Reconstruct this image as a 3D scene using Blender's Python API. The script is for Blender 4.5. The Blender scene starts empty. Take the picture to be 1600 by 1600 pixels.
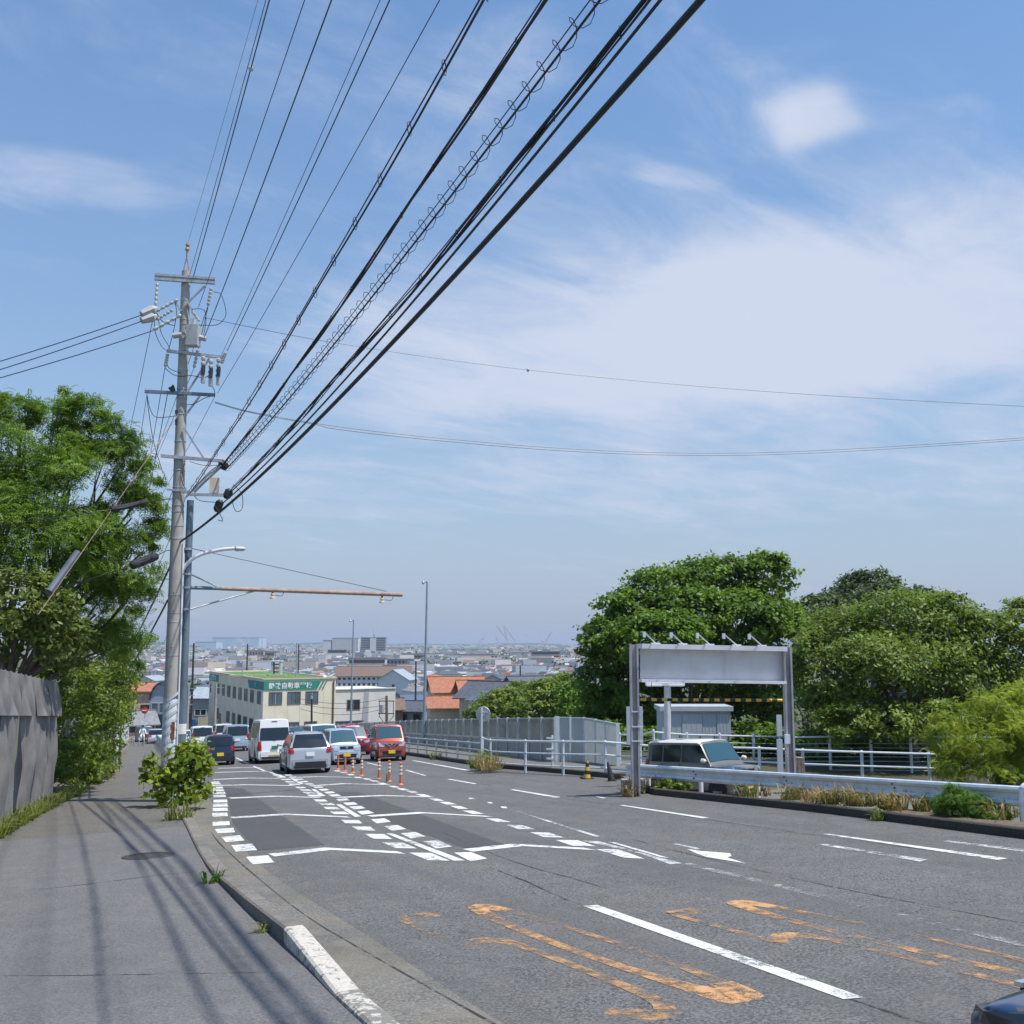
import bpy, bmesh, math, random
import numpy as np
from mathutils import Vector, Matrix
R = math.radians
scene = bpy.context.scene
col = scene.collection
rng = np.random.default_rng(7)
random.seed(7)

# ------------------------------------------------------------------ camera
PITCH, FPX, HEAD, EYE, SLOPE = R(7.23), 1600.0, R(28), 2.45, .07
cam_d = bpy.data.cameras.new('camera')
cam = bpy.data.objects.new('camera', cam_d)
col.objects.link(cam)
cam.location = (0, 0, EYE)
cam.rotation_euler = (R(90) + PITCH, 0, 0)
cam_d.sensor_width = 36
cam_d.lens = 36 * FPX / 1600
cam_d.clip_start = .1
cam_d.clip_end = 40000
scene.camera = cam
scene.render.resolution_x = scene.render.resolution_y = 1024

# ------------------------------------------------------------------ light
SUN_AZ, SUN_EL = R(113), R(66)      # azimuth clockwise from the camera heading
scene.view_settings.view_transform = 'Standard'
scene.view_settings.look = 'None'
scene.view_settings.gamma = 1
scene.view_settings.exposure = 0.35
sun_d = bpy.data.lights.new('sun', 'SUN')
sun_d.energy = 4.0
sun_d.angle = R(.7)
sun_d.color = (1, .955, .88)
sun = bpy.data.objects.new('sun', sun_d)
col.objects.link(sun)
sdir = Vector((math.sin(SUN_AZ) * math.cos(SUN_EL), math.cos(SUN_AZ) * math.cos(SUN_EL), math.sin(SUN_EL)))
sun.rotation_euler = sdir.to_track_quat('Z', 'Y').to_euler()
sun.location = (30, -10, 60)

world = bpy.data.worlds.new('World')
scene.world = world
world.use_nodes = True


class NT:
    """tiny node-tree writer"""
    def __init__(s, tree):
        s.t = tree
    def n(s, typ, **kw):
        nd = s.t.nodes.new(typ)
        for k, v in kw.items():
            setattr(nd, k, v)
        return nd
    def put(s, sock, v):
        if v is None:
            return
        if isinstance(v, bpy.types.NodeSocket):
            s.t.links.new(v, sock)
        else:
            if sock.type == 'RGBA' and hasattr(v, '__len__') and len(v) == 3:
                v = (*v, 1)
            sock.default_value = v
    def m(s, op, a, b=None, c=None, clamp=False):
        nd = s.n('ShaderNodeMath', operation=op)
        nd.use_clamp = clamp
        for i, v in enumerate((a, b, c)):
            s.put(nd.inputs[i], v)
        return nd.outputs[0]
    def vm(s, op, a, b=None, out=0):
        nd = s.n('ShaderNodeVectorMath', operation=op)
        s.put(nd.inputs[0], a)
        if op == 'SCALE':
            s.put(nd.inputs['Scale'], b)
        elif b is not None:
            s.put(nd.inputs[1], b)
        return nd.outputs[out]
    def noise(s, vec, scale, detail=3, rough=.55, dist=0.0):
        nd = s.n('ShaderNodeTexNoise')
        s.put(nd.inputs['Vector'], vec)
        nd.inputs['Scale'].default_value = scale
        nd.inputs['Detail'].default_value = detail
        nd.inputs['Roughness'].default_value = rough
        nd.inputs['Distortion'].default_value = dist
        return nd.outputs['Fac']
    def ramp(s, fac, lo, hi):
        nd = s.n('ShaderNodeMapRange')
        nd.interpolation_type = 'SMOOTHSTEP'
        s.put(nd.inputs[0], fac)
        s.put(nd.inputs[1], lo)
        s.put(nd.inputs[2], hi)
        return nd.outputs[0]
    def mix(s, fac, a, b, blend='MIX'):
        nd = s.n('ShaderNodeMix', data_type='RGBA', blend_type=blend)
        s.put(nd.inputs[0], fac)
        s.put(nd.inputs[6], a)
        s.put(nd.inputs[7], b)
        return nd.outputs[2]
    def comb(s, x, y, z):
        nd = s.n('ShaderNodeCombineXYZ')
        for i, v in enumerate((x, y, z)):
            s.put(nd.inputs[i], v)
        return nd.outputs[0]


def build_world():
    w = NT(world.node_tree)
    world.node_tree.nodes.clear()
    sky = w.n('ShaderNodeTexSky', sky_type='NISHITA')
    sky.sun_disc = False
    sky.sun_elevation = SUN_EL
    sky.sun_rotation = SUN_AZ
    sky.altitude = 0
    sky.air_density = 1.25
    sky.dust_density = .6
    sky.ozone_density = 3.0
    tc = w.n('ShaderNodeTexCoord').outputs['Generated']
    sep = w.n('ShaderNodeSeparateXYZ')
    w.put(sep.inputs[0], tc)
    dx, dy, dz = sep.outputs
    den = w.m('ADD', w.m('MAXIMUM', dz, 0), .10)
    px = w.m('DIVIDE', dx, den)
    py = w.m('DIVIDE', dy, den)
    p = w.comb(px, py, 0)
    # cloud streaks run from the lower left to the upper right of the sky ahead
    a = R(38)
    qx = w.m('ADD', w.m('MULTIPLY', px, math.cos(a)), w.m('MULTIPLY', py, math.sin(a)))
    qy = w.m('SUBTRACT', w.m('MULTIPLY', py, math.cos(a)), w.m('MULTIPLY', px, math.sin(a)))
    q = w.comb(w.m('MULTIPLY', qx, .5), qy, 0)
    warp = w.noise(q, 1.1, 4, .6)
    big = w.noise(w.comb(w.m('MULTIPLY', qx, .4), qy, w.m('MULTIPLY', warp, .9)), .75, 6, .56)
    fine = w.noise(w.comb(w.m('MULTIPLY', qx, .55), qy, 3.1), 4.2, 8, .66, .5)
    tex = w.m('ADD', w.m('MULTIPLY', w.m('ADD', w.m('MULTIPLY', big, .55), w.m('MULTIPLY', fine, .45)), 1.9), -.45)

    def px_dir(x, y):
        a_, b_ = x - 800, 800 - y
        v = Vector((a_, FPX * math.cos(PITCH) - b_ * math.sin(PITCH), FPX * math.sin(PITCH) + b_ * math.cos(PITCH))).normalized()
        return v.x / (v.z + .10), v.y / (v.z + .10)
    # banks of cloud at their places in the sky (centre, length, breadth, turn, weight)
    banks = []
    def bank(p1, p2, breadth, weight):
        a1, a2 = px_dir(*p1), px_dir(*p2)
        cx, cy = (a1[0] + a2[0]) / 2, (a1[1] + a2[1]) / 2
        lx, ly = a2[0] - a1[0], a2[1] - a1[1]
        L = math.hypot(lx, ly) / 2
        banks.append((cx, cy, L, breadth, math.atan2(ly, lx), weight))
    bank((470, 600), (1330, 515), .52, .42)
    bank((1080, 545), (2100, 385), .50, .47)
    bank((100, 790), (2000, 700), 1.1, .30)
    bank((1235, 140), (1290, 222), .07, .40)
    bank((-200, 250), (290, 300), .11, .27)
    bank((690, 120), (900, 70), .10, .20)
    bank((1000, 265), (1130, 290), .035, .16)
    tot = None
    for cx, cy, L, B, t, wt in banks:
        ex = w.m('SUBTRACT', px, cx)
        ey = w.m('SUBTRACT', py, cy)
        rx = w.m('DIVIDE', w.m('ADD', w.m('MULTIPLY', ex, math.cos(t)), w.m('MULTIPLY', ey, math.sin(t))), L)
        ry = w.m('DIVIDE', w.m('SUBTRACT', w.m('MULTIPLY', ey, math.cos(t)), w.m('MULTIPLY', ex, math.sin(t))), B)
        rx2 = w.m('MULTIPLY', rx, rx)
        e = w.m('ADD', w.m('MULTIPLY', rx2, rx2), w.m('POWER', w.m('ABSOLUTE', ry), 4.0))
        g = w.m('MULTIPLY', w.m('EXPONENT', w.m('MULTIPLY', e, -1)), wt)
        tot = g if tot is None else w.m('ADD', tot, g)
    dens = w.ramp(w.m('ADD', tex, tot), .56, 1.22)
    # thin veil that thickens towards the horizon
    veil = w.m('MULTIPLY', w.m('EXPONENT', w.m('MULTIPLY', w.m('MAXIMUM', dz, 0), -2.7)), .96)
    dens = w.m('MULTIPLY', dens, 1.0)
    hs = w.n('ShaderNodeHueSaturation')
    hs.inputs['Saturation'].default_value = 1.2
    hs.inputs['Value'].default_value = 1.24
    w.put(hs.inputs['Color'], sky.outputs[0])
    tint = w.mix(1.0, hs.outputs[0], (.93, 1.03, 1.07), 'MULTIPLY')
    c = w.mix(veil, tint, (2.95, 3.55, 4.9))
    c = w.mix(dens, c, (4.9, 5.45, 6.7))
    bg = w.n('ShaderNodeBackground')
    w.put(bg.inputs[0], c)
    bg.inputs[1].default_value = .1
    out = w.n('ShaderNodeOutputWorld')
    w.put(out.inputs[0], bg.outputs[0])


build_world()

# ------------------------------------------------------------------ geometry of the place
CP, SP = math.cos(PITCH), math.sin(PITCH)
CH, SH = math.cos(HEAD), math.sin(HEAD)


def ray(x, y):
    a, b = x - 800, 800 - y
    return Vector((a, FPX * CP - b * SP, FPX * SP + b * CP))


def uv(X, Y):
    return -SH * X + CH * Y, CH * X + SH * Y


def xy(u, v):
    return -SH * u + CH * v, CH * u + SH * v


def P(u, v, h=0.0):
    """a point on the sloping road plane, u metres along the road and v across it"""
    X, Y = xy(u, v)
    return Vector((X, Y, -SLOPE * u + h))


def G(x, y, h=0.0):
    """where the sight line of a pixel meets the sloping road plane"""
    r = ray(x, y)
    u, v = uv(r.x, r.y)
    t = (-EYE + h) / (r.z + SLOPE * u)
    return Vector((r.x * t, r.y * t, r.z * t + EYE))


def at(x, y, Y):
    r = ray(x, y)
    t = Y / r.y
    return Vector((r.x * t, Y, r.z * t + EYE))


def on_plane(x, y, p0, d):
    """sight line of a pixel met with the upright plane through p0 along horizontal d"""
    nx, ny = -d[1], d[0]
    r = ray(x, y)
    t = (p0[0] * nx + p0[1] * ny) / (r.x * nx + r.y * ny)
    return Vector((r.x * t, r.y * t, r.z * t + EYE))


def tz(X, Y):
    u = uv(X, Y)[0]
    if u < 172:
        return -SLOPE * u
    t = min(1, (u - 172) / 150)
    return -SLOPE * 172 - 16 * t * t * (3 - 2 * t)


SLOPE_N = Vector((-SH * SLOPE, CH * SLOPE, 1)).normalized()
ORIGIN = {}


def tag(o, label=None, cat=None, group=None, kind=None):
    if label: o['label'] = label
    if cat: o['category'] = cat
    if group: o['group'] = group
    if kind: o['kind'] = kind
    return o


def thing(name, loc, label, cat, group=None):
    o = bpy.data.objects.new(name, None)
    col.objects.link(o)
    o.empty_display_size = .2
    o.location = loc
    ORIGIN[o.name] = Vector(loc)
    return tag(o, label, cat, group)


def link_mesh(name, me, mat, parent=None):
    o = bpy.data.objects.new(name, me)
    col.objects.link(o)
    if mat is not None:
        me.materials.append(mat)
    if parent is not None:
        o.parent = parent
        ORIGIN[o.name] = ORIGIN.get(parent.name, Vector())
    else:
        ORIGIN[o.name] = Vector()
    return o


def copy_tree(o, parent=None):
    c = o.copy()
    col.objects.link(c)
    c.parent = parent
    ORIGIN[c.name] = ORIGIN.get(o.name, Vector())
    for ch in o.children:
        copy_tree(ch, c)
    return c


class MB:
    def __init__(s):
        s.v = []
        s.f = []
    def add(s, vs, fs):
        b = len(s.v)
        s.v += [tuple(p) for p in vs]
        s.f += [tuple(b + i for i in f) for f in fs]
        return s
    def box(s, c, size, ax=None, ay=None, az=None):
        c = Vector(c)
        ax = Vector(ax or (1, 0, 0)); ay = Vector(ay or (0, 1, 0)); az = Vector(az or (0, 0, 1))
        hx, hy, hz = ax * size[0] / 2, ay * size[1] / 2, az * size[2] / 2
        vs = [c + hx * i + hy * j + hz * k for k in (-1, 1) for j in (-1, 1) for i in (-1, 1)]
        return s.add(vs, [(0, 2, 3, 1), (4, 5, 7, 6), (0, 1, 5, 4), (2, 6, 7, 3), (0, 4, 6, 2), (1, 3, 7, 5)])
    def bar(s, a, b, w, h, up=(0, 0, 1)):
        a, b = Vector(a), Vector(b)
        d = (b - a).normalized()
        side = d.cross(Vector(up))
        if side.length < 1e-4:
            side = Vector((1, 0, 0))
        side.normalize()
        u2 = side.cross(d).normalized()
        return s.box((a + b) / 2, ((b - a).length, w, h), d, side, u2)
    def tube(s, pts, rad, n=8, cap=True):
        pts = [Vector(p) for p in pts]
        if not hasattr(rad, '__len__'):
            rad = [rad] * len(pts)
        b = len(s.v)
        N = len(pts)
        for i, p in enumerate(pts):
            d = (pts[min(i + 1, N - 1)] - pts[max(i - 1, 0)]).normalized()
            ref = Vector((0, 0, 1)) if abs(d.z) < .9 else Vector((1, 0, 0))
            x = d.cross(ref).normalized()
            y = x.cross(d).normalized()
            for k in range(n):
                t = 2 * math.pi * k / n
                s.v.append(tuple(p + (x * math.cos(t) + y * math.sin(t)) * rad[i]))
        for i in range(N - 1):
            for k in range(n):
                k2 = (k + 1) % n
                s.f.append((b + i * n + k, b + (i + 1) * n + k, b + (i + 1) * n + k2, b + i * n + k2))
        if cap:
            s.f.append(tuple(b + k for k in range(n)))
            s.f.append(tuple(b + (N - 1) * n + k for k in reversed(range(n))))
        return s
    def cyl(s, a, b, r0, r1=None, n=12):
        return s.tube([a, b], [r0, r0 if r1 is None else r1], n)
    def prism(s, poly, ext):
        poly = [Vector(p) for p in poly]
        ext = Vector(ext)
        n = len(poly)
        fs = [tuple(reversed(range(n))), tuple(range(n, 2 * n))]
        fs += [(i, (i + 1) % n, n + (i + 1) % n, n + i) for i in range(n)]
        return s.add(poly + [p + ext for p in poly], fs)
    def poly(s, pts):
        return s.add(pts, [tuple(range(len(pts)))])
    def grid(s, rows):
        b = len(s.v)
        m = len(rows[0])
        for r in rows:
            s.v += [tuple(p) for p in r]
        for i in range(len(rows) - 1):
            for j in range(m - 1):
                s.f.append((b + i * m + j, b + i * m + j + 1, b + (i + 1) * m + j + 1, b + (i + 1) * m + j))
        return s
    def lathe(s, prof, c, axis=(0, 0, 1), n=16):
        """prof: list of (radius, along)"""
        ax = Vector(axis).normalized()
        ref = Vector((1, 0, 0)) if abs(ax.x) < .9 else Vector((0, 1, 0))
        x = ax.cross(ref).normalized()
        y = ax.cross(x)
        b = len(s.v)
        for r, h in prof:
            for k in range(n):
                t = 2 * math.pi * k / n
                s.v.append(tuple(Vector(c) + ax * h + (x * math.cos(t) + y * math.sin(t)) * r))
        for i in range(len(prof) - 1):
            for k in range(n):
                k2 = (k + 1) % n
                s.f.append((b + i * n + k, b + i * n + k2, b + (i + 1) * n + k2, b + (i + 1) * n + k))
        return s
    def build(s, name, mat, parent=None, smooth=False, local=False, angle=None):
        me = bpy.data.meshes.new(name)
        off = Vector()
        if parent is not None and not local:
            off = ORIGIN.get(parent.name, Vector())
        me.from_pydata([(p[0] - off.x, p[1] - off.y, p[2] - off.z) for p in s.v], [], s.f)
        bm = bmesh.new()
        bm.from_mesh(me)
        bmesh.ops.recalc_face_normals(bm, faces=bm.faces)
        bm.to_mesh(me)
        bm.free()
        if smooth:
            for p in me.polygons:
                p.use_smooth = True
            me.set_sharp_from_angle(angle=R(angle or 40))
        return link_mesh(name, me, mat, parent)


def sheet(name, pts, mat, parent=None, h=0.0):
    """flat polygon in the given world points"""
    return MB().poly([Vector(p) + Vector((0, 0, h)) for p in pts]).build(name, mat, parent)


# ------------------------------------------------------------------ materials
MATS = {}


def mat_base(name):
    m = bpy.data.materials.new(name)
    m.use_nodes = True
    t = NT(m.node_tree)
    b = m.node_tree.nodes['Principled BSDF']
    return m, t, b


def M(name, base=(.5, .5, .5), rough=.6, metal=0.0, var=.12, scale=3.0, bump=0.0, bscale=40.0, spec=.5, coat=0.0,
      tint=None, dirt=0.0):
    if name in MATS:
        return MATS[name]
    m, t, b = mat_base(name)
    pos = t.n('ShaderNodeTexCoord').outputs['Object']
    c = base
    if var > 0:
        n1 = t.noise(pos, scale, 5, .6)
        lo = tuple(x * (1 - var) for x in base)
        hi = tuple(min(1, x * (1 + var)) for x in (tint or base))
        c = t.mix(t.ramp(n1, .3, .7), lo, hi)
    if dirt > 0:
        n2 = t.noise(t.vm('MULTIPLY', pos, (1, 1, .25)), scale * 1.7, 6, .65)
        c = t.mix(t.m('MULTIPLY', t.ramp(n2, .5, .8), dirt), c, tuple(x * .35 for x in base))
    t.put(b.inputs['Base Color'], c)
    b.inputs['Roughness'].default_value = rough
    b.inputs['Metallic'].default_value = metal
    b.inputs['Specular IOR Level'].default_value = spec
    b.inputs['Coat Weight'].default_value = coat
    b.inputs['Coat Roughness'].default_value = .08
    if bump > 0:
        bn = t.n('ShaderNodeBump')
        bn.inputs['Strength'].default_value = bump
        bn.inputs['Distance'].default_value = .01
        t.put(bn.inputs['Height'], t.noise(pos, bscale, 4, .6))
        t.put(b.inputs['Normal'], bn.outputs[0])
    MATS[name] = m
    return m


def asphalt(name, base, speck=.5, patch=.2, warm=0.0, crackle=0.0, track=0.0):
    m, t, b = mat_base(name)
    pos = t.n('ShaderNodeNewGeometry').outputs['Position']
    f1 = t.noise(pos, 34, 5, .8)
    f2 = t.noise(pos, 110, 3, .8)
    f3 = t.noise(pos, .35, 5, .6)
    f4 = t.noise(pos, 2.2, 5, .65)
    c0 = t.mix(t.ramp(f1, .40, .62), tuple(x * (1 - speck) for x in base), tuple(x * (1 + speck * .9) for x in base))
    c0 = t.mix(t.m('MULTIPLY', t.ramp(f2, .58, .72), .5), c0, tuple(min(1, x * 2.3) for x in base))
    c0 = t.mix(t.m('MULTIPLY', t.ramp(f3, .35, .7), patch), c0, tuple(x * .62 for x in base))
    c0 = t.mix(t.m('MULTIPLY', t.ramp(f4, .4, .75), patch * .8), c0, (base[0] * 1.45, base[1] * 1.4, base[2] * 1.3))
    if warm:
        c0 = t.mix(t.m('MULTIPLY', t.ramp(t.noise(pos, .8, 4), .4, .7), warm), c0, (base[0] * 1.3, base[1] * 1.15, base[2] * .85))
    oil = t.ramp(t.noise(pos, .55, 6, .75, 1.2), .62, .78)
    c0 = t.mix(t.m('MULTIPLY', oil, patch * .9), c0, tuple(x * .5 for x in base))
    if crackle:
        v = t.n('ShaderNodeTexVoronoi', feature='DISTANCE_TO_EDGE')
        t.put(v.inputs['Vector'], t.vm('ADD', pos, t.vm('SCALE', t.n('ShaderNodeTexNoise').outputs['Color'], .6)))
        v.inputs['Scale'].default_value = .22
        e = t.m('LESS_THAN', v.outputs['Distance'], .004)
        c0 = t.mix(t.m('MULTIPLY', e, crackle), c0, tuple(x * .35 for x in base))
    if track:
        # darker rubbed tracks along the road
        sp = t.n('ShaderNodeSeparateXYZ')
        t.put(sp.inputs[0], pos)
        vv = t.m('ADD', t.m('MULTIPLY', sp.outputs[0], CH), t.m('MULTIPLY', sp.outputs[1], SH))
        uu = t.m('SUBTRACT', t.m('MULTIPLY', sp.outputs[1], CH), t.m('MULTIPLY', sp.outputs[0], SH))
        st = t.noise(t.comb(t.m('MULTIPLY', vv, 1.0), t.m('MULTIPLY', uu, .03), 0), 1.3, 3)
        c0 = t.mix(t.m('MULTIPLY', t.ramp(st, .42, .66), track), c0, tuple(x * .7 for x in base))
    t.put(b.inputs['Base Color'], c0)
    b.inputs['Roughness'].default_value = .88
    b.inputs['Specular IOR Level'].default_value = .3
    bn = t.n('ShaderNodeBump')
    bn.inputs['Strength'].default_value = .55
    bn.inputs['Distance'].default_value = .012
    t.put(bn.inputs['Height'], t.m('ADD', f1, t.m('MULTIPLY', f2, .5)))
    t.put(b.inputs['Normal'], bn.outputs[0])
    MATS[name] = m
    return m


def paint_mark(name, base, wear=.5, streak=0.0, scale=7):
    """road paint rubbed through to the asphalt under it"""
    m, t, b = mat_base(name)
    pos = t.n('ShaderNodeNewGeometry').outputs['Position']
    n1 = t.noise(pos, scale, 6, .75)
    n2 = t.noise(pos, 60, 4, .8)
    n3 = t.noise(pos, .9, 3, .5)
    f = t.m('ADD', t.m('ADD', t.m('MULTIPLY', n1, .45), t.m('MULTIPLY', n2, .3)), t.m('MULTIPLY', n3, .25))
    lim = .30 + .4 * wear
    keep = t.ramp(f, lim - .02 - .09 * wear, lim + .02 + .09 * wear)
    t.put(b.inputs['Base Color'], t.mix(t.ramp(n1, .3, .7), tuple(x * .78 for x in base), base))
    b.inputs['Roughness'].default_value = .75
    tr = t.n('ShaderNodeBsdfTransparent')
    mx = t.n('ShaderNodeMixShader')
    t.put(mx.inputs[0], keep)
    t.put(mx.inputs[1], tr.outputs[0])
    t.put(mx.inputs[2], b.outputs[0])
    t.put(t.t.nodes['Material Output'].inputs[0], mx.outputs[0])
    MATS[name] = m
    return m


def leaf_mat(name, dark, light, trans=.35, rough=.5):
    m, t, b = mat_base(name)
    at_ = t.n('ShaderNodeAttribute', attribute_name='tone')
    c = t.mix(at_.outputs['Fac'], dark, light)
    t.put(b.inputs['Base Color'], c)
    b.inputs['Roughness'].default_value = rough
    b.inputs['Specular IOR Level'].default_value = .35
    tl = t.n('ShaderNodeBsdfTranslucent')
    t.put(tl.inputs[0], t.mix(.5, c, (light[0] * 1.3, light[1] * 1.3, light[2] * .6)))
    mx = t.n('ShaderNodeMixShader')
    mx.inputs[0].default_value = trans
    t.put(mx.inputs[1], b.outputs[0])
    t.put(mx.inputs[2], tl.outputs[0])
    t.put(t.t.nodes['Material Output'].inputs[0], mx.outputs[0])
    MATS[name] = m
    return m


def tone_mat(name, rough=.8):
    """colour straight from the mesh's own colour attribute (many small houses)"""
    m, t, b = mat_base(name)
    at_ = t.n('ShaderNodeAttribute', attribute_name='tone')
    t.put(b.inputs['Base Color'], at_.outputs['Color'])
    b.inputs['Roughness'].default_value = rough
    MATS[name] = m
    return m


asphalt('road', (.142, .140, .138), .72, .42, .16, 0, .42)
asphalt('road_patch', (.086, .085, .088), .3, .2)
asphalt('walk_near', (.150, .148, .149), .34, .36, .08)
asphalt('walk_far', (.140, .134, .124), .55, .3, .2)
asphalt('gutter', (.178, .170, .153), .5, .6, .35)
asphalt('lot', (.17, .165, .155), .35, .4, .2)
asphalt('soil', (.16, .125, .085), .5, .5, .3)
asphalt('kerb', (.20, .188, .172), .45, .8, .35)
asphalt('kerb_dark', (.062, .057, .052), .45, .6, .2)
asphalt('concrete', (.36, .34, .32), .15, .35, .2)
asphalt('woodland', (.075, .075, .045), .5, .5, .3)  # leaf-littered soil with the shade of the trees put into its colour
asphalt('terrain', (.085, .095, .06), .4, .5, .3)
paint_mark('white_mark', (.74, .74, .725), .37)
paint_mark('white_worn', (.66, .66, .64), .50)
paint_mark('white_gone', (.52, .52, .51), .62)
paint_mark('orange_mark', (.58, .32, .14), .45, scale=5)
paint_mark('orange_mid', (.54, .30, .13), .53, scale=5)
paint_mark('orange_worn', (.46, .27, .13), .57, scale=5)
paint_mark('kerb_paint', (.72, .68, .60), .42, scale=9)
paint_mark('crack', (.035, .033, .03), .48, scale=3)
leaf_mat('leaf_locust', (.050, .105, .012), (.22, .35, .035), .40)
leaf_mat('leaf_broad', (.065, .105, .02), (.25, .31, .07), .32)
leaf_mat('leaf_hedge', (.05, .095, .012), (.24, .32, .035), .36)
leaf_mat('leaf_oak', (.040, .088, .012), (.185, .31, .03), .32)
leaf_mat('leaf_cherry', (.068, .115, .018), (.25, .34, .055), .36)
leaf_mat('leaf_yellow', (.13, .19, .018), (.42, .50, .05), .42)
leaf_mat('leaf_hill', (.035, .062, .022), (.115, .17, .045), .22)
leaf_mat('leaf_mallow', (.08, .135, .014), (.34, .42, .05), .42, .42)
leaf_mat('leaf_grass', (.08, .115, .022), (.27, .30, .07), .3)
leaf_mat('leaf_straw', (.22, .155, .07), (.48, .36, .17), .25)
leaf_mat('leaf_fern', (.04, .105, .012), (.14, .28, .022), .38)
M('bark', (.13, .105, .085), .9, var=.4, scale=6, bump=.6, bscale=18)
M('bark_pale', (.30, .26, .21), .9, var=.35, scale=6)
M('pole_concrete', (.40, .375, .335), .85, var=.14, scale=1.2, bump=.15, dirt=.35)
M('pole_steel', (.165, .22, .265), .5, .3, var=.15, scale=2, dirt=.3)
M('galvanised', (.50, .53, .56), .45, .55, var=.15, scale=3, dirt=.3)
M('arm_steel', (.42, .44, .46), .5, .5, var=.2, scale=5)
M('arm_rust', (.36, .24, .19), .7, .2, var=.25, scale=4)
M('cable_black', (.018, .02, .026), .55, var=0)
M('wire_blue', (.022, .034, .06), .45, var=0)
M('porcelain', (.50, .49, .47), .3, var=.08)
M('dark_metal', (.05, .055, .06), .5, .3, var=.2)
M('grey_box', (.42, .43, .42), .5, .1, var=.1)
M('rubber_sleeve', (.016, .017, .02), .7, var=.2)
M('sleeve_blue', (.07, .09, .115), .55, var=.2, scale=3)
M('guard_white', (.72, .75, .79), .5, .1, var=.08, scale=4, dirt=.35)
M('guard_sheet', (.74, .77, .80), .7, var=.08)
M('rust', (.30, .12, .06), .9, var=.35, scale=9)
M('lamp_white', (.74, .76, .78), .4, .2, var=.06)
M('lamp_pole', (.33, .38, .42), .5, .3, var=.1)
M('rail_white', (.60, .655, .69), .45, .1, var=.08, scale=6, dirt=.18)
M('barrier_grey', (.47, .485, .47), .5, .2, var=.12, dirt=.3)
M('barrier_plate', (.33, .325, .30), .6, .1, var=.14, dirt=.35)
M('rail_grey', (.34, .375, .39), .5, .3, var=.15, scale=4, dirt=.3)
M('beam_white', (.64, .69, .74), .42, .25, var=.10, scale=3, dirt=.25)
M('gantry_steel', (.42, .405, .415), .5, .35, var=.14, scale=2.5, dirt=.35)
M('gantry_panel', (.60, .60, .595), .6, .05, var=.08, scale=1.5, dirt=.28)
M('gantry_trim', (.74, .73, .76), .45, .3, var=.08)
M('yellow_paint', (.66, .43, .03), .5, var=.15)
M('black_paint', (.02, .02, .022), .5, var=.2)
M('shed_panel', (.50, .545, .585), .5, .15, var=.06, scale=2, dirt=.2)
M('timber', (.20, .165, .13), .9, var=.3, scale=5, bump=.4)
M('orange_post', (.62, .17, .075), .5, var=.10, dirt=.2)
M('reflector', (.82, .80, .76), .4, var=.05)
M('sheet_cloth', (.20, .19, .185), .9, var=.16, scale=2, bump=.2, bscale=60, dirt=.25)
M('netting', (.16, .155, .15), .9, var=.2)
M('manhole', (.085, .075, .07), .6, .4, var=.3, scale=20, bump=.8, bscale=50)
M('tyre', (.016, .016, .017), .85, var=.15)
M('alloy', (.46, .47, .49), .35, .7, var=.08)
M('glass_dark', (.012, .018, .024), .06, 0, var=0, spec=.8)
M('glass_front', (.03, .085, .115), .07, 0, var=0, spec=.8)
M('trim_black', (.02, .02, .022), .5, var=.1)
M('tail_red', (.30, .012, .012), .2, var=.1, coat=.5)
M('lens_clear', (.52, .55, .58), .12, .4, var=.1, coat=.8)
M('chrome', (.72, .74, .76), .15, .9, var=.03)
M('plate_yellow', (.78, .52, .03), .5, var=.03)
M('plate_white', (.78, .80, .80), .5, var=.03)
M('plate_ink', (.02, .03, .02), .6, var=0)
M('plate_green', (.03, .20, .09), .5, var=0)
M('amber', (.75, .30, .03), .3, var=0)
M('interior', (.05, .05, .055), .8, var=.1)
for nm, c_ in dict(navy=(.010, .016, .038), white=(.74, .745, .75), silver=(.42, .44, .47), icy=(.50, .56, .64), cherry=(.30, .012, .035),
                   copper=(.40, .075, .045), paleblue=(.38, .48, .56), deepblue=(.004, .022, .075), greige=(.215, .205, .185), pearl=(.74, .71, .66),
                   slate=(.12, .14, .17), blueblack=(.03, .05, .085)).items():
    M('paint_' + nm, c_, .28, .35 if nm in ('silver', 'icy', 'copper', 'paleblue', 'greige', 'cherry') else 0, var=.03, coat=.8)
M('school_wall', (.78, .70, .54), .85, var=.06, scale=.6, dirt=.12)
M('school_roof', (.095, .20, .045), .9, var=.3, scale=.8)
M('school_green', (.03, .26, .19), .6, var=.04)
M('school_teal', (.015, .185, .20), .6, var=.04)
M('sign_white', (.80, .80, .80), .6, var=0)
M('window_frame', (.17, .16, .15), .5, .3, var=.1)
M('window_glass', (.10, .145, .175), .1, 0, var=.3, scale=.4, spec=.8)
M('window_dark', (.025, .03, .035), .15, 0, var=.3, scale=.4, spec=.8)
M('annex_wall', (.66, .63, .59), .85, var=.06, scale=.7, dirt=.12)
M('dark_wall', (.03, .042, .075), .7, var=.15, scale=1.5)
M('arch_wall', (.34, .385, .46), .7, var=.06)
M('white_wall', (.70, .68, .64), .85, var=.07, dirt=.12)
M('cream_wall', (.60, .52, .40), .85, var=.07, dirt=.12)
M('pink_wall', (.58, .40, .30), .85, var=.07)
M('grey_wall', (.36, .37, .39), .85, var=.08, dirt=.12)
M('blue_wall', (.25, .34, .45), .8, var=.08)
M('brown_wall', (.23, .17, .13), .85, var=.1)
M('tile_orange', (.36, .145, .085), .8, var=.18, scale=2)
M('tile_slate', (.085, .095, .115), .7, var=.25, scale=2)
M('tile_blue', (.085, .125, .20), .6, var=.2, scale=2)
M('tile_grey', (.21, .215, .23), .75, var=.2, scale=2)
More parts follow.
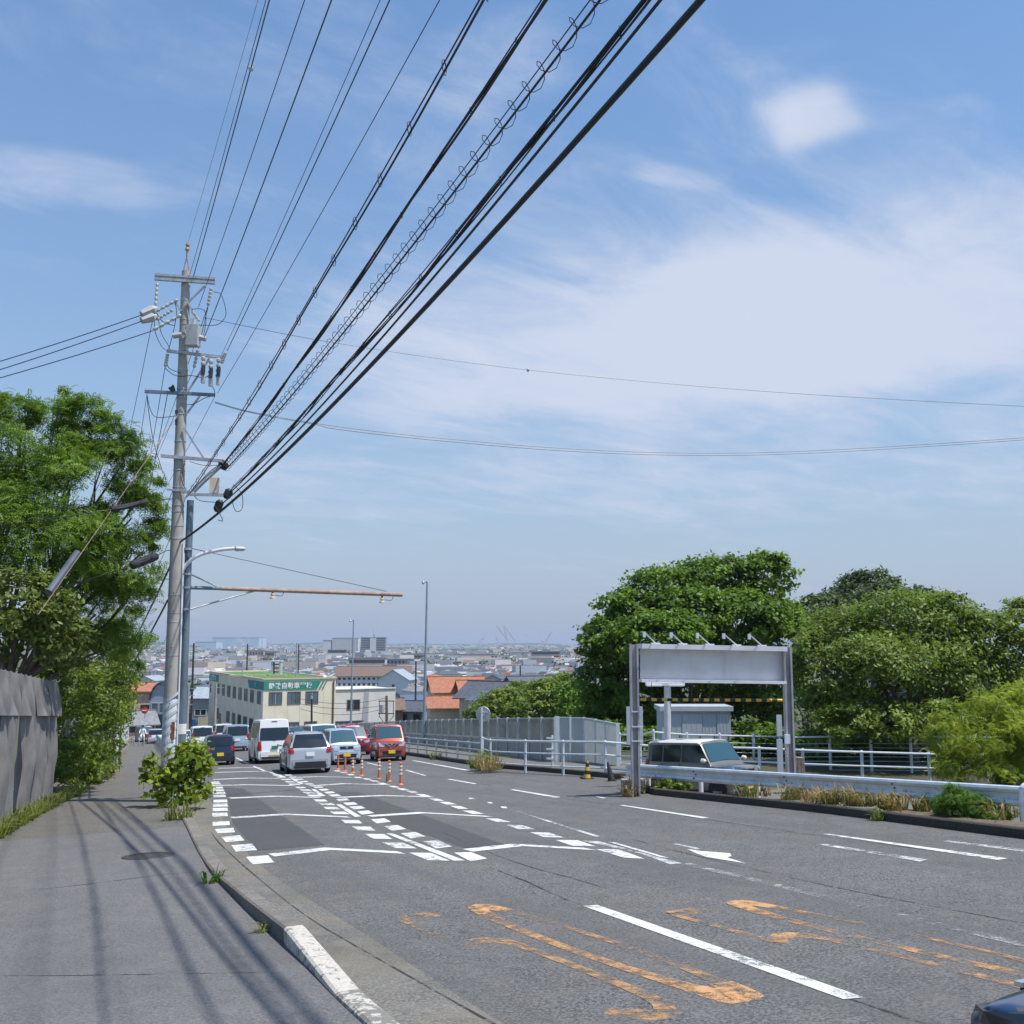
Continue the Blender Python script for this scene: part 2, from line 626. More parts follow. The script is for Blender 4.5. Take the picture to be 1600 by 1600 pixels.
M('tile_brown', (.17, .115, .09), .8, var=.2, scale=2)
M('tile_red', (.33, .08, .05), .8, var=.2, scale=2)
M('tile_silver', (.40, .45, .50), .5, .3, var=.12, scale=2)
M('tile_green', (.13, .20, .15), .8, var=.2, scale=2)
M('sea_green_roof', (.30, .55, .55), .6, var=.06)
M('hall_blue', (.50, .63, .74), .7, var=.05, scale=.02)
M('crane_red', (.45, .10, .07), .6, var=.1)
M('crane_white', (.66, .66, .66), .6, var=.1)
M('block_wall', (.40, .40, .40), .9, var=.12, scale=1.2, dirt=.3)
M('sign_back', (.46, .48, .50), .5, .5, var=.1)
M('cloth_dark', (.03, .035, .045), .85, var=.2)
M('cloth_white', (.72, .72, .70), .85, var=.08)
M('skin', (.50, .30, .21), .6, var=.05)
M('hair', (.015, .012, .01), .7, var=.1)
M('sign_blue', (.02, .13, .36), .5, var=.05)
M('sign_red', (.60, .03, .03), .5, var=.05)
tone_mat('town')


def panel_mat(name, tint, clear, trans=0.0):
    m, t, b = mat_base(name)
    pos = t.n('ShaderNodeTexCoord').outputs['Object']
    t.put(b.inputs['Base Color'], t.mix(t.ramp(t.noise(pos, 1.2, 5, .65), .3, .75), tint, tuple(x * .7 for x in tint)))
    b.inputs['Roughness'].default_value = .35
    tr = t.n('ShaderNodeBsdfTransparent')
    tr.inputs[0].default_value = (.86, .9, .9, 1)
    mx = t.n('ShaderNodeMixShader')
    mx.inputs[0].default_value = 1 - clear
    t.put(mx.inputs[1], tr.outputs[0])
    body = b.outputs[0]
    if trans:
        tl = t.n('ShaderNodeBsdfTranslucent')
        tl.inputs[0].default_value = (*tint, 1)
        m2 = t.n('ShaderNodeMixShader')
        m2.inputs[0].default_value = trans
        t.put(m2.inputs[1], body)
        t.put(m2.inputs[2], tl.outputs[0])
        body = m2.outputs[0]
    t.put(mx.inputs[2], body)
    t.put(t.t.nodes['Material Output'].inputs[0], mx.outputs[0])
    MATS[name] = m


panel_mat('panel_clear', (.30, .32, .30), .48)
panel_mat('panel_frosted', (.70, .72, .70), .08, .55)


def catmull(pts, n=6):
    pts = [Vector(p) for p in pts]
    out = []
    for i in range(len(pts) - 1):
        p0, p1, p2, p3 = pts[max(i - 1, 0)], pts[i], pts[i + 1], pts[min(i + 2, len(pts) - 1)]
        for k in range(n):
            t = k / n
            out.append(.5 * ((2 * p1) + (p2 - p0) * t + (2 * p0 - 5 * p1 + 4 * p2 - p3) * t * t + (3 * p1 - p0 - 3 * p2 + p3) * t ** 3))
    out.append(pts[-1])
    return out


def interp(tab, u):
    return float(np.interp(u, [a for a, _ in tab], [b for _, b in tab]))


def text_mesh(name, body, mat, parent, origin, ax, ay, size, align='LEFT', local=False, sx=1.0, thick=0.0):
    cu = bpy.data.curves.new(name, 'FONT')
    cu.body = body
    cu.size = 1
    cu.align_x = align
    cu.offset = thick
    cu.extrude = .01
    to = bpy.data.objects.new(name, cu)
    col.objects.link(to)
    dg = bpy.context.evaluated_depsgraph_get()
    me = bpy.data.meshes.new_from_object(to.evaluated_get(dg))
    bpy.data.objects.remove(to)
    ax, ay = Vector(ax).normalized(), Vector(ay).normalized()
    az = ax.cross(ay)
    off = Vector() if local else ORIGIN.get(parent.name, Vector())
    for v in me.vertices:
        v.co = Vector(origin) + ax * v.co.x * size * sx + ay * v.co.y * size + az * v.co.z * size - off
    return link_mesh(name, me, mat, parent)

# ------------------------------------------------------------------ ground, road and pavements
def smooth_tab(tab):
    return [(p.x, p.y) for p in catmull([(a, b, 0) for a, b in tab], 8)]


KERB = smooth_tab([(-25, 2.6), (0, 2.95), (4, 3.02), (8, 3.1), (11, 3.35), (14, 3.5), (17, 3.72), (22, 4.4), (30, 5.6), (42, 7.8), (55, 10.1), (75, 12.6), (101, 16.4), (115, 18.2), (150, 23)])
GUT = smooth_tab([(-25, 3.4), (0, 3.75), (7.5, 3.92), (10.6, 4.12), (18, 4.62), (27.7, 6.1), (34.6, 7.25), (43.6, 8.9), (55, 10.95), (75, 13.3), (101, 17.1), (150, 23.7)])
WALKL = smooth_tab([(-25, -4), (8, -2.2), (16, -.8), (24, .9), (33.5, 2.9), (40, 4.5), (49, 6.4), (61, 8.0), (84, 11.4), (104, 14.6), (150, 21)])
REDGE = [(-25, 15.0), (0, 15.2), (11.5, 15.75), (16.6, 16.4), (23.4, 16.55), (24.6, 17), (28, 19.2), (33.7, 19.5), (38.6, 19.5), (53.7, 22.0), (67, 24), (115, 32), (170, 40)]


def walk_h(u):
    return .13 * min(1, max(0, (u - 11.5) / 6)) + .004


def kerb_h(u):
    return .05 + .13 * min(1, max(0, (u - 9.6) / 1.5))


def struct(o):
    o['kind'] = 'structure'
    return o


us_all = [-25 + i * 1.5 for i in range(118)]
road = struct(MB().grid([[P(u, interp(GUT, u)), P(u, (interp(GUT, u) + interp(REDGE, u)) / 2), P(u, interp(REDGE, u) + .02)] for u in us_all]).build('road', MATS['road']))
struct(MB().grid([[P(u, interp(KERB, u) + .05, .002), P(u, interp(GUT, u), .002)] for u in us_all]).build('gutter', MATS['gutter']))


def walk_rows(a, b, n):
    rows = []
    for i in range(n + 1):
        u = a + (b - a) * i / n
        l, r_ = interp(WALKL, u), interp(KERB, u) - .06
        rows.append([P(u, l + (r_ - l) * j / 8, walk_h(u)) for j in range(9)])
    return rows


walk = struct(MB().grid(walk_rows(-20, 23.5, 60)).build('pavement', MATS['walk_near']))
struct(MB().grid(walk_rows(23.5, 150, 120)).build('pavement', MATS['walk_far']))


def lot_h(u):
    return -.3 if u < 24 else (-.3 + .42 * min(1, (u - 24) / 5.0))


rows = []
for u in us_all:
    a = interp(REDGE, u)
    a = a + .95 if u < 23.6 else (a - .4 if u < 27.5 else a + .12)
    e_ = min(a + 9, max(a + .5, 23.5 if u < 27 else a + 4.5))
    rows.append([P(u, a + (e_ - a) * j / 6, lot_h(u)) for j in range(7)])
struct(MB().grid(rows).build('parking_lot', MATS['lot']))
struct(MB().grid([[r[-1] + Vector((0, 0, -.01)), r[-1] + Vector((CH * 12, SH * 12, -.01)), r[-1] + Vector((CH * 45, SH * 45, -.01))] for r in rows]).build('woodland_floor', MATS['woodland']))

# the land: the hillside falls to a plain that runs to the horizon
ys = [-60, -30, 0, 20, 40, 60, 80, 100, 120, 140, 170, 210, 260, 320, 400, 500, 650, 850, 1100, 1500, 2200, 3200, 4500, 6500, 9000, 12500]
rows = []
for Y in ys:
    half = 90 + max(Y, 0) * 1.1
    rows.append([Vector((-half + 2 * half * j / 40, Y, tz(-half + 2 * half * j / 40, Y) - .5)) for j in range(41)])
struct(MB().grid(rows).build('terrain', MATS['terrain'], smooth=True))

# kerb stones, left
def peeling(name, th):
    m, t, b = mat_base(name)
    pos = t.n('ShaderNodeNewGeometry').outputs['Position']
    n1 = t.noise(pos, 11, 6, .7, .4)
    n2 = t.noise(pos, 1.6, 4, .6)
    k = t.ramp(t.m('ADD', t.m('MULTIPLY', n1, .65), t.m('MULTIPLY', n2, .35)), th, th + .036)
    dirty = t.mix(t.ramp(t.noise(pos, 30, 4, .7), .35, .7), (.60, .56, .49), (.42, .39, .34))
    t.put(b.inputs['Base Color'], t.mix(k, (.21, .20, .18), dirty))
    b.inputs['Roughness'].default_value = .85
    bn = t.n('ShaderNodeBump')
    bn.inputs['Strength'].default_value = .5
    bn.inputs['Distance'].default_value = .01
    t.put(bn.inputs['Height'], t.m('ADD', k, n1))
    t.put(b.inputs['Normal'], bn.outputs[0])
    MATS[name] = m


peeling('kerb_painted', .425)
peeling('kerb_worn', .50)
kerb_l = struct(MB().grid([[P(u, interp(KERB, u) - .10, .0), P(u, interp(KERB, u) + .10, .0)] for u in us_all]).build('kerb', MATS['gutter']))


def kerb_stone(u0, u1, tab, w, hfun, mat, par, drop=.12):
    a0, a1 = interp(tab, u0), interp(tab, u1)
    m = MB()
    q = []
    for u, a in ((u0, a0), (u1, a1)):
        h = hfun(u)
        q.append([P(u, a - w / 2, -drop), P(u, a - w / 2, h - .02), P(u, a - w / 2 + .025, h), P(u, a + w / 2 - .04, h), P(u, a + w / 2, h - .035), P(u, a + w / 2 + .01, -drop)])
    n = 6
    m.add(q[0] + q[1], [(i, i + 1, n + i + 1, n + i) for i in range(n - 1)] + [tuple(range(n)), tuple(reversed(range(n, 2 * n)))])
    return m.build('kerb_stone', mat, par)


u = 3.0
while u < 62:
    L = 1.2 if u < 11.5 else .62
    kerb_stone(u, u + L - .012, KERB, .24, kerb_h, MATS['kerb_worn'] if u < 9.0 else MATS['kerb_painted'] if u < 10.6 else MATS['kerb'], kerb_l)
    u += L

# kerb stones, right: along the planted island, then along the far footway
kerb_r = struct(MB().grid([[P(u, interp(REDGE, u) + .0, -.03), P(u, interp(REDGE, u) + .2, -.03)] for u in us_all if u < 24]).build('kerb', MATS['kerb_dark']))
u = -3.0
REK = [(a, b + .11) for a, b in REDGE]
while u < 23.6:
    kerb_stone(u, u + 1.99, REK, .2, lambda q: .17, MATS['kerb_dark'], kerb_r)
    u += 2.0
u = 28.6
while u < 100:
    kerb_stone(u, u + 1.99, REK, .2, lambda q: .17, MATS['kerb_dark'], kerb_r)
    u += 2.0
isl = [[P(u, interp(REDGE, u) + .2, .12), P(u, interp(REDGE, u) + .6, .15 if u < 17 else .02), P(u, interp(REDGE, u) + 1.0, .13 if u < 17 else -.06), P(u, interp(REDGE, u) + 1.12, -.4)] for u in us_all if u < 24]
struct(MB().grid(isl).build('planted_island', MATS['soil']))
struct(MB().grid([[P(u, interp(WALKL, u) - .02, .05), P(u, interp(WALKL, u) - 1.0, .12), P(u, interp(WALKL, u) - 5, .1)] for u in us_all]).build('verge', MATS['soil']))

# ------------------------------------------------------------------ road markings
LIFT = .006


def mark(pts, mat='white_mark', name='lane_marking', h=LIFT):
    return MB().poly([G(x, y, h) for x, y in pts]).build(name, MATS[mat], road)


def z3(q):   # co-ordinates read in an enlarged view
    return [(300 + x / 3.2, 1150 + y / 3.2) for x, y in q]


def z4(q):
    return [(700 + x / 3.2, 1180 + y / 3.2) for x, y in q]


def z5(q):
    return [(480 + x / 5.714, 960 + y / 5.714) for x, y in q]


# dark fresh asphalt in the two lanes
mark(z3([(160, 258), (255, 262), (665, 545), (330, 572), (205, 440), (180, 310)]), 'road_patch', 'asphalt_patch', .004)
mark(z3([(730, 280), (830, 280), (1570, 545), (1370, 560), (880, 395), (760, 310)]), 'road_patch', 'asphalt_patch', .004)
blocks3 = [
    [(270, 604), (380, 596), (412, 632), (303, 641)], [(197, 546), (300, 538), (326, 570), (218, 578)], [(147, 505), (240, 496), (262, 522), (170, 530)],
    [(113, 465), (207, 459), (215, 481), (128, 486)], [(103, 429), (187, 426), (189, 445), (103, 449)],
    [(1085, 583), (1195, 584), (1290, 623), (1180, 621)], [(952, 532), (1055, 533), (1125, 562), (1015, 560)], [(863, 489), (960, 490), (1003, 515), (905, 513)],
    [(797, 451), (890, 452), (918, 473), (830, 471)], [(744, 419), (833, 420), (852, 437), (768, 436)], [(686, 377), (765, 378), (790, 391), (712, 390)],
    [(655, 354), (725, 355), (745, 367), (672, 366)], [(630, 334), (700, 335), (718, 346), (650, 345)], [(605, 316), (665, 317), (680, 328), (622, 327)],
    [(573, 293), (630, 294), (645, 303), (590, 302)], [(553, 279), (607, 280), (622, 289), (568, 288)], [(533, 265), (585, 266), (600, 274), (548, 273)],
    [(513, 254), (562, 255), (575, 262), (528, 261)], [(478, 238), (530, 238), (545, 245), (493, 245)], [(462, 226), (505, 226), (520, 232), (475, 232)],
    [(440, 214), (485, 214), (498, 220), (453, 220)], [(420, 203), (462, 203), (474, 208), (432, 208)], [(400, 193), (440, 193), (452, 198), (412, 198)],
    [(1310, 583), (1395, 580), (1475, 612), (1392, 626)], [(1152, 527), (1232, 521), (1300, 552), (1222, 562)], [(1043, 487), (1118, 480), (1167, 502), (1095, 512)],
    [(960, 451), (1030, 445), (1070, 465), (1000, 473)], [(895, 417), (962, 411), (995, 428), (925, 437)], [(825, 377), (880, 371), (912, 385), (850, 393)],
    [(785, 353), (845, 349), (867, 361), (810, 367)], [(755, 334), (810, 330), (830, 342), (775, 346)], [(720, 316), (775, 312), (790, 323), (738, 327)],
    [(680, 293), (725, 290), (745, 298), (700, 303)], [(655, 279), (700, 276), (718, 285), (675, 288)], [(630, 266), (672, 263), (688, 270), (648, 274)],
    [(605, 254), (645, 251), (660, 258), (620, 262)], [(560, 238), (600, 236), (612, 242), (575, 244)], [(535, 226), (572, 224), (585, 230), (548, 232)],
    [(510, 214), (548, 213), (560, 218), (522, 219)], [(485, 203), (520, 202), (532, 207), (498, 208)], [(460, 193), (493, 192), (505, 197), (472, 198)],
    [(1350, 372), (1405, 373), (1460, 389), (1400, 389)], [(1290, 349), (1340, 350), (1385, 364), (1330, 364)], [(1232, 329), (1280, 329), (1325, 342), (1270, 342)],
    [(1180, 311), (1225, 312), (1262, 324), (1215, 324)], [(1115, 290), (1160, 291), (1195, 301), (1150, 301)], [(1070, 275), (1110, 275), (1140, 285), (1100, 285)],
    [(1020, 261), (1060, 262), (1090, 271), (1050, 271)], [(978, 248), (1015, 249), (1042, 257), (1005, 257)], [(920, 233), (958, 234), (980, 241), (945, 241)],
    [(885, 221), (920, 222), (940, 228), (905, 228)], [(850, 211), (885, 212), (903, 218), (868, 218)], [(805, 204), (838, 204), (855, 210), (822, 210)],
    [(770, 190), (800, 190), (818, 196), (786, 196)], [(735, 180), (765, 180), (782, 185), (750, 185)], [(706, 172), (732, 172), (748, 177), (720, 177)]]
for b_ in blocks3:
    mark(z3(b_))
for yt, yb, xl, xr in [(385, 403, 101, 178), (360, 376, 103, 178), (339, 354, 104, 178), (319, 333, 107, 176), (295, 306, 107, 168), (281, 290, 106, 166),
                       (268, 277, 105, 160), (256, 264, 104, 155), (245, 252, 100, 148), (236, 242, 98, 142), (229, 234, 96, 136)]:
    mark(z3([(xl, yt), (xr - 2, yt - 2), (xr + 2, yb - 2), (xl + 1, yb)]))
for b_ in [[(740, 470), (850, 470), (982, 517), (880, 512)], [(535, 423), (650, 425), (738, 455), (620, 452)], [(410, 385), (505, 387), (578, 411), (480, 410)],
           [(290, 348), (372, 350), (438, 370), (350, 369)], [(188, 316), (250, 317), (315, 334), (245, 333)]]:
    mark(z4(b_))
# long median strokes
for b_ in [[(970, 487), (1003, 487), (1365, 622), (1308, 623)], [(720, 342), (745, 342), (845, 402), (814, 404)], [(595, 265), (615, 265), (668, 300), (642, 301)],
           [(480, 205), (496, 205), (560, 240), (540, 240)], [(380, 180), (394, 180), (470, 205), (452, 206)], [(300, 150), (312, 150), (372, 175), (356, 175)],
           [(215, 108), (225, 108), (290, 140), (276, 140)]]:
    mark(z3(b_), h=.0075)


def chevron(pts, wid=.42, par=None):
    """transverse stripe drawn as a thin bent band of constant width along the road"""
    g = [G(x, y, LIFT) for x, y in pts]
    d = Vector((-SH, CH, -SLOPE)) * wid / 2
    return MB().grid([[p - d for p in g], [p + d for p in g]]).build('transverse_stripe', MATS['white_mark'], road)


for c_, w_ in [(((424, 1336), (512, 1326), (627, 1332)), .42), (((362, 1277.5), (447, 1272), (545, 1276.5)), .42), (((359, 1247), (430, 1244), (500, 1246)), .42),
               (((334, 1227.5), (384, 1226), (459, 1227.5)), .42), (((333, 1218), (387, 1215.6), (437, 1216.2)), .4), (((331, 1207), (397, 1205.2), (420, 1205.5)), .4),
               (((340, 1200.4), (380, 1199.4), (408, 1199.6)), .4),
               (((731, 1328.5), (808, 1320), (923, 1326.5)), .42), (((576.6, 1275), (659, 1269.7), (764, 1275.6)), .42), (((525, 1246), (597, 1243), (675, 1245)), .42),
               (((484, 1228), (537, 1224.4), (609, 1226)), .42), (((453, 1215), (494, 1213.4), (550, 1214.4)), .4)]:
    chevron(c_, w_)
# lane lines
mark([(910, 1415), (934, 1414), (1350, 1558), (1318, 1561)])
mark([(1285, 1303), (1297, 1303), (1575, 1341), (1560, 1343.5)])
for b_ in [[(855, 250), (875, 249), (1305, 312), (1270, 315)], [(308, 172), (330, 171), (565, 209), (540, 213)]]:
    mark(z4(b_))
for b_ in [[(1245, 1470), (1270, 1468), (1515, 1510), (1490, 1514)], [(870, 1390), (890, 1387), (1068, 1438), (1045, 1441)], [(525, 1325), (540, 1323), (670, 1352), (650, 1355)],
           [(935, 1305), (950, 1303), (1470, 1393), (1440, 1398)]]:
    mark(z5(b_))
mark([(1275, 1319), (1290, 1318.5), (1450, 1343), (1437, 1346)], 'white_worn')
mark([(1470, 1314), (1482, 1313), (1660, 1334), (1645, 1336.5)], 'white_worn')
for b_ in [[(100, 213), (125, 213), (135, 220), (110, 220)], [(195, 234), (215, 234), (225, 241), (203, 241)], [(262, 256), (290, 257), (297, 265), (270, 264)]]:
    mark(z4(b_))
mark(z4([(735, 207), (755, 207), (792, 214), (772, 215)]))
mark(z4([(333, 279), (352, 279), (760, 405), (735, 407)]), 'white_worn')
mark(z4([(665, 427), (755, 430), (1170, 540), (1110, 545), (960, 490), (800, 455)]), 'white_worn')
mark(z4([(800, 433), (840, 437), (1110, 515), (1060, 508)]), 'white_mark', h=.009)
mark([(1065, 1350), (1078, 1348), (1640, 1482), (1640, 1489)], 'white_gone')
# worn lane arrow
mark(z4([(1115, 441), (1145, 440), (1265, 467), (1240, 470)]), 'white_worn', 'arrow_marking')
mark(z4([(1195, 468), (1260, 478), (1410, 490), (1418, 503), (1395, 511), (1492, 541), (1290, 508), (1245, 492)]), 'white_mark', 'arrow_marking')
# cracks and joints in the asphalt
def crack(pts, w=.035):
    g = catmull([G(x, y, .0045) for x, y in pts], 5)
    sd = Vector((CH, SH, 0)) * w / 2
    rows_ = [[p - sd * random.uniform(.4, 1.3) for p in g], [p + sd * random.uniform(.4, 1.3) for p in g]]
    MB().grid(rows_).build('crack', MATS['crack'], road)


crack([(765, 1355), (820, 1376), (865, 1397), (915, 1416), (1100, 1477), (1345, 1566), (1480, 1610)], .05)
crack([(985, 1310), (1080, 1335), (1300, 1385), (1640, 1450)], .03)
crack([(745, 1223), (830, 1240), (975, 1260), (1110, 1281), (1300, 1308), (1640, 1352)], .035)
crack([(330, 1300), (350, 1325), (450, 1410), (560, 1480), (790, 1610)], .03)
crack([(690, 1300), (800, 1345), (905, 1375), (980, 1398)], .025)

# speed figures "50" in orange, read by drivers going down the hill; built along the road
def ribbon(pts, w, mat, h=LIFT):
    g = [P(a, b, h) for a, b in pts]
    rows_ = [[], []]
    for i, p in enumerate(g):
        d = (g[min(i + 1, len(g) - 1)] - g[max(i - 1, 0)])
        d.z = 0
        d.normalize()
        sd = Vector((d.y, -d.x, 0)) * w[i] / 2
        rows_[0].append(p - sd)
        rows_[1].append(p + sd)
    return MB().grid(rows_).build('speed_figure', MATS[mat], road)


def figures(u0, u1, v5, v0, seed):
    """u0 near end, u1 far end of the figures; v5, v0 centres of the 5 and the 0"""
    L = u1 - u0
    hw = .26
    # nought: loop
    loop = [(u0 + L * (.5 + .5 * math.sin(t)), v0 + hw * math.cos(t)) for t in [i * math.pi / 20 for i in range(41)]]
    wid = [.10 + .13 * abs(math.sin(i * math.pi / 20)) ** 4 for i in range(41)]
    ribbon(loop[6:15], [w * 1.15 for w in wid[6:15]], 'orange_mark')       # far end
    ribbon(loop[26:35], [w * 1.5 for w in wid[26:35]], 'orange_mark')      # near end
    ribbon(loop[14:27], [w * 1.35 for w in wid[14:27]], 'orange_mid')    # left side
    ribbon(loop[34:41] + loop[1:7], (wid[34:41] + wid[1:7]), 'orange_worn')
    # five: top bar, stem, bowl, tail
    ribbon([(u1 - .12, v5 - hw), (u1 - .12, v5 + hw * .9)], [.32, .30], 'orange_worn')
    ribbon([(u1 - .1, v5 - hw), (u0 + L * .60, v5 - hw)], [.10, .10], 'orange_worn')
    bowl = [(u0 + L * .60, v5 - hw), (u0 + L * .655, v5 - .05), (u0 + L * .62, v5 + hw * .75), (u0 + L * .5, v5 + hw), (u0 + L * .2, v5 + hw), (u0 + L * .06, v5 + hw * .8), (u0 + L * .0, v5), (u0 + L * .07, v5 - hw)]
    bw = [.12, .2, .18, .12, .13, .16, .22, .2]
    bs = catmull([(a, b, w) for (a, b), w in zip(bowl, bw)], 4)
    ribbon([(p.x, p.y) for p in bs[:13]], [p.z for p in bs[:13]], 'orange_mid')
    ribbon([(p.x, p.y) for p in bs[12:]], [p.z for p in bs[12:]], 'orange_worn')


figures(7.0, 11.95, 5.05, 5.9, 1)
figures(5.35, 10.2, 7.75, 8.55, 2)

for pts in ([(-60, 1526), (120, 1524), (300, 1521), (445, 1519)], [(60, 1402), (150, 1392), (260, 1378), (345, 1372)]):
    g = catmull([G(x, y, walk_h(11) + .003) for x, y in pts], 6)
    for p in g:
        p.z = P(*uv(p.x, p.y), walk_h(uv(p.x, p.y)[0]) + .004).z
    d = Vector((-SH, CH, 0)) * .012
    MB().grid([[p - d for p in g], [p + d for p in g]]).build('joint', MATS['crack'], walk)
# manhole in the pavement
mh = G(232, 1338, .13)
mh.z = P(*uv(mh.x, mh.y), walk_h(uv(mh.x, mh.y)[0])).z
mt = thing('manhole_cover', mh, 'round dark iron manhole cover set in the grey pavement', 'manhole cover')
MB().lathe([(0, .012), (.30, .012), (.31, .010)], mh, SLOPE_N, 28).build('lid', MATS['manhole'], mt)
MB().lathe([(.325, .014), (.43, .014), (.44, .002)], mh, SLOPE_N, 28).build('rim', MATS['manhole'], mt)

# ------------------------------------------------------------------ utility pole with its fittings
PB = G(262, 1252, .13)
ARM = (math.cos(R(10)), math.sin(R(10)))
ARMV = Vector((ARM[0], ARM[1], 0))
ARMN = Vector((-ARM[1], ARM[0], 0))


def pp(x, y, back=0.0):
    return on_plane(x, y, PB + ARMN * back, ARM)


def insulator(m, a, b, r=.055, n=5):
    a, b = Vector(a), Vector(b)
    L = (b - a).length
    prof = []
    for i in range(n):
        z0 = L * i / n
        prof += [(r * .45, z0), (r, z0 + L / n * .25), (r * .9, z0 + L / n * .6), (r * .45, z0 + L / n * .95)]
    return m.lathe([(0, 0)] + prof + [(0, L)], a, (b - a), 8)


pole = thing('utility_pole', PB, 'tall grey concrete utility pole crowded with crossarms, insulators and switchgear beside the pavement', 'utility pole')
TOP = pp(291, 424)
MB().tube([PB - Vector((0, 0, .4)), PB.lerp(TOP, .3), PB.lerp(TOP, .65), TOP], [.222, .196, .158, .128], 20).build('shaft', MATS['pole_concrete'], pole, smooth=True)


def axis(y):
    """point on the pole's axis at picture height y"""
    lo, hi = 0.0, 1.0
    for _ in range(30):
        mid = (lo + hi) / 2
        p = PB.lerp(TOP, mid) - Vector((0, 0, EYE))
        fy = p.y * CP + p.z * SP
        uy = -p.y * SP + p.z * CP
        if 800 - FPX * uy / fy > y: lo = mid
        else: hi = mid
    return PB.lerp(TOP, (lo + hi) / 2)


def prad(y):
    t = (axis(y) - PB).length / (TOP - PB).length
    return .222 - .094 * t


# spike
sp_ = MB()
t0 = pp(292, 400)
for dx in (-.11, .11):
    sp_.cyl(axis(432) + ARMV * dx, t0, .018, n=6)
sp_.cyl(t0, pp(293, 381), .03, n=8)
insulator(sp_, pp(292.6, 392), pp(293.4, 379), .07, 2)
sp_.build('spike', MATS['arm_rust'], pole)
# crossarms
def crossarm(p1, p2, w, h, mat='arm_steel', gap=0.0):
    a, b = pp(*p1), pp(*p2)
    m = MB()
    off = ARMN * (-.19)
    if gap:
        m.bar(a + off + Vector((0, 0, gap)), b + off + Vector((0, 0, gap)), w, h)
        m.bar(a + off - Vector((0, 0, gap)), b + off - Vector((0, 0, gap)), w, h)
        m.bar(a + off, b + off, w * .3, h * 2)
    else:
        m.bar(a + off, b + off, w, h)
    return m.build('crossarm', MATS[mat], pole)


crossarm((243.5, 436), (337, 442.5), .1, .07, 'arm_steel', .065)
crossarm((262, 551), (349, 561), .09, .08)
crossarm((228, 614), (337, 619.5), .09, .09, 'pole_steel')
crossarm((253, 714), (348, 722), .09, .09, 'arm_steel')
crossarm((293, 774), (350, 775), .08, .08, 'arm_steel')
crossarm((262, 766), (300, 770), .06, .05, 'arm_steel')
for p1, p2 in (((320, 447), (295, 471)), ((327, 560), (293, 612)), ((312, 619), (292, 646)), ((287, 668), (320, 719)), ((288, 779), (345, 727)), ((292, 470), (307, 497)), ((272, 469), (283, 486))):
    MB().bar(pp(*p1, -.19), pp(*p2, -.14), .05, .05).build('brace', MATS['arm_steel'], pole)
for y in (447, 470, 500, 530, 548, 578, 608, 622, 634, 648, 690, 720, 735, 762, 790, 800, 822, 842, 930, 958, 972, 1024, 1100):
    a = axis(y)
    MB().lathe([(prad(y) + .003, -.02), (prad(y) + .009, -.016), (prad(y) + .009, .016), (prad(y) + .003, .02)], a, (TOP - PB), 16).build('band', MATS['arm_steel'], pole)
for i, y in enumerate((905, 927, 955, 983, 1012, 1040, 1070, 1098)):
    a = axis(y)
    sd = ARMV * (1 if i % 2 else -1) if i % 3 == 0 else -ARMN
    MB().cyl(a + sd * (prad(y) - .02), a + sd * (prad(y) + .14), .012, n=6).build('step_bolt', MATS['dark_metal'], pole)
# wire-wrapped guards at foot
MB().lathe([(.230, .0), (.224, 2.2), (.219, 2.2)], axis(1215), (TOP - PB), 20).build('guard_wrap', MATS['guard_sheet'], pole, smooth=True)
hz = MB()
for i in range(9):   # diagonal bands on the anti-poster wrap, shadows put in as grey colour
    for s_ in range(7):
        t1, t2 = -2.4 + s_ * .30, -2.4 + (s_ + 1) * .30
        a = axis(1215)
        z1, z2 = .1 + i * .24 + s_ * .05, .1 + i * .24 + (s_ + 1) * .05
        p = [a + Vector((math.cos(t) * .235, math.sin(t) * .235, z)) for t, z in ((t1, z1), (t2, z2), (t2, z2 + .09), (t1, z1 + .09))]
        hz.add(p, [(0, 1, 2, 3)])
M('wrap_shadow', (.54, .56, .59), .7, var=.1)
hz.build('wrap_shade_band', MATS['wrap_shadow'], pole)['kind'] = 'stuff'
MB().box(axis(1141) + Vector((.12, -.20, .0)), (.14, .03, .5)).build('rust_plate', MATS['rust'], pole)
MB().tube([axis(1255) + Vector((.24, -.12, 0)), axis(1000) + Vector((.235, -.06, 0)), axis(850) + Vector((.205, -.04, 0))], .028, 8).build('cable_duct', MATS['guard_white'], pole)
# hanging insulators and fittings
ins = [((246, 442), (243, 478), .05), ((330, 450), (325, 478), .055), ((262, 553), (258, 573), .06), ((309, 547), (303, 575), .055), ((352, 552), (346, 568), .06),
       ((278, 468), (243, 487), .05), ((270, 484), (244, 500), .05), ((283, 492), (238, 516), .06), ((300, 486), (312, 502), .05)]
for p1, p2, r_ in ins:
    insulator(MB(), pp(*p1, -.2), pp(*p2, -.25), r_, 5).build('insulator', MATS['porcelain'] if p2[0] > 246 or p2[1] > 505 else MATS['grey_box'], pole, smooth=True)
for p1, p2 in (((246, 481), (221, 491)), ((245, 493), (221, 501))):
    a, b = pp(*p1, -.25), pp(*p2, -.45)
    MB().tube([a, a.lerp(b, .3), b], [.05, .15, .10], 8).build('clamp_cover', MATS['grey_box'], pole)
for x, y in ((318, 567), (330, 572), (342, 570)):      # cut-outs with fuse tubes
    c = MB()
    insulator(c, pp(x, y - 10, -.3), pp(x - 2, y + 22, -.3), .075, 4)
    c.box(pp(x - 1, y + 26, -.3), (.10, .10, .22))
    c.build('fuse_cutout', MATS['porcelain'], pole)
    c = MB().cyl(pp(x, y + 4, -.38), pp(x - 1, y + 18, -.38), .06, n=8)
    c.build('fuse_tube', MATS['dark_metal'], pole)
sw = MB()
sw.box(pp(302, 525, -.45), (.34, .34, .62))
sw.build('switch_box', MATS['grey_box'], pole)
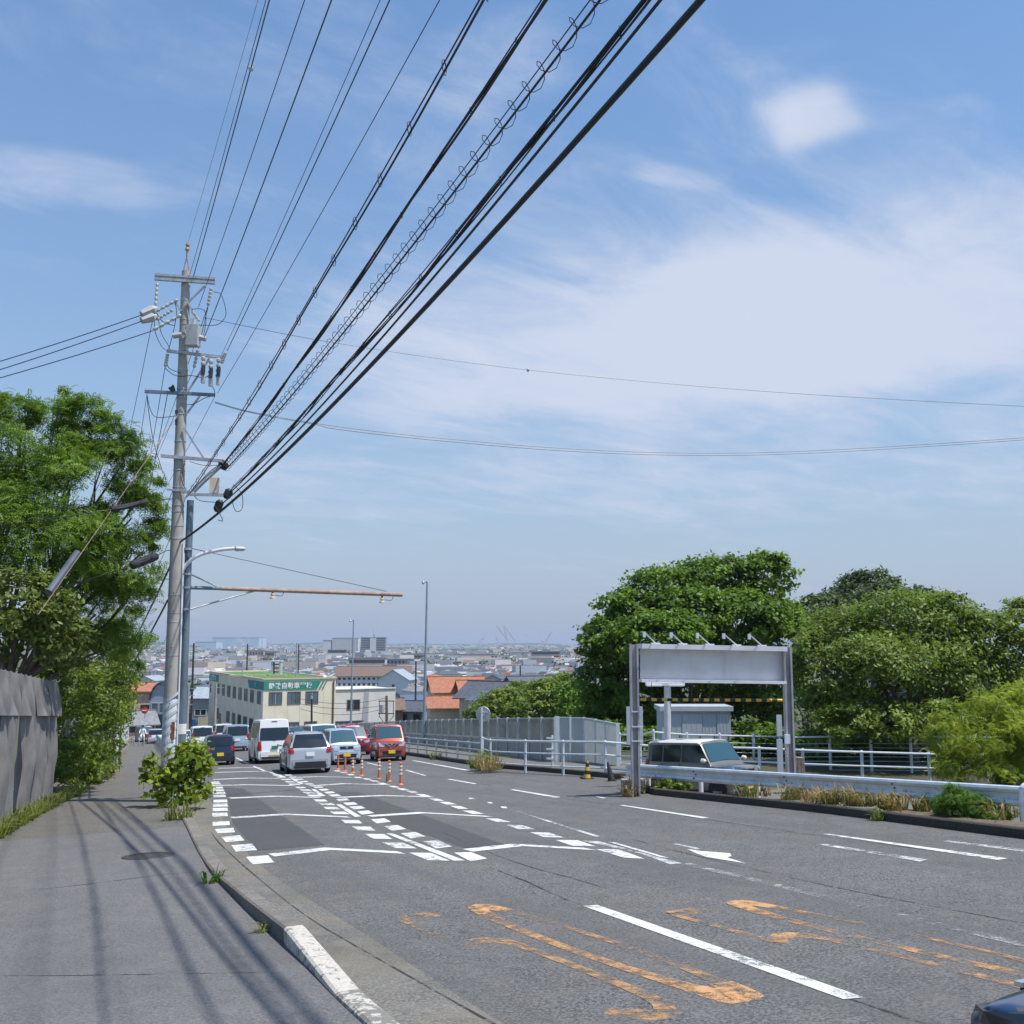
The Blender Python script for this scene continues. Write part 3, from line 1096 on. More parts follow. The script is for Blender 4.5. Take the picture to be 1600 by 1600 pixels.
for p1, p2 in (((270, 525), (284, 523)), ((308, 526), (322, 530))):
    sw = MB().cyl(pp(*p1, -.4), pp(*p2, -.4), .085, .075, 10)
    sw.build('bushing', MATS['grey_box'], pole)
MB().box(pp(301, 507, -.3), (.12, .12, .35)).build('lightning_arrester', MATS['porcelain'], pole)
MB().tube([pp(271, 602, -.2), pp(268, 606, -.2), pp(271, 612, -.2)], [.05, .10, .07], 8).build('junction', MATS['dark_metal'], pole)
for y in (646, 660, 664):
    MB().cyl(pp(276, y, -.1), pp(276, y - 5, -.1), .05, n=8).build('spool', MATS['dark_metal'], pole)
MB().tube([pp(345, 732), pp(349, 726), pp(353, 722)], [.11, .17, .12], 10).build('cable_drum', MATS['cable_black'], pole)
bx = MB()
bx.box(pp(335, 759, -.1), (.26, .2, .46), ARMV, ARMN)
bx.build('terminal_box', MATS['cream_wall'], pole)
for a_, b_ in (((338, 756 + 44), (345, 781)), ((352, 779), (360, 764))):
    MB().tube([pp(*a_), pp(*a_).lerp(pp(*b_), .2), pp(*a_).lerp(pp(*b_), .8), pp(*b_)], [.05, .12, .12, .05], 10).build('splice_closure', MATS['cable_black'], pole)
MB().tube([pp(302, 768), pp(318, 752), pp(342, 730)], .07, 8).build('conduit', MATS['grey_box'], pole)


def jumper(pts, r=.011, name='jumper_wire', mat='cable_black', par=None):
    g = catmull([pp(x, y, -.2) for x, y in pts], 6)
    return MB().tube(g, r, 5).build(name, MATS[mat], par or pole)


for pts in (((333, 456), (345, 460), (352, 480), (352, 495), (340, 507), (318, 508), (285, 507)), ((241, 500), (243, 520), (252, 540), (262, 549)),
            ((246, 490), (252, 520), (262, 538), (266, 546)), ((243, 488), (255, 503), (272, 509)), ((300, 483), (318, 484), (322, 500), (318, 525)),
            ((258, 575), (270, 585), (282, 588), (300, 587), (320, 590), (332, 580)), ((260, 560), (264, 575), (282, 583)), ((325, 480), (318, 510), (310, 545)),
            ((272, 470), (276, 490), (268, 530), (262, 549)), ((330, 600), (335, 610), (336, 619)), ((230, 618), (235, 640), (245, 652), (275, 650)), ((230, 620), (232, 640), (240, 690), (255, 740)),
            ((284, 770), (300, 772), (312, 782), (337, 785)), ((364, 757), (378, 772), (378, 795), (368, 798), (362, 780)), ((336, 790), (345, 806), (348, 814), (340, 812)),
            ((288, 724), (284, 750), (291, 765)), ((345, 725), (330, 735), (315, 750), (300, 768)), ((283, 630), (300, 632), (320, 622), (336, 618))):
    jumper(pts)
for pts in (((286, 722), (287, 745), (284, 762), (291, 766)), ((296, 721), (318, 727), (342, 727))):
    jumper(pts, .009, 'red_lead', 'rust')

# ------------------------------------------------------------------ steel pole with detector arm; street lamp
SB = on_plane(281, 1245, PB + ARMN * .1, ARM)
SB.z = P(*uv(SB.x, SB.y), .13).z
sarm = (math.cos(R(33)), math.sin(R(33)))
spole = thing('detector_pole', SB, 'slim blue-grey steel pole carrying a long rusty traffic detector arm over the road', 'pole')
ST = on_plane(297.5, 782, SB, ARM)
MB().tube([SB - Vector((0, 0, .3)), SB.lerp(ST, .5), ST], [.112, .105, .10], 16).build('shaft', MATS['pole_steel'], spole, smooth=True)
MB().lathe([(.112, 0), (.116, .01), (.116, .28), (.112, .29)], SB.lerp(ST, .215), (ST - SB), 16).build('white_band', MATS['reflector'], spole)


def sp(x, y):
    return on_plane(x, y, SB, sarm)


MB().tube([sp(291, 918), sp(345, 919.5)], [.055, .055], 10).build('arm', MATS['pole_steel'], spole)
MB().tube([sp(345, 919.5), sp(628, 929.5)], [.062, .066], 10).build('arm', MATS['arm_rust'], spole)
MB().cyl(sp(297, 897), sp(345, 919), .022, n=8).build('brace', MATS['arm_steel'], spole)
MB().cyl(sp(293, 953), sp(406, 921), .026, n=8).build('brace', MATS['arm_steel'], spole)
MB().cyl(sp(300, 857), sp(604, 924), .011, n=6).build('tie_rod', MATS['dark_metal'], spole)
for x, y in ((426, 922), (597, 929)):
    m = MB().cyl(sp(x, y), sp(x, y + 5), .03, n=8)
    sn = m.build('sensor_bracket', MATS['dark_metal'], spole)
    q = sp(x, y + 5)
    MB().lathe([(0, 0), (.05, 0), (.06, -.05), (.035, -.09), (.08, -.12), (.085, -.17), (0, -.17)], q, (0, 0, 1), 12).build('detector_head', MATS['cream_wall'], spole)
    g = catmull([sp(x + 4, y + 8), sp(x + 14, y + 9), sp(x + 17, y + 4), sp(x + 17, y + 1)], 5)
    MB().tube(g, .01, 5).build('lead', MATS['cable_black'], spole)
for y in (858, 897, 918, 952):
    MB().lathe([(.105, -.03), (.125, -.03), (.125, .03), (.105, .03)], sp(291 + (918 - y) * .04, y), (ST - SB), 14).build('clamp', MATS['arm_steel'], spole)
lb = on_plane(290, 890, PB, ARM)
lamp0 = thing('street_lamp', lb, 'white curved street lamp arm bracketed to the concrete utility pole', 'street lamp')
MB().tube(catmull([on_plane(x, y, PB, ARM) for x, y in ((284, 893), (296, 877), (315, 866), (345, 859), (368, 857))], 5), .055, 10).build('arm', MATS['lamp_white'], lamp0, smooth=True)
h1, h2 = on_plane(366, 857, PB, ARM), on_plane(384, 857.5, PB, ARM)
MB().tube([h1, h1.lerp(h2, .2), h1.lerp(h2, .8), h2], [.05, .085, .07, .03], 8).build('lamp_head', MATS['galvanised'], lamp0)

# poles at the other ends of the wires, out of sight behind the camera, behind the tree and beyond the right edge
def plain_pole(base, h, label):
    o = thing('utility_pole', base, label, 'utility pole')
    MB().tube([base - Vector((0, 0, .5)), base + Vector((0, 0, h))], [.22, .13], 14).build('shaft', MATS['pole_concrete'], o, smooth=True)
    for z in (h - .4, h - 3):
        MB().bar(base + Vector((-1, -.2, z)), base + Vector((1, .2, z)), .09, .09).build('crossarm', MATS['arm_steel'], o)
    return o


NB = Vector((-25.5, 66, tz(-25.5, 66)))
plain_pole(NB, 14.0, 'concrete utility pole standing behind the tall leafy tree')

# ------------------------------------------------------------------ overhead wires
def wire_pts(Apx, Epx, A=None, span=44, c=.0022, yv=1140, n=40):
    A = A or pp(*Apx)
    xv = Apx[0] + (Apx[0] - Epx[0]) / (Apx[1] - Epx[1]) * (yv - Apx[1])
    D = -ray(xv, yv).normalized()
    e = ray(*Epx)
    # A + D s = t e in plan
    det = D.x * -e.y + e.x * D.y
    dA = Vector((-A.x, -A.y))
    sE = (dA.x * -e.y + e.x * dA.y) / det
    return [A + D * s + Vector((0, 0, c * s * (s - sE))) for s in [span * i / n for i in range(n + 1)]]


def cable(pts, r, label, cat='cable', name='overhead_wire', mat='wire_blue', n=6, group=None):
    o = MB().tube(pts, r, n).build(name, MATS[mat], smooth=True)
    return tag(o, label, cat, group)


HV = 'thin dark power wire running overhead from the upper crossarms of the concrete pole'
GHV = 'power wires fanning from the upper crossarms'
cable(wire_pts((294, 378), (403, 0), c=.001), .006, 'hair-thin grey earth wire leaving the very tip of the concrete pole', mat='arm_steel')
cable(wire_pts((297, 428), (415.5, 0), c=.001), .008, HV, group=GHV)
cable(wire_pts((301, 436), (421, 0), c=.001), .013, 'thick dark power wire with a small white clamp, from the top crossarm')
cable(wire_pts((310, 480), (476, 0), c=.001), .009, HV, group=GHV)
cable(wire_pts((320, 525), (518, 0), c=.001), .013, 'thick dark power wire running up from the grey switch box on the concrete pole')
cable(wire_pts((345, 557), (594, 0), c=.001), .007, HV, group=GHV)
cable(wire_pts((355, 548), (609, 0), c=.001), .012, 'dark power wire from the tip of the second crossarm')
cable(wire_pts((340, 614), (687, 0), c=.001), .008, 'single dark wire from the right end of the blue-grey third crossarm')
w3 = wire_pts((301, 436), (421, 0), c=.001)
q = w3[10]
MB().lathe([(0, -.05), (.05, -.03), (.05, .03), (0, .05)], q, (0, 1, 0), 8).build('wire_clamp', MATS['porcelain'], bpy.data.objects['overhead_wire.002'])


def frame_at(pts, i):
    d = (pts[min(i + 1, len(pts) - 1)] - pts[max(i - 1, 0)]).normalized()
    s_ = d.cross(Vector((0, 0, 1))).normalized()
    return d, s_, s_.cross(d)


def resample(pts, step):
    out = [pts[0]]
    acc = 0.0
    for a, b in zip(pts[:-1], pts[1:]):
        L = (b - a).length
        t = step - acc
        while t <= L:
            out.append(a.lerp(b, t / L))
            t += step
        acc = (acc + L) % step if L >= step - acc else acc + L
    return out


def bundle(pts, label, strands, wob, hang=0.0, name='cable_bundle', rings=0, ring_r=.10, seed=1):
    """a messenger wire with cables lashed below it: wires that wander about the line"""
    o = thing(name, pts[0], label, 'cable')
    MB().tube(pts, .009, 5).build('messenger_wire', MATS['wire_blue'], o)
    fine_ = resample(pts, .5)
    rg = random.Random(seed)
    for k in range(strands):
        ph, fr = rg.uniform(0, 6.28), rg.uniform(.35, .8)
        r_ = rg.choice((.010, .013, .017))
        g = []
        for i, p in enumerate(fine_):
            d, s_, n_ = frame_at(fine_, i)
            g.append(p - n_ * (hang + wob * (.55 + .45 * math.sin(i * .5 * fr + ph))) + s_ * wob * .6 * math.cos(i * .5 * fr * 1.2 + ph))
        MB().tube(g, r_, 5).build('cable_strand', MATS['cable_black'], o, smooth=True)
    if rings:
        rr = resample(pts, rings)
        for i, p in enumerate(rr[1:]):
            d, s_, n_ = frame_at(rr, i + 1)
            c = p - n_ * (hang + wob) * .55
            rad = (hang + wob) * .62 + ring_r * .3
            loop = [c + (n_ * math.cos(t) + s_ * math.sin(t) * .45 + d * math.sin(t) * .5) * rad for t in [j * 2 * math.pi / 12 for j in range(13)]]
            MB().tube(loop, .006, 4, cap=False).build('hanger_ring', MATS['wire_blue'], o)
    return o


bundle(wire_pts((293, 770), (749, 0), c=.0018), 'pair of dark wires looped together by small hanger rings', 1, .02, .075, 'overhead_cable', 1.15, .10, 3)
bundle(wire_pts((350, 722), (846, 0), c=.0018), 'lashed bundle of black communication cables next to the coiled one', 4, .035, .035, 'overhead_cable', 1.4, .03, 5)
b3 = bundle(wire_pts((362, 762), (1003, 0), c=.0018), 'thick twisted bundle of black cables sagging just above the heaviest cable', 6, .05, .05, 'overhead_cable', 1.5, .03, 8)
cable(resample(wire_pts((346, 788), (1032, 0), c=.0024), .6), .018, 'loose black cable wandering below the thick twisted bundle', 'cable', 'overhead_cable', 'cable_black')
# coiled hanger: messenger, cable and a helix round both
hp = wire_pts((352, 727), (922, 0), c=.0018)
ho = thing('coiled_cable', hp[0], 'overhead cable held in a long spiral of wire loops', 'cable')
MB().tube(hp, .008, 5).build('messenger_wire', MATS['wire_blue'], ho)
f_ = resample(hp, .05)
lower, helix = [], []
for i, p in enumerate(f_):
    d, s_, n_ = frame_at(f_, i)
    t = i * .05 / .40 * 2 * math.pi
    if i % 10 == 0:
        lower.append(p - n_ * .15)
    helix.append(p - n_ * .075 + n_ * math.cos(t) * .135 + s_ * math.sin(t) * .10)
MB().tube(lower, .016, 6).build('cable_strand', MATS['cable_black'], ho, smooth=True)
MB().tube(helix, .006, 4).build('spiral_hanger', MATS['wire_blue'], ho, smooth=True)
cable(wire_pts((281, 847), (1095, 0), c=.0024), .030, 'heaviest smooth black cable slanting down to the pole at lamp height', 'cable', 'overhead_cable', 'cable_black', 10)
cable([pp(281, 847), pp(297, 879)], .025, 'short black cable tail bound to the detector pole', 'cable', 'overhead_cable', 'cable_black')

# down the hill to the next pole
GD = 'wires running on downhill to the next pole'
for i, (p0, dz, r_) in enumerate([((243, 478), 13.6, .01), ((325, 478), 13.4, .01), ((258, 573), 12.4, .01), ((303, 575), 12.2, .008), ((230, 614), 11.0, .008), ((262, 614), 11.2, .012),
                                  ((336, 619), 10.9, .008), ((270, 766), 8.6, .01), ((293, 770), 8.4, .01)]):
    a = pp(*p0)
    b = NB + Vector((-1.0 + (i % 3) * .9, 0, dz))
    g = [a.lerp(b, t) - Vector((0, 0, 4 * .55 * t * (1 - t))) for t in [k / 16 for k in range(17)]]
    cable(g, r_, ('downhill wire from the left end of the top crossarm', 'downhill wire from the right end of the top crossarm', 'downhill wire from the left end of the second crossarm', 'downhill wire from the middle of the second crossarm',
                  'downhill wire from the left end of the blue-grey third crossarm', 'thicker downhill wire from the middle of the blue-grey third crossarm', 'downhill wire from the right end of the blue-grey third crossarm',
                  'left one of two downhill wires at the lower pole band', 'right one of two downhill wires at the lower pole band')[i], group=GD)
for p0, r_ in (((268, 880), .03), ((262, 938), .03)):
    a = pp(*p0)
    b = NB + Vector((-.3, 0, 4.9 if p0[1] < 900 else 4.0))
    g = [a.lerp(b, t) - Vector((0, 0, 4 * .45 * t * (1 - t))) for t in [k / 16 for k in range(17)]]
    cable(g, r_, 'thick twisted black cable running downhill past the tree branch', 'cable', 'overhead_cable', 'cable_black', group='thick cables running downhill')
# three service wires to the left
for (x0, y0), y1 in (((222, 492), 574), ((221, 502), 588), ((238, 517), 597)):
    a = pp(x0, y0, -.45)
    b = at(-260, y1 + (y1 - y0) * .75, 26)
    g = [a.lerp(b, t) - Vector((0, 0, 4 * .12 * t * (1 - t))) for t in [k / 12 for k in range(13)]]
    cable(g, .014, 'black power wire branching off to the left of the concrete pole', group='service wires branching left')
# two spans across the road
def px_line(pts, r, label, name='overhead_wire', extra=None):
    g = catmull([at(*p) for p in pts], 8)
    o = cable(g, r, label, 'cable', name)
    return o, g


o1, g1 = px_line([(318, 496, PB.y), (525, 536, 34), (825, 578, 36.5), (1200, 612, 39), (1600, 635, 42), (1760, 641, 43)], .008, 'single thin wire crossing the sky above the road with a white marker')
MB().lathe([(0, -.06), (.07, -.03), (.07, .03), (0, .06)], g1[16], (1, .2, 0), 8).build('wire_marker', MATS['porcelain'], o1)
o2, g2 = px_line([(336, 628, PB.y), (400, 645, 33), (530, 667, 34), (690, 685, 35), (900, 702, 37), (1100, 708, 38.5), (1300, 703, 40), (1600, 684, 42), (1760, 670, 43)], .009, 'pair of clipped wires sagging across the sky above the road')
MB().tube([p - Vector((0, 0, .09 if 14 < i else .03)) for i, p in enumerate(g2)], .011, 5).build('lower_wire', MATS['wire_blue'], o2)
RB = Vector((25.8, 43.2, tz(25.8, 43.2)))
plain_pole(RB, 14.5, 'concrete utility pole on the far side behind the cherry tree')
# sleeves and stay at the left of the pole
def sleeve(pts, sl, label, r=.075):
    g = [at(*p) for p in pts]
    o = cable(catmull(g, 5), .012, label, 'cable', 'overhead_wire', 'cable_black')
    a, b = at(*sl[0]), at(*sl[1])
    d = (b - a)
    MB().tube([a, a + d * .06, a + d * .94, b], [r * .6, r, r, r * .6], 10).build('black_sleeve', MATS['rubber_sleeve'], o)
    return o


sleeve([(272, 779, PB.y), (230, 784, 28), (175, 796, 27), (0, 822, 26), (-100, 840, 27)], [(229, 784.5, 28), (174, 796, 27)], 'black wire to the left with a straight black sleeve in the tree, higher one')
sleeve([(280, 862, PB.y), (262, 860, 31.5), (245, 868, 28.5), (205, 884, 27.5), (110, 915, 27), (0, 950, 27), (-100, 975, 26)], [(245, 868.5, 28.5), (205, 884, 27.5)], 'black wire to the left with a fat black sleeve beside the pole, lower one', .12)
stay = thing('stay_wire', at(60, 960, 27), 'diagonal steel stay wire with a blue-grey sleeve against the tree', 'stay wire')
MB().cyl(pp(284, 640), at(60, 960, 25), .010, n=6).build('wire', MATS['arm_rust'], stay)
a, b = at(121, 864, 26.6), at(76, 926, 25.4)
MB().cyl(a, b, .10, n=12).build('sleeve', MATS['sleeve_blue'], stay)

# ------------------------------------------------------------------ cloth-covered hoarding, posts and walls at the left
fence = thing('hoarding', P(33.2, interp(WALKL, 33.2) - .3), 'grey sheet hoarding with a gathered upper flap along the pavement', 'hoarding')


def cloth(u0, u1, z0, z1, name, flare, seed):
    rows_ = []
    rg = random.Random(seed)
    ph = [rg.uniform(0, 6.28) for _ in range(6)]
    nu, nz = 26, 12
    for j in range(nz + 1):
        t = j / nz
        row = []
        for i in range(nu + 1):
            u = u0 + (u1 - u0) * i / nu
            loose = (1 - t) if flare else (.25 + .75 * (1 - abs(2 * t - 1)))
            w = loose * (.09 * math.sin(u * 6.2 + ph[0] + t * 2.2) + .05 * math.sin(u * 3.1 + ph[1] - t * 3) + .02 * math.sin(u * 17 + ph[2]))
            v = interp(WALKL, u) - .30 + w + (.10 * (1 - t) if flare else .0)
            sag = .045 * math.sin((u - u0) / (u1 - u0) * math.pi * 3) ** 2 if j == nz else 0
            row.append(P(u, v, z0 + (z1 - z0) * t - sag))
        rows_.append(row)
    MB().grid(rows_).build(name, MATS['sheet_cloth'], fence, smooth=True, angle=80)


u = 13.2
k = 0
while u < 33:
    cloth(u, u + 2.03, .15, 2.75, 'cloth_sheet', False, k)
    cloth(u + .0, u + 2.03, 2.62, 3.62, 'upper_flap', True, k + 50)
    m = MB().cyl(P(u, interp(WALKL, u) - .42, -.3), P(u, interp(WALKL, u) - .42, 3.55), .024, n=8)
    m.build('post', MATS['galvanised'], fence)
    u += 2.0
    k += 1
for z in (2.68, 3.58):
    MB().tube([P(q_, interp(WALKL, q_) - .36, z) for q_ in [13.2 + .5 * i for i in range(41)]], .024, 6).build('rail', MATS['galvanised'], fence)
b0 = at(103, 1190, 37)
bl = thing('steel_post', b0, 'flat pale blue steel post half hidden in the hedge', 'post')
MB().box((b0 + at(103, 1100, 37)) / 2 - Vector((0, 0, .25)), (.26, .14, (at(103, 1100, 37) - b0).z + .5)).build('upright', MATS['rail_white'], bl)
MB().box(at(103, 1099, 37), (.30, .18, .04)).build('cap', MATS['rail_white'], bl)
tim = thing('timber_post', at(152, 1200, 44), 'grey weathered timber stakes standing in the hedge', 'post')
for x in (149, 155):
    MB().bar(at(x, 1212, 44), at(x, 1163, 44), .12, .10).build('stake', MATS['timber'], tim)
bw = thing('boundary_wall', P(60, interp(WALKL, 60) - .3), 'low pale block wall topped by a white ribbed panel fence', 'wall')
u = 62
while u < 100:
    a, b = P(u, interp(WALKL, u) - .25, .35), P(u + 1.98, interp(WALKL, u + 1.98) - .25, .35)
    MB().bar(a, b, .16, .9).build('wall_block', MATS['block_wall'], bw)
    MB().bar(a + Vector((0, 0, 1.25)), b + Vector((0, 0, 1.25)), .05, 1.55).build('fence_panel', MATS['guard_white'], bw)
    MB().bar(a + Vector((0, 0, .4)), a + Vector((0, 0, 2.1)), .07, .07).build('fence_post', MATS['rail_white'], bw)
    u += 2.0
proto = None
for x, y in ((209, 1166), (217, 1167), (225, 1167)):
    g_ = G(x, y, .13)
    if proto is None:
        proto = thing('bollard', g_, 'slim grey bollard where the pavement meets the side street', 'bollard', 'bollards at the end of the pavement')
        MB().tube([(0, 0, -.1), (0, 0, .8), (0, 0, .85)], [.05, .05, .02], 10).build('post', MATS['rail_grey'], proto, local=True)
        MB().lathe([(.052, .6), (.056, .61), (.056, .7), (.052, .71)], (0, 0, 0), (0, 0, 1), 10).build('band', MATS['reflector'], proto, local=True)
    else:
        c = copy_tree(proto)
        c.location = g_
gr = thing('guard_fence', P(64, interp(KERB, 64)), 'low grey pipe fence along the kerb behind the concrete pole', 'fence')
u = 66
while u < 104:
    v = interp(KERB, u)
    MB().cyl(P(u, v, .1), P(u, v, .95), .04, n=8).build('post', MATS['rail_grey'], gr)
    u += 1.5
for z in (.45, .9):
    MB().tube([P(66 + 1.5 * i, interp(KERB, 66 + 1.5 * i), z) for i in range(26)], .03, 6).build('rail', MATS['rail_grey'], gr)

# ------------------------------------------------------------------ tall lamps down the road
def road_lamp(base, top, armpx, Y, label):
    o = thing('street_lamp', base, label, 'street lamp')
    MB().tube([base - Vector((0, 0, .2)), base.lerp(top, .5), top], [.12, .095, .06], 12).build('post', MATS['lamp_pole'], o, smooth=True)
    a, b = top, at(armpx[0], armpx[1], Y)
    MB().bar(top, b, .07, .06).build('bracket', MATS['lamp_pole'], o)
    MB().tube([b + (a - b) * .5 + Vector((0, 0, .02)), b + (a - b) * .3, b], [.05, .13, .06], 8).build('lamp_head', MATS['galvanised'], o)
    return o


for px, py, tx, ty, ax_, ay_, lb_ in ((662, 1167, 667.5, 909, 659, 911, 'tallest street lamp post, standing at the fence beside the copper minivan'),
                                      (547.5, 1152, 552.5, 969, 546, 970.5, 'tall street lamp post in front of the white annex building'),
                                      (461, 1143, 464, 1006, 459, 1007, 'street lamp post in front of the windows facing the road'),
                                      (376, 1139, 379, 1034, 375, 1035, 'short-looking street lamp post before the narrow side windows of the school')):
    g_ = G(px, py) if py > 1145 else at(px, py, 128 if px > 400 else 142)
    if py <= 1145:
        g_.z = tz(g_.x, g_.y)
    road_lamp(g_, at(tx, ty, g_.y), (ax_, ay_), g_.y, lb_)

# ------------------------------------------------------------------ noise barrier along the far side
def polyline_bays(pts, step):
    return resample(catmull(pts, 12), step)


bar_top = [at(x, y, Y) for x, y, Y in ((869, 1121, 44), (800, 1121.5, 50.5), (740, 1123, 58), (660, 1125, 71), (600, 1127.5, 83), (540, 1131, 96), (470, 1134, 110), (430, 1137, 118))]
barrier = thing('noise_barrier', Vector((bar_top[0].x, bar_top[0].y, tz(bar_top[0].x, bar_top[0].y))), 'long curving noise barrier of clear panels between grey steel posts', 'barrier')
bays = polyline_bays(bar_top, 1.85)
for a, b in zip(bays[:-1], bays[1:]):
    za, zb = tz(a.x, a.y), tz(b.x, b.y)
    d = (b - a); d.z = 0; d.normalize()
    n_ = Vector((-d.y, d.x, 0))
    if n_.y > 0: n_ = -n_
    ma, mb = a.z - (a.z - za) * .5, b.z - (b.z - zb) * .5
    a2, b2 = Vector((a.x, a.y, ma)), Vector((b.x, b.y, mb))
    MB().prism([a - Vector((0, 0, .06)), b - Vector((0, 0, .06)), b2, a2], n_ * .02).build('clear_panel', MATS['panel_clear'], barrier)
    a3, b3_ = Vector((a.x, a.y, za - .3)), Vector((b.x, b.y, zb - .3))
    MB().prism([a2 - Vector((0, 0, .09)), b2 - Vector((0, 0, .09)), b3_, a3], n_ * .05).build('lower_plate', MATS['barrier_plate'], barrier)
    MB().bar(Vector((a.x, a.y, za - .3)) + n_ * .05, a + Vector((0, 0, .02)) + n_ * .05, .10, .12, n_).build('post', MATS['barrier_grey'], barrier)
    MB().bar(a2 + n_ * .09 - Vector((0, 0, .03)), b2 + n_ * .09 - Vector((0, 0, .03)), .05, .06).build('rail', MATS['barrier_grey'], barrier)
    MB().bar(a - Vector((0, 0, .03)), b - Vector((0, 0, .03)), .05, .05).build('top_trim', MATS['galvanised'], barrier)
wing_pts = [at(871, 1121, 43.6), at(891, 1121.5, 43.4), at(912, 1122, 43.2), at(930, 1125, 42.0), at(946, 1128, 40.8), at(965, 1131.5, 39.5)]
wing = thing('barrier_wing', Vector((wing_pts[0].x, wing_pts[0].y, tz(wing_pts[0].x, wing_pts[0].y))), 'frosted white end screen that turns the corner of the noise barrier', 'barrier')
for i, (a, b) in enumerate(zip(wing_pts[:-1], wing_pts[1:])):
    za, zb = tz(a.x, a.y) + .1, tz(b.x, b.y) + .1
    MB().prism([a, b, Vector((b.x, b.y, zb)), Vector((a.x, a.y, za))], (0, .02, 0)).build('frosted_panel', MATS['panel_frosted'], wing)
    MB().bar(Vector((a.x, a.y - .03, za - .2)), a + Vector((0, -.03, .04)), .08 if i else .16, .09, (0, 1, 0)).build('post', MATS['rail_white'], wing)
    MB().bar(a.lerp(Vector((a.x, a.y, za)), .5) - Vector((0, .05, 0)), b.lerp(Vector((b.x, b.y, zb)), .5) - Vector((0, .05, 0)), .05, .05).build('rail', MATS['rail_white'], wing)
    MB().bar(a - Vector((0, 0, .0)), b, .05, .05).build('top_trim', MATS['rail_white'], wing)
b = wing_pts[-1]
MB().bar(Vector((b.x, b.y - .03, tz(b.x, b.y) - .2)), b + Vector((0, -.03, .04)), .13, .09, (0, 1, 0)).build('post', MATS['rail_white'], wing)

# grey roadside fence beyond the pipe railing
rf = thing('roadside_fence', P(41, interp(REDGE, 41) + .45), 'grey steel roadside fence with stout posts along the far kerb', 'fence')
u = 41.0
us_f = []
while u < 96:
    v = interp(REDGE, u) + .45
    MB().bar(P(u, v, -.1), P(u, v, .93), .09, .07, (0, 1, 0)).build('post', MATS['rail_grey'], rf)
    MB().bar(P(u, v - .08, .86), P(u, v - .08, .97), .06, .10, (0, 1, 0)).build('bracket', MATS['rail_white'], rf)
    us_f.append(u)
    u += 2.0
for z, r_ in ((.9, .055), (.62, .045), (.36, .035)):
    for a_, b_ in zip(us_f[:-1], us_f[1:]):
        MB().cyl(P(a_, interp(REDGE, a_) + .36, z), P(b_, interp(REDGE, b_) + .36, z), r_, n=8).build('rail', MATS['rail_grey'], rf)

# white pipe railing from the round sign to the bushes
rail_pts = []
for x, yb in ((754, 1192), (766, 1198), (821, 1202), (880, 1205), (946, 1207.5)):
    rail_pts.append(G(x, yb, .14))
for x, yt, Y in ((1017, 1163.5, 35.6), (1101, 1165, 34.7), (1186, 1167, 34.1), (1254, 1170, 33.6), (1346, 1173, 33.2), (1451, 1176, 32.8), (1540, 1179, 32.5)):
    p = at(x, yt, Y)
    rail_pts.append(p - Vector((0, 0, 1.07)))
pr = thing('pipe_railing', rail_pts[1], 'white three-rail pipe railing along the footway behind the signboard frame', 'railing')
for p in rail_pts:
    MB().tube([p - Vector((0, 0, .3)), p + Vector((0, 0, 1.04)), p + Vector((0, 0, 1.09))], [.05, .05, .025], 10).build('post', MATS['rail_white'], pr)
for z, r_ in ((1.03, .036), (.60, .028), (.16, .028)):
    for a, b in zip(rail_pts[:-1], rail_pts[1:]):
        MB().cyl(a + Vector((0, -.04, z)), b + Vector((0, -.04, z)), r_, n=8).build('rail', MATS['rail_white'], pr)
ep = G(863, 1200, .14)
eo = thing('gate_stub', ep, 'short white post with three stubs in front of the frosted screen', 'post')
MB().cyl(ep - Vector((0, 0, .2)), ep + Vector((0, 0, 1.2)), .045, n=10).build('post', MATS['rail_white'], eo)
for z in (.35, .7, 1.1):
    MB().bar(ep + Vector((-.22, -.05, z)), ep + Vector((.05, -.05, z)), .05, .06).build('stub', MATS['rail_white'], eo)

# wire fence behind the parked car and before the trees
def wire_fence(pts, h, label, mesh_n):
    o = thing('wire_fence', pts[0], label, 'fence')
    for p in pts:
        MB().tube([p - Vector((0, 0, .3)), p + Vector((0, 0, h)), p + Vector((0, 0, h + .05))], [.05, .05, .025], 10).build('post', MATS['rail_white'], o)
    for a, b in zip(pts[:-1], pts[1:]):
        MB().cyl(a + Vector((0, 0, h - .05)), b + Vector((0, 0, h - .05)), .032, n=8).build('top_rail', MATS['rail_white'], o)
        for k in range(mesh_n):
            z = .12 + (h - .25) * k / mesh_n
            MB().cyl(a + Vector((0, 0, z)), b + Vector((0, 0, z)), .010, n=5).build('wire', MATS['rail_white'], o)
    return o


wp = []
for x, yt, Y in ((968, 1146, 41), (1000, 1146, 39.5), (1021, 1141.5, 38), (1073, 1146, 38.6), (1124, 1147, 39.2), (1177, 1148.5, 39.8), (1232, 1150, 40.4)):
    p = at(x, yt, Y)
    wp.append(p - Vector((0, 0, 1.5)))
wire_fence(wp, 1.5, 'pale wire fence with many thin strands behind the parked two-tone car', 7)
wp = []
for x, yt, Y in ((1232, 1150, 37), (1296, 1149, 36.3), (1360, 1148.5, 36), (1422, 1149, 35.7), (1490, 1149, 35.4), (1560, 1150, 35)):
    p = at(x, yt, Y)
    wp.append(p - Vector((0, 0, 1.6)))
wire_fence(wp, 1.6, 'grey wire fence in the shade in front of the cherry tree trunk', 9)

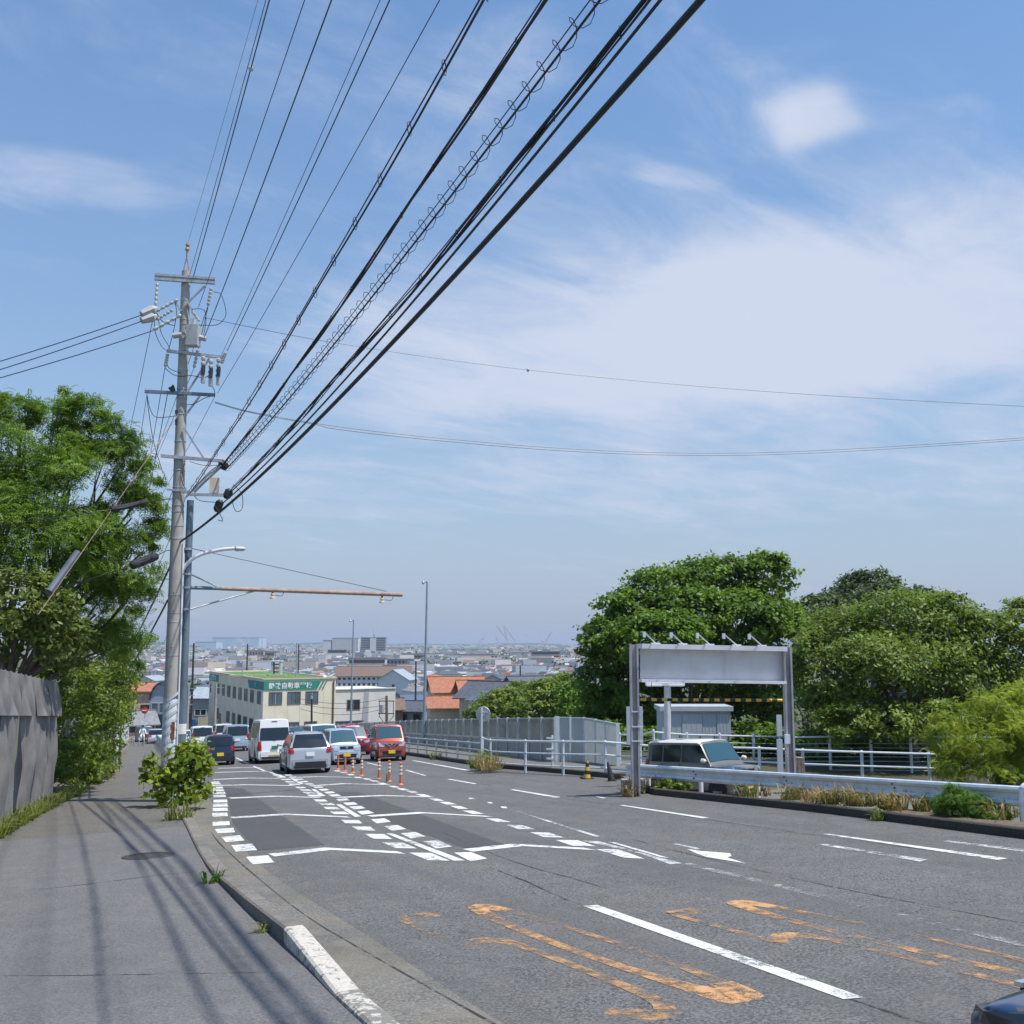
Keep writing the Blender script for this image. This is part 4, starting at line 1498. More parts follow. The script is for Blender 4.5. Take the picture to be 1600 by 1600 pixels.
# round traffic sign seen from behind
sg = G(752, 1196, .14)
so = thing('traffic_sign', sg, 'round traffic sign seen from its bare metal back on a white post', 'sign')
zt = at(752, 1106, sg.y).z
MB().cyl(sg - Vector((0, 0, .2)), Vector((sg.x, sg.y, zt)), .045, n=10).build('post', MATS['rail_white'], so)
c = at(754.5, 1116, sg.y)
MB().lathe([(0, .03), (.30, .03), (.31, .045), (.31, .06), (0, .06)], c, (.25, 1, 0), 24).build('disc', MATS['sign_back'], so)
MB().box(c + Vector((.05, -.01, .08)), (.42, .03, .05)).build('stiffener', MATS['galvanised'], so)
MB().box(c + Vector((.1, .02, .03)), (.22, .02, .16)).build('sticker', MATS['guard_white'], so)

# ------------------------------------------------------------------ empty signboard gantry
GBL = G(990, 1237, .12)
GY = GBL.y
gr_ = thing('signboard_gantry', GBL, 'big blank grey signboard on two steel posts with five lamp arms on top', 'signboard')


def gat(x, y, dy=0.0):
    return at(x, y, GY + (x - 990) / 245 * .8 + dy)


def hbeam(p, q_, w, dep, name='post'):
    m = MB()
    m.bar(p + Vector((0, -dep / 2, 0)), q_ + Vector((0, -dep / 2, 0)), w, .02, (0, 1, 0))
    m.bar(p + Vector((0, dep / 2, 0)), q_ + Vector((0, dep / 2, 0)), w, .02, (0, 1, 0))
    m.bar(p, q_, .02, dep - .02, (0, 1, 0))
    return m.build(name, MATS['gantry_steel'], gr_)


pl, plt = gat(993.5, 1237), gat(993.5, 1006)
plt = Vector((pl.x, plt.y, plt.z))
m = MB()
for dx in (-.09, .09):
    m.bar(pl + Vector((dx, 0, -.3)), plt + Vector((dx, 0, 0)), .05, .22, (0, 1, 0))
m.bar(pl + Vector((0, .06, -.3)), plt + Vector((0, .06, -.02)), .14, .03, (0, 1, 0))
m.build('post', MATS['gantry_steel'], gr_)
qr, qrt = gat(1229, 1232), gat(1229, 1011)
qr = Vector((qrt.x, qrt.y, tz(qrt.x, qrt.y) - .35))
m = MB()
for dx in (-.09, .09):
    m.bar(qr + Vector((dx, 0, 0)), qrt + Vector((dx, 0, 0)), .05, .22, (0, 1, 0))
m.bar(qr + Vector((0, .06, 0)), qrt + Vector((0, .06, -.02)), .14, .03, (0, 1, 0))
m.build('post', MATS['gantry_steel'], gr_)
for z in (1112, 1135.5, 1158):
    MB().box(gat(996, z, -.12), (.30, .03, .03)).build('strap', MATS['gantry_trim'], gr_)
a, b, c, d = gat(1001, 1011), gat(1225, 1015.5), gat(1225, 1065), gat(1001, 1062)
MB().prism([p + Vector((0, .10, 0)) for p in (a, b, c, d)], (0, .06, 0)).build('panel', MATS['gantry_panel'], gr_)
MB().bar(gat(1000.5, 1009.5), gat(1226, 1014), .34, .13).build('top_frame', MATS['gantry_trim'], gr_)
MB().bar(gat(1000.5, 1063.5), gat(1226, 1066.5), .26, .075).build('bottom_frame', MATS['gantry_trim'], gr_)
for xb, xh in ((1024.7, 1006), (1067, 1048), (1109, 1089), (1151, 1130), (1190.6, 1170)):
    yb = 1005 + (xb - 1000) * .02
    p0, p1 = gat(xb, yb, -.05), gat(xh + 1, yb - 17, -.62)
    la = MB().cyl(p0, p1, .016, n=8)
    la.bar(p0 - Vector((.12, 0, 0)), p0 + Vector((.12, 0, 0)), .06, .04)
    lo = la.build('lamp_arm', MATS['gantry_trim'], gr_)
    MB().box(p1 + Vector((-.01, -.02, -.05)), (.07, .09, .15)).build('lamp_head', MATS['guard_white'], lo)
MB().box(gat(1230, 1155, -.17), (.14, .1, .24)).build('switch_box', MATS['guard_white'], gr_)
gb = thing('concrete_footing', G(985, 1243), 'weathered concrete block at the foot of the left signboard post', 'concrete block')
q = G(988, 1240)
MB().box(q + Vector((.05, .25, .08)), (.62, .5, .52)).build('block', MATS['concrete'], gb)
# boards beside the posts
bo = thing('notice_board', at(991, 1200, 31.2), 'plain pale board strapped behind the left signboard post', 'board')
a, b = at(978.5, 1104, 31.2), at(1005, 1163, 31.2)
MB().box((a + b) / 2, (abs(b.x - a.x), .05, abs(a.z - b.z))).build('board', MATS['shed_panel'], bo)
MB().bar(at(991, 1240, 31.3), at(991, 1110, 31.3), .06, .06, (0, 1, 0)).build('stake', MATS['galvanised'], bo)
bo = thing('notice_board', at(1218, 1215, 31.6), 'narrow pale board stack leaning by the right signboard post', 'board')
for (x0, y0, x1, y1), yy in (((1213, 1117, 1222, 1150), 31.9), ((1213.5, 1155, 1224, 1212), 31.7)):
    a, b = at(x0, y0, yy), at(x1, y1, yy)
    MB().box((a + b) / 2, (abs(b.x - a.x), .06, abs(a.z - b.z))).build('board', MATS['shed_panel'], bo)
MB().bar(at(1218, 1225, 31.95), at(1218, 1120, 31.95), .05, .04, (0, 1, 0)).build('stake', MATS['galvanised'], bo)
tb = thing('timber_box', at(1244, 1212, 30.5), 'weathered grey timber box beside the right signboard post', 'box')
a, b = at(1232, 1183, 30.5), at(1255, 1225, 30.5)
wd = (b.x - a.x) / 4
for i in range(4):
    MB().box(Vector((a.x + wd * (i + .5), 30.5, (a.z + b.z) / 2)), (wd - .012, .45, abs(a.z - b.z) - .01 * (i % 2))).build('board', MATS['timber'], tb)
# yellow and black height bar
hbar = thing('height_bar', gat(1005, 1095, .6), 'yellow and black striped height limit bar hanging under the signboard', 'barrier bar')
N = 27
for i in range(N):
    a, b = gat(1001 + 221 * i / N, 1093 + 1.3 * i / N, .45), gat(1001 + 221 * (i + 1) / N, 1093 + 1.3 * (i + 1) / N, .45)
    MB().cyl(a, b, .042, n=10).build('stripe', MATS['yellow_paint' if i % 2 == 0 else 'black_paint'], hbar)
for x in (1018, 1205):
    MB().cyl(gat(x, 1066, .45), gat(x, 1093, .45), .008, n=5).build('hanger', MATS['dark_metal'], hbar)
# round pillar with twin lamp boxes
pc = at(1043, 1185, 35)
pi_ = thing('lamp_pillar', pc, 'pale round pillar with a flat twin lamp box on top behind the signboard', 'lamp post')
MB().tube([at(1043, 1200, 35), at(1043, 1071, 35)], .115, 18).build('shaft', MATS['gantry_trim'], pi_, smooth=True)
MB().box(at(1039, 1069, 35), (1.3, .3, .10)).build('lamp_box', MATS['guard_white'], pi_)
for x in (1022, 1056):
    MB().box(at(x, 1071, 34.9), (.5, .2, .05)).build('lamp', MATS['reflector'], pi_)
# storage shed
SY = 45.0
sa, sb = at(1031, 1105, SY), at(1144, 1105, SY)
sw_ = sb.x - sa.x
zb_ = tz(sa.x + 1, SY) - .1
sc = Vector(((sa.x + sb.x) / 2, SY + .8, zb_))
sh = thing('storage_shed', sc, 'pale grey steel garden shed with sliding doors under the big tree', 'shed')
ht = sa.z - zb_
MB().box(sc + Vector((0, 0, ht / 2 - .06)), (sw_ - .16, 1.6, ht - .12)).build('body', MATS['shed_panel'], sh)
MB().box(sc + Vector((0, -.03, ht - .06)), (sw_ + .04, 1.85, .2)).build('roof', MATS['shed_panel'], sh)
for i, (f0, f1) in enumerate(((.02, .30), (.30, .58), (.58, .78), (.78, .97))):
    x0, x1 = sa.x + sw_ * f0, sa.x + sw_ * f1
    dr = MB().box(Vector(((x0 + x1) / 2, SY - .01 - .025 * (i % 2), zb_ + ht * .45)), (x1 - x0 - .02, .05, ht * .84)).build('door_panel', MATS['shed_panel'], sh)
    MB().box(Vector((x1 - .10, SY - .05 - .025 * (i % 2), zb_ + ht * .45)), (.03, .03, .25)).build('handle', MATS['dark_metal'], dr)
    for k in range(1, 4):
        MB().box(Vector((x0 + (x1 - x0) * k / 4, SY - .04 - .025 * (i % 2), zb_ + ht * .45)), (.012, .012, ht * .8)).build('rib', MATS['gantry_trim'], dr)

# ------------------------------------------------------------------ guard rail
VR = 17.35
grl = thing('guard_rail', P(12.6, VR), 'white corrugated steel guard rail on the planted island in front of the parked car', 'guard rail')
prof = [(-.02, .70), (.0, .715), (.055, .70), (.075, .655), (.055, .60), (.0, .575), (.0, .485), (.055, .46), (.075, .405), (.055, .36), (.0, .345), (-.02, .36)]
joints = [24.95, 22.0, 18.6, 15.4, 12.4]
for a_, b_ in zip(joints[:-1], joints[1:]):
    rows_ = []
    for k in range(7):
        u = a_ + (b_ - a_) * k / 6
        e = .004 if k in (0,) else 0
        rows_.append([P(u, VR - .10 - dx - e, z) for dx, z in prof])
    MB().grid(rows_).build('beam', MATS['beam_white'], grl, smooth=True)
    bm_ = MB()
    for z in (.62, .53, .44):
        bm_.lathe([(0, 0), (.02, 0), (.02, .02), (0, .025)], P(b_ + .12, VR - .17 if z != .53 else VR - .10, z), (-CH, -SH, 0), 6)
    bm_.build('bolt', MATS['dark_metal'], grl)
# flat splayed end towards the gantry
MB().grid([[P(24.95, VR - .10 - dx, z) for dx, z in prof], [P(25.2, VR - .16 + .03 - dx * .3, .53 + (z - .53) * 1.05) for dx, z in prof], [P(25.45, VR - .05 - dx * .1, .53 + (z - .53) * .85) for dx, z in prof]]).build('beam_end', MATS['beam_white'], grl, smooth=True)
for u in (24.4, 22.05, 19.85, 17.0, 14.6):
    MB().tube([P(u, VR, -.2), P(u, VR, .66), P(u, VR, .68)], [.062, .062, .03], 12).build('post', MATS['guard_white'], grl)
MB().tube(catmull([P(12.55, VR - .16, -.1), P(12.55, VR - .16, .55), P(12.53, VR - .14, .70), P(12.45, VR - .02, .76), P(12.3, VR + .15, .77)], 5), .055, 12).build('end_post', MATS['guard_white'], grl, smooth=True)

# ------------------------------------------------------------------ cones
def cone(px, py, mats, label, tilt=0.0, sc_=1.0):
    g_ = G(px, py, .0)
    o = thing('traffic_cone', g_, label, 'traffic cone')
    MB().box((0, 0, .02), (.36, .36, .04)).build('base', MATS['black_paint'], o, local=True)
    hs_ = [.04, .16, .28, .40, .52, .60]
    for i in range(5):
        r0, r1 = .13 - .10 * hs_[i] / .6, .13 - .10 * hs_[i + 1] / .6
        MB().lathe([(r0, hs_[i]), (r1, hs_[i + 1])], (0, 0, 0), (0, 0, 1), 14).build('band', MATS[mats[i % 2]], o, local=True, smooth=True)
    o.rotation_euler = (tilt, tilt * .6, .4)
    o.scale = (sc_,) * 3
    return o


cone(917, 1217, ('yellow_paint', 'black_paint'), 'faded yellow and black striped traffic cone on the road edge', .04)
cone(956, 1220.5, ('black_paint', 'trim_black'), 'dark leaning traffic cone beside the signboard footing', -.22)

# ------------------------------------------------------------------ delineator posts
dl = None
for i, (x, y, hh, plain_) in enumerate(((626, 1227, .74, 0), (608, 1222, .74, 0), (592, 1218, .74, 0), (565, 1213, .70, 0), (551, 1208.5, .62, 0), (539, 1206, .66, 1), (528, 1203, .66, 1))):
    g_ = G(x, y)
    lab = 'plain orange rubber lane post without white bands' if plain_ else ('short dusty orange lane post between taller ones' if i == 4 else 'orange rubber lane post with white reflective bands')
    o = thing('lane_post', g_, lab, 'lane post', 'orange posts along the lane edge')
    MB().lathe([(0, .0), (.10, .0), (.11, .02), (.07, .05), (.045, .07)], (0, 0, 0), (0, 0, 1), 14).build('base', MATS['orange_post'], o, local=True)
    MB().lathe([(.045, .06), (.042, hh - .06), (.052, hh - .05), (.055, hh - .02), (.03, hh), (0, hh)], (0, 0, 0), (0, 0, 1), 14).build('shaft', MATS['orange_post'], o, local=True, smooth=True)
    if not plain_:
        for z in (hh - .15, hh - .27, hh - .39):
            MB().lathe([(.046, z), (.05, z + .005), (.05, z + .055), (.046, z + .06)], (0, 0, 0), (0, 0, 1), 14).build('band', MATS['reflector'], o, local=True)
o = thing('lane_post', G(605, 1222.5), 'broken brown stump of a lane post between two orange posts', 'lane post')
MB().lathe([(.06, 0), (.05, .05), (.04, .28), (.02, .30), (0, .29)], (0, 0, 0), (0, 0, 1), 10).build('stump', MATS['timber'], o, local=True)

# ------------------------------------------------------------------ vehicles
def lerp_tab(tab, x):
    return float(np.interp(x, [t[0] for t in tab], [t[1] for t in tab]))


def car(name, label, paint, pos, heading, L=3.4, W=1.475, H=1.65, belt=.98, hood=.95, ws=(.95, .45), rear=(.10, .05), nose=.10, tum=.10, wheel=.28, wb=None,
        roof=None, rearglass=(.99, .84), plate='yellow', front_plate=True, lights='kei', glass='glass_dark', fglass='glass_front', rimmat='alloy', cat='car',
        tail=(.80, 1.10, .16), head=(.72, .92, .30), rooftop=None, digits=None, mirrors=True, rails=False, group=None, lens='lens_clear', plate_z=.46, glass_in=.045):
    """+x is forward. ws: x of windscreen foot and head measured back from the nose; rear: overhang of the roof end and belt from the tail"""
    hw = W / 2
    xf, xr = L / 2, -L / 2
    rt = H - .03
    xw0, xw1 = xf - ws[0], xf - ws[0] - ws[1]
    prof = [(xr, .50), (xr + .015, .62), (xr + rear[1] * .5, belt - .12), (xr + rear[1], belt), (xr + rear[1] + (rear[0] - rear[1]) * .5 if rear[0] > rear[1] else xr + rear[1] + .02, (belt + rt) / 2 + .02),
            (xr + max(rear[0], rear[1] + .04), rt - .05), (xr + max(rear[0], rear[1] + .04) + .12, rt), ((xr + xw1) / 2, rt + .012), (xw1 - .12, rt), (xw1, rt - .045),
            (xw0, hood), (xf - nose - .10, hood - .05), (xf - nose * .5, hood - .13), (xf - .02, .62), (xf, .48)]
    zs = .20

    def plan(x):
        e = 1.0
        df, dr = xf - x, x - xr
        if df < .45: e = min(e, 1 - .13 * (1 - df / .45) ** 2.2)
        if dr < .35: e = min(e, 1 - .09 * (1 - dr / .35) ** 2.2)
        return hw * e

    def T(x): return lerp_tab(prof, x)

    def side_top(x):
        t = T(x)
        w = plan(x)
        if t > belt + .02:
            f = (t - belt) / (rt - belt)
            return w * .965 - tum * f, t - .055 * min(1, f * 2)
        return w * .95, t - .02

    def section(x):
        t, w = T(x), plan(x)
        b = min(belt, t - .03)
        sy, sz = side_top(x)
        crown = .03 if t > belt + .1 else .025
        pts = [(0, zs), (w * .9, zs), (w * .985, zs + .10), (w, (zs + b) * .5), (w * .985, b - .06), (w * .965, b), (sy, max(sz, b + .004)), (sy - .09, t - .004), (sy * .5, t + crown * .7), (0, t + crown)]
        return pts

    xs = sorted(set([p[0] for p in prof] + [xr + .05, xr + .16, xr + .3, xr + .6, xr + 1.0, 0, xf - .5, xf - .28, xf - .06, xw0 - ws[1] * .5, xw0 - .02]))
    rings = []
    for x in xs:
        s_ = section(x)
        ring = [(x, -y, z) for y, z in s_] + [(x, y, z) for y, z in reversed(s_[1:-1])]
        rings.append(ring)
    n = len(rings[0])
    body = MB()
    b0_ = 0
    for r_ in rings:
        body.v += r_
    for i in range(len(rings) - 1):
        for k in range(n):
            k2 = (k + 1) % n
            body.f.append((i * n + k, i * n + k2, (i + 1) * n + k2, (i + 1) * n + k))
    body.f.append(tuple(range(n)))
    body.f.append(tuple((len(rings) - 1) * n + k for k in reversed(range(n))))
    o = thing(name, pos, label, cat, group)
    bo_ = body.build('body', MATS[paint], o, smooth=True, local=True, angle=32)

    def roof_patch(xa, xb, frac, name_, mat, off=.014, m=6):
        """a patch that hugs the upper skin between two stations"""
        rows_ = []
        sub = sorted(set([xa, xb] + [p[0] for p in prof if min(xa, xb) < p[0] < max(xa, xb)]))
        for x in sub:
            sy, _ = side_top(x)
            edge = sy - .09
            t = T(x)
            dx = 1e-3
            sl = (T(x + dx) - T(x - dx)) / (2 * dx)
            nx, nz = -sl, 1.0
            l_ = math.hypot(nx, nz)
            nx, nz = nx / l_, nz / l_
            row = []
            for j in range(m + 1):
                y = (-1 + 2 * j / m) * (edge + .05) * frac
                z = t + .03 * (1 - min(1, abs(y) / max(edge, .1)))
                row.append((x + nx * off, y, z + nz * off))
            rows_.append(row)
        return MB().grid(rows_).build(name_, MATS[mat], o, smooth=True, local=True, angle=60)

    roof_patch(xw1 + .03, xw0 - .06, .96, 'windscreen', fglass)
    # tailgate glass: built on the rear slope
    xa, za = None, None
    z_hi, z_lo = belt + (rt - belt) * rearglass[1], belt + (rt - belt) * (rearglass[0] - .96)

    def rear_x(z):
        lo, hi = xr, xr + .9
        for _ in range(30):
            mid = (lo + hi) / 2
            if T(mid) < z: lo = mid
            else: hi = mid
        return (lo + hi) / 2
    rows_ = []
    for k in range(13):
        z = z_lo + (z_hi - z_lo) * k / 12
        x = rear_x(z)
        sy, _ = side_top(x)
        dxz = (rear_x(z + .03) - rear_x(z - .03)) / .06
        rows_.append([(x - .02 - .04 * dxz * (1 - abs(-1 + 2 * j / 6)) - .02 * dxz, (-1 + 2 * j / 6) * (sy - glass_in), z) for j in range(7)])
    MB().grid(rows_).build('rear_window', MATS[glass], o, smooth=True, local=True)
    # side windows
    x_end = rear_x(belt + .12) + .14
    spans = [(x_end, x_end + (xw1 - x_end) * .27), (x_end + (xw1 - x_end) * .30, x_end + (xw1 - x_end) * .63), (x_end + (xw1 - x_end) * .66, xw1 + .02)]
    for s_ in (-1, 1):
        for i, (a_, b_) in enumerate(spans):
            rows_ = []
            for fz in (.07, .5, .90):
                row = []
                for k in range(5):
                    x = a_ + (b_ - a_) * k / 4
                    if i == 2:   # front quarter leans with the pillar
                        x = a_ + (b_ + (xw0 - xw1) * (1 - fz) * .72 - a_) * k / 4
                    w0 = plan(x) * .965
                    y = w0 - tum * fz * .93 + .014
                    z = belt + (rt - .055 - belt) * fz
                    z = min(z, T(x) - .03)
                    row.append((x, s_ * y, z))
                rows_.append(row)
            MB().grid(rows_).build('side_window', MATS[glass], o, local=True)
        # door seams, sill
        for x in (spans[0][1] + .02, spans[1][1] + .02):
            MB().box((x, s_ * (plan(x) * 1.0), (belt + .35) / 2 + .02), (.012, .012, belt - .42)).build('door_seam', MATS['trim_black'], o, local=True)
        for x in (spans[1][0] + .1, spans[2][0] + .1):
            MB().box((x, s_ * (plan(x) * .99 + .012), belt - .13), (.16, .03, .03)).build('door_handle', MATS[paint], o, local=True)
        MB().box((0, s_ * (hw * .97), zs + .03), (L * .52, .05, .08)).build('sill', MATS['trim_black'], o, local=True)
        if mirrors:
            mx = xw0 - ws[1] * .3
            MB().tube([(mx, s_ * (hw - .03), belt + .06), (mx + .01, s_ * (hw + .06), belt + .08)], .03, 6).build('mirror_stalk', MATS['trim_black'], o, local=True)
            MB().tube([(mx - .07, s_ * (hw + .13), belt + .10), (mx - .04, s_ * (hw + .13), belt + .10), (mx + .06, s_ * (hw + .12), belt + .10), (mx + .10, s_ * (hw + .10), belt + .10)], [.04, .068, .06, .02], 8).build('mirror', MATS[rooftop or paint], o, smooth=True, local=True)
    # wheels
    wbx = (wb or L * .70) / 2
    for x in (wbx, -wbx - .03):
        for s_ in (-1, 1):
            yy = s_ * (hw - .095)
            arch = MB()
            seg = [(x + (wheel + .055) * math.cos(t), wheel + (wheel + .055) * math.sin(t)) for t in [math.pi * k / 12 for k in range(13)]]
            arch.prism([(a_, s_ * (hw - .02), max(z, zs)) for a_, z in seg], (0, s_ * .026, 0))
            arch.build('wheel_arch', MATS['trim_black'], o, local=True)
            w_ = MB().lathe([(wheel * .62, -.085), (wheel * .93, -.09), (wheel, -.06), (wheel, .06), (wheel * .93, .09), (wheel * .62, .085)], (x, yy + s_ * .01, wheel), (0, s_, 0), 22)
            wo = w_.build('tyre', MATS['tyre'], o, smooth=True, local=True)
            r_ = MB().lathe([(wheel * .64, .075), (wheel * .60, .06), (wheel * .2, .075), (0, .08)], (x, yy + s_ * .01, wheel), (0, s_, 0), 18)
            ro = r_.build('rim', MATS[rimmat], wo, local=True)
            sk = MB()
            for k in range(5):
                t = k * 2 * math.pi / 5 + .3
                sk.box((x + math.cos(t) * wheel * .38, yy + s_ * .088, wheel + math.sin(t) * wheel * .38), (wheel * .16, .012, wheel * .2))
            sk.build('rim_hole', MATS['trim_black'], wo, local=True)
    # tail lamps, bumper, rear plate
    z0, z1, tw = tail
    for s_ in (-1, 1):
        ys_ = s_ * (plan(xr + .06) - tw / 2 + .006)
        xx = rear_x((z0 + z1) / 2)
        rows_ = []
        for z in (z0, (z0 + z1) / 2, z1):
            x = rear_x(z)
            y_out = s_ * (plan(x + .16) * (.985 if z < belt else .955) + .012)
            y_in = s_ * (plan(x) * .97 - tw)
            rows_.append([(x + .16, y_out, z), (x + .02, s_ * (abs(y_out) - .01), z), (x - .022, s_ * (plan(x) * .97 - .02), z), (x - .024, y_in, z)])
        MB().grid(rows_).build('tail_lamp', MATS['tail_red'], o, local=True)
    MB().box((xr + .015, 0, .47), (.13, W * .80, .24)).build('rear_bumper', MATS[paint], o, local=True)
    MB().box((xr + .01, 0, .29), (.12, W * .72, .12)).build('rear_skirt', MATS['trim_black'], o, local=True)
    pm = MATS['plate_' + plate]
    pz = .55 if lights == 'kei' else .80
    pxr = rear_x(pz) if pz > .52 else xr
    MB().box((min(pxr, xr + .02) - .06, 0, pz), (.02, .33, .165)).build('rear_plate', pm, o, local=True)
    xb_ = rear_x(rt - .10)
    MB().box((xb_ - .02, 0, rt - .10), (.03, .28, .03)).build('brake_lamp', MATS['tail_red'], o, local=True)
    wp_ = MB()
    wp_.bar((rear_x(belt + .06) - .035, -.05, belt + .06), (rear_x(belt + .16) - .035, .28, belt + .14), .02, .02)
    wp_.build('wiper', MATS['trim_black'], o, local=True)
    # nose
    h0, h1, hwid = head

    def front_x(z):
        lo, hi = xf - 1.0, xf
        for _ in range(30):
            mid = (lo + hi) / 2
            if T(mid) > z: lo = mid
            else: hi = mid
        return (lo + hi) / 2
    for s_ in (-1, 1):
        rows_ = []
        for z, k in ((h0, .75), ((h0 + h1) / 2, 1.0), (h1, 1.0)):
            x = front_x(min(z, hood - .02))
            rows_.append([(x - .34 * k, s_ * (plan(x - .34) * .985 + .01), z), (x - .08, s_ * (plan(x - .05) * .985 + .008), z), (x + .022, s_ * (plan(x) * .93), z), (x + .026, s_ * (plan(x) * .93 - hwid * k), z - .02)])
        MB().grid(rows_).build('headlamp', MATS[lens], o, local=True)
    gx = front_x((h0 + h1) / 2)
    MB().box((gx + .0, 0, (h0 + h1) / 2 - .0), (.06, W * .42, (h1 - h0) * .55)).build('grille', MATS['trim_black'], o, local=True)
    MB().box((gx + .012, 0, (h0 + h1) / 2 + (h1 - h0) * .25), (.05, W * .46, .025)).build('grille_bar', MATS['chrome'], o, local=True)
    MB().lathe([(0, .03), (.055, .03), (.06, .0)], (gx + .02, 0, (h0 + h1) / 2 + .01), (1, 0, 0), 14).build('badge', MATS['chrome'], o, local=True)
    MB().box((xf - .02, 0, .40), (.05, W * .62, .17)).build('air_intake', MATS['trim_black'], o, local=True)
    MB().box((xf - .06, 0, .24), (.14, W * .78, .09)).build('front_lip', MATS['trim_black'], o, local=True)
    MB().box((xf - .0, 0, .55), (.05, W * .74, .10)).build('front_bumper', MATS[paint], o, local=True)
    if front_plate:
        pf = MB().box((xf + .03, 0, plate_z), (.02, .33, .165)).build('front_plate', pm, o, local=True)
        if digits:
            text_mesh('plate_digits', digits, MATS['plate_ink'], pf, (xf + .041, 0, plate_z - .037), (0, 1, 0), (0, 0, 1), .105, 'CENTER', local=True, sx=.9, thick=.01)
    if rooftop:
        sub = [xr + max(rear[0], .05) + .03, xr + .7, 0, xw1 - .12, xw1 - .01]
        rows_ = []
        for x in sub:
            sy, sz = side_top(x)
            rows_.append([(x, -sy - .006, sz + .0), (x, -sy + .07, T(x) + .008), (x, 0, T(x) + .045), (x, sy - .07, T(x) + .008), (x, sy + .006, sz)])
        MB().grid(rows_).build('roof_panel', MATS[rooftop], o, smooth=True, local=True)
    if rails:
        for s_ in (-1, 1):
            MB().tube([(xr + .5, s_ * (hw - .26), rt + .01), (xr + .6, s_ * (hw - .26), rt + .07), (xw1 - .4, s_ * (hw - .26), rt + .07), (xw1 - .3, s_ * (hw - .26), rt + .01)], .02, 6).build('roof_rail', MATS['trim_black'], o, local=True)
    ux = Vector((math.cos(heading), math.sin(heading), 0))
    ux = (ux - SLOPE_N * ux.dot(SLOPE_N)).normalized()
    uy = SLOPE_N.cross(ux)
    o.rotation_euler = Matrix((ux, uy, SLOPE_N)).transposed().to_euler()
    return o


def lane_heading(u):
    """direction of travel downhill (angle of +u bent with the road) at u"""
    dv = (interp(KERB, u + 4) - interp(KERB, u - 4)) / 8
    a, b = P(0, 0), P(1, dv)
    return math.atan2((b - a).y, (b - a).x)


def rear_at(px, py, L, hd, **k):
    g_ = G(px, py)
    return Vector((g_.x + math.cos(hd) * L / 2, g_.y + math.sin(hd) * L / 2, 0)), hd


def on_road(p, h=0.0):
    p = Vector(p)
    p.z = P(*uv(p.x, p.y), h).z
    return p


DOWN = lane_heading(50)
# going down the hill
p_, h_ = rear_at(344, 1196, 3.4, lane_heading(58))
car('hatchback_car', 'dark navy kei hatchback with red tail lamps and yellow plate in the left lane', 'paint_navy', on_road(p_), h_, 3.4, 1.475, 1.52, .95, .92, rear=(.22, .06), tail=(.72, 1.0, .15), rearglass=(1.0, .86))
p_, h_ = rear_at(429, 1193, 4.85, lane_heading(56))
van = car('passenger_van', 'tall white high-roof passenger van seen from behind in the right-hand downhill lane', 'paint_white', on_road(p_), h_, 4.85, 1.76, 2.24, 1.10, 1.10, ws=(.45, .75), rear=(.22, .05), tum=.14, wheel=.33, tail=(.66, 1.12, .13),
          rearglass=(1.02, .62), plate='green', lights='van', wb=2.6, nose=.12, cat='van')
MB().box((-4.85 / 2 - .06, 0, .43), (.02, .6, .05)).build('bumper_strip', MATS['plate_yellow'], van, local=True)
p_, h_ = rear_at(485, 1209, 4.55, lane_heading(48))
suv = car('suv_car', 'silver estate-style SUV with black lower bumper braking behind the white van', 'paint_silver', on_road(p_), h_, 4.55, 1.80, 1.69, 1.02, 1.0, ws=(1.15, .75), rear=(.62, .08), tum=.24, wheel=.345, tail=(.84, 1.08, .15), glass_in=.10,
          rearglass=(1.05, .90), plate='white', lights='suv', wb=2.6, rails=True)
for s_ in (-1, 1):
    MB().cyl((-2.30, s_ * .52, .32), (-2.18, s_ * .52, .32), .05, n=10).build('exhaust_tip', MATS['chrome'], suv, local=True)
MB().box((-2.31, 0, .37), (.12, 1.25, .24)).build('lower_bumper', MATS['trim_black'], suv, local=True)
p_, h_ = rear_at(371, 1174, 4.2, lane_heading(80))
car('minivan_car', 'pale blue minivan waiting behind the navy hatchback', 'paint_paleblue', on_road(p_), h_, 4.2, 1.69, 1.85, 1.05, 1.02, ws=(.8, .7), rear=(.14, .05), tail=(.85, 1.2, .14), plate='white', lights='van', wheel=.30, rearglass=(1.0, .85))
p_, h_ = rear_at(316, 1173, 4.5, lane_heading(84))
car('minivan_car', 'white boxy minivan farther down the left lane', 'paint_white', on_road(p_), h_, 4.5, 1.69, 1.80, 1.02, 1.0, ws=(.9, .7), rear=(.12, .05), tail=(.9, 1.3, .13), plate='white', lights='van', wheel=.30)
p_, h_ = rear_at(299, 1168, 4.4, lane_heading(92) + math.pi)
car('sedan_car', 'small white car just right of the slim blue-grey pole', 'paint_white', on_road(p_), h_, 4.3, 1.69, 1.48, .92, .88, ws=(1.1, .6), rear=(.55, .3), plate='white', wheel=.30)
p_, h_ = rear_at(350, 1163.5, 4.3, lane_heading(96))
car('minivan_car', 'pale van roof showing between the white minivan and the pale blue one', 'paint_pearl', on_road(p_), h_, 4.3, 1.69, 1.8, 1.02, 1.0, plate='white', lights='van', wheel=.30)
p_, h_ = rear_at(245, 1164, 4.2, lane_heading(103))
car('sedan_car', 'silver car with a red tail lamp just left of the concrete pole', 'paint_silver', on_road(p_), h_, 4.2, 1.69, 1.5, .93, .9, rear=(.4, .2), tail=(.75, .98, .3), plate='white', wheel=.30)
p_, h_ = rear_at(221, 1160.5, 3.4, lane_heading(108) + math.pi + .15)
car('box_car', 'dark blue boxy car coming up the side street past the bollards', 'paint_blueblack', on_road(p_), h_, 3.4, 1.475, 1.75, .98, .95, ws=(.75, .4))
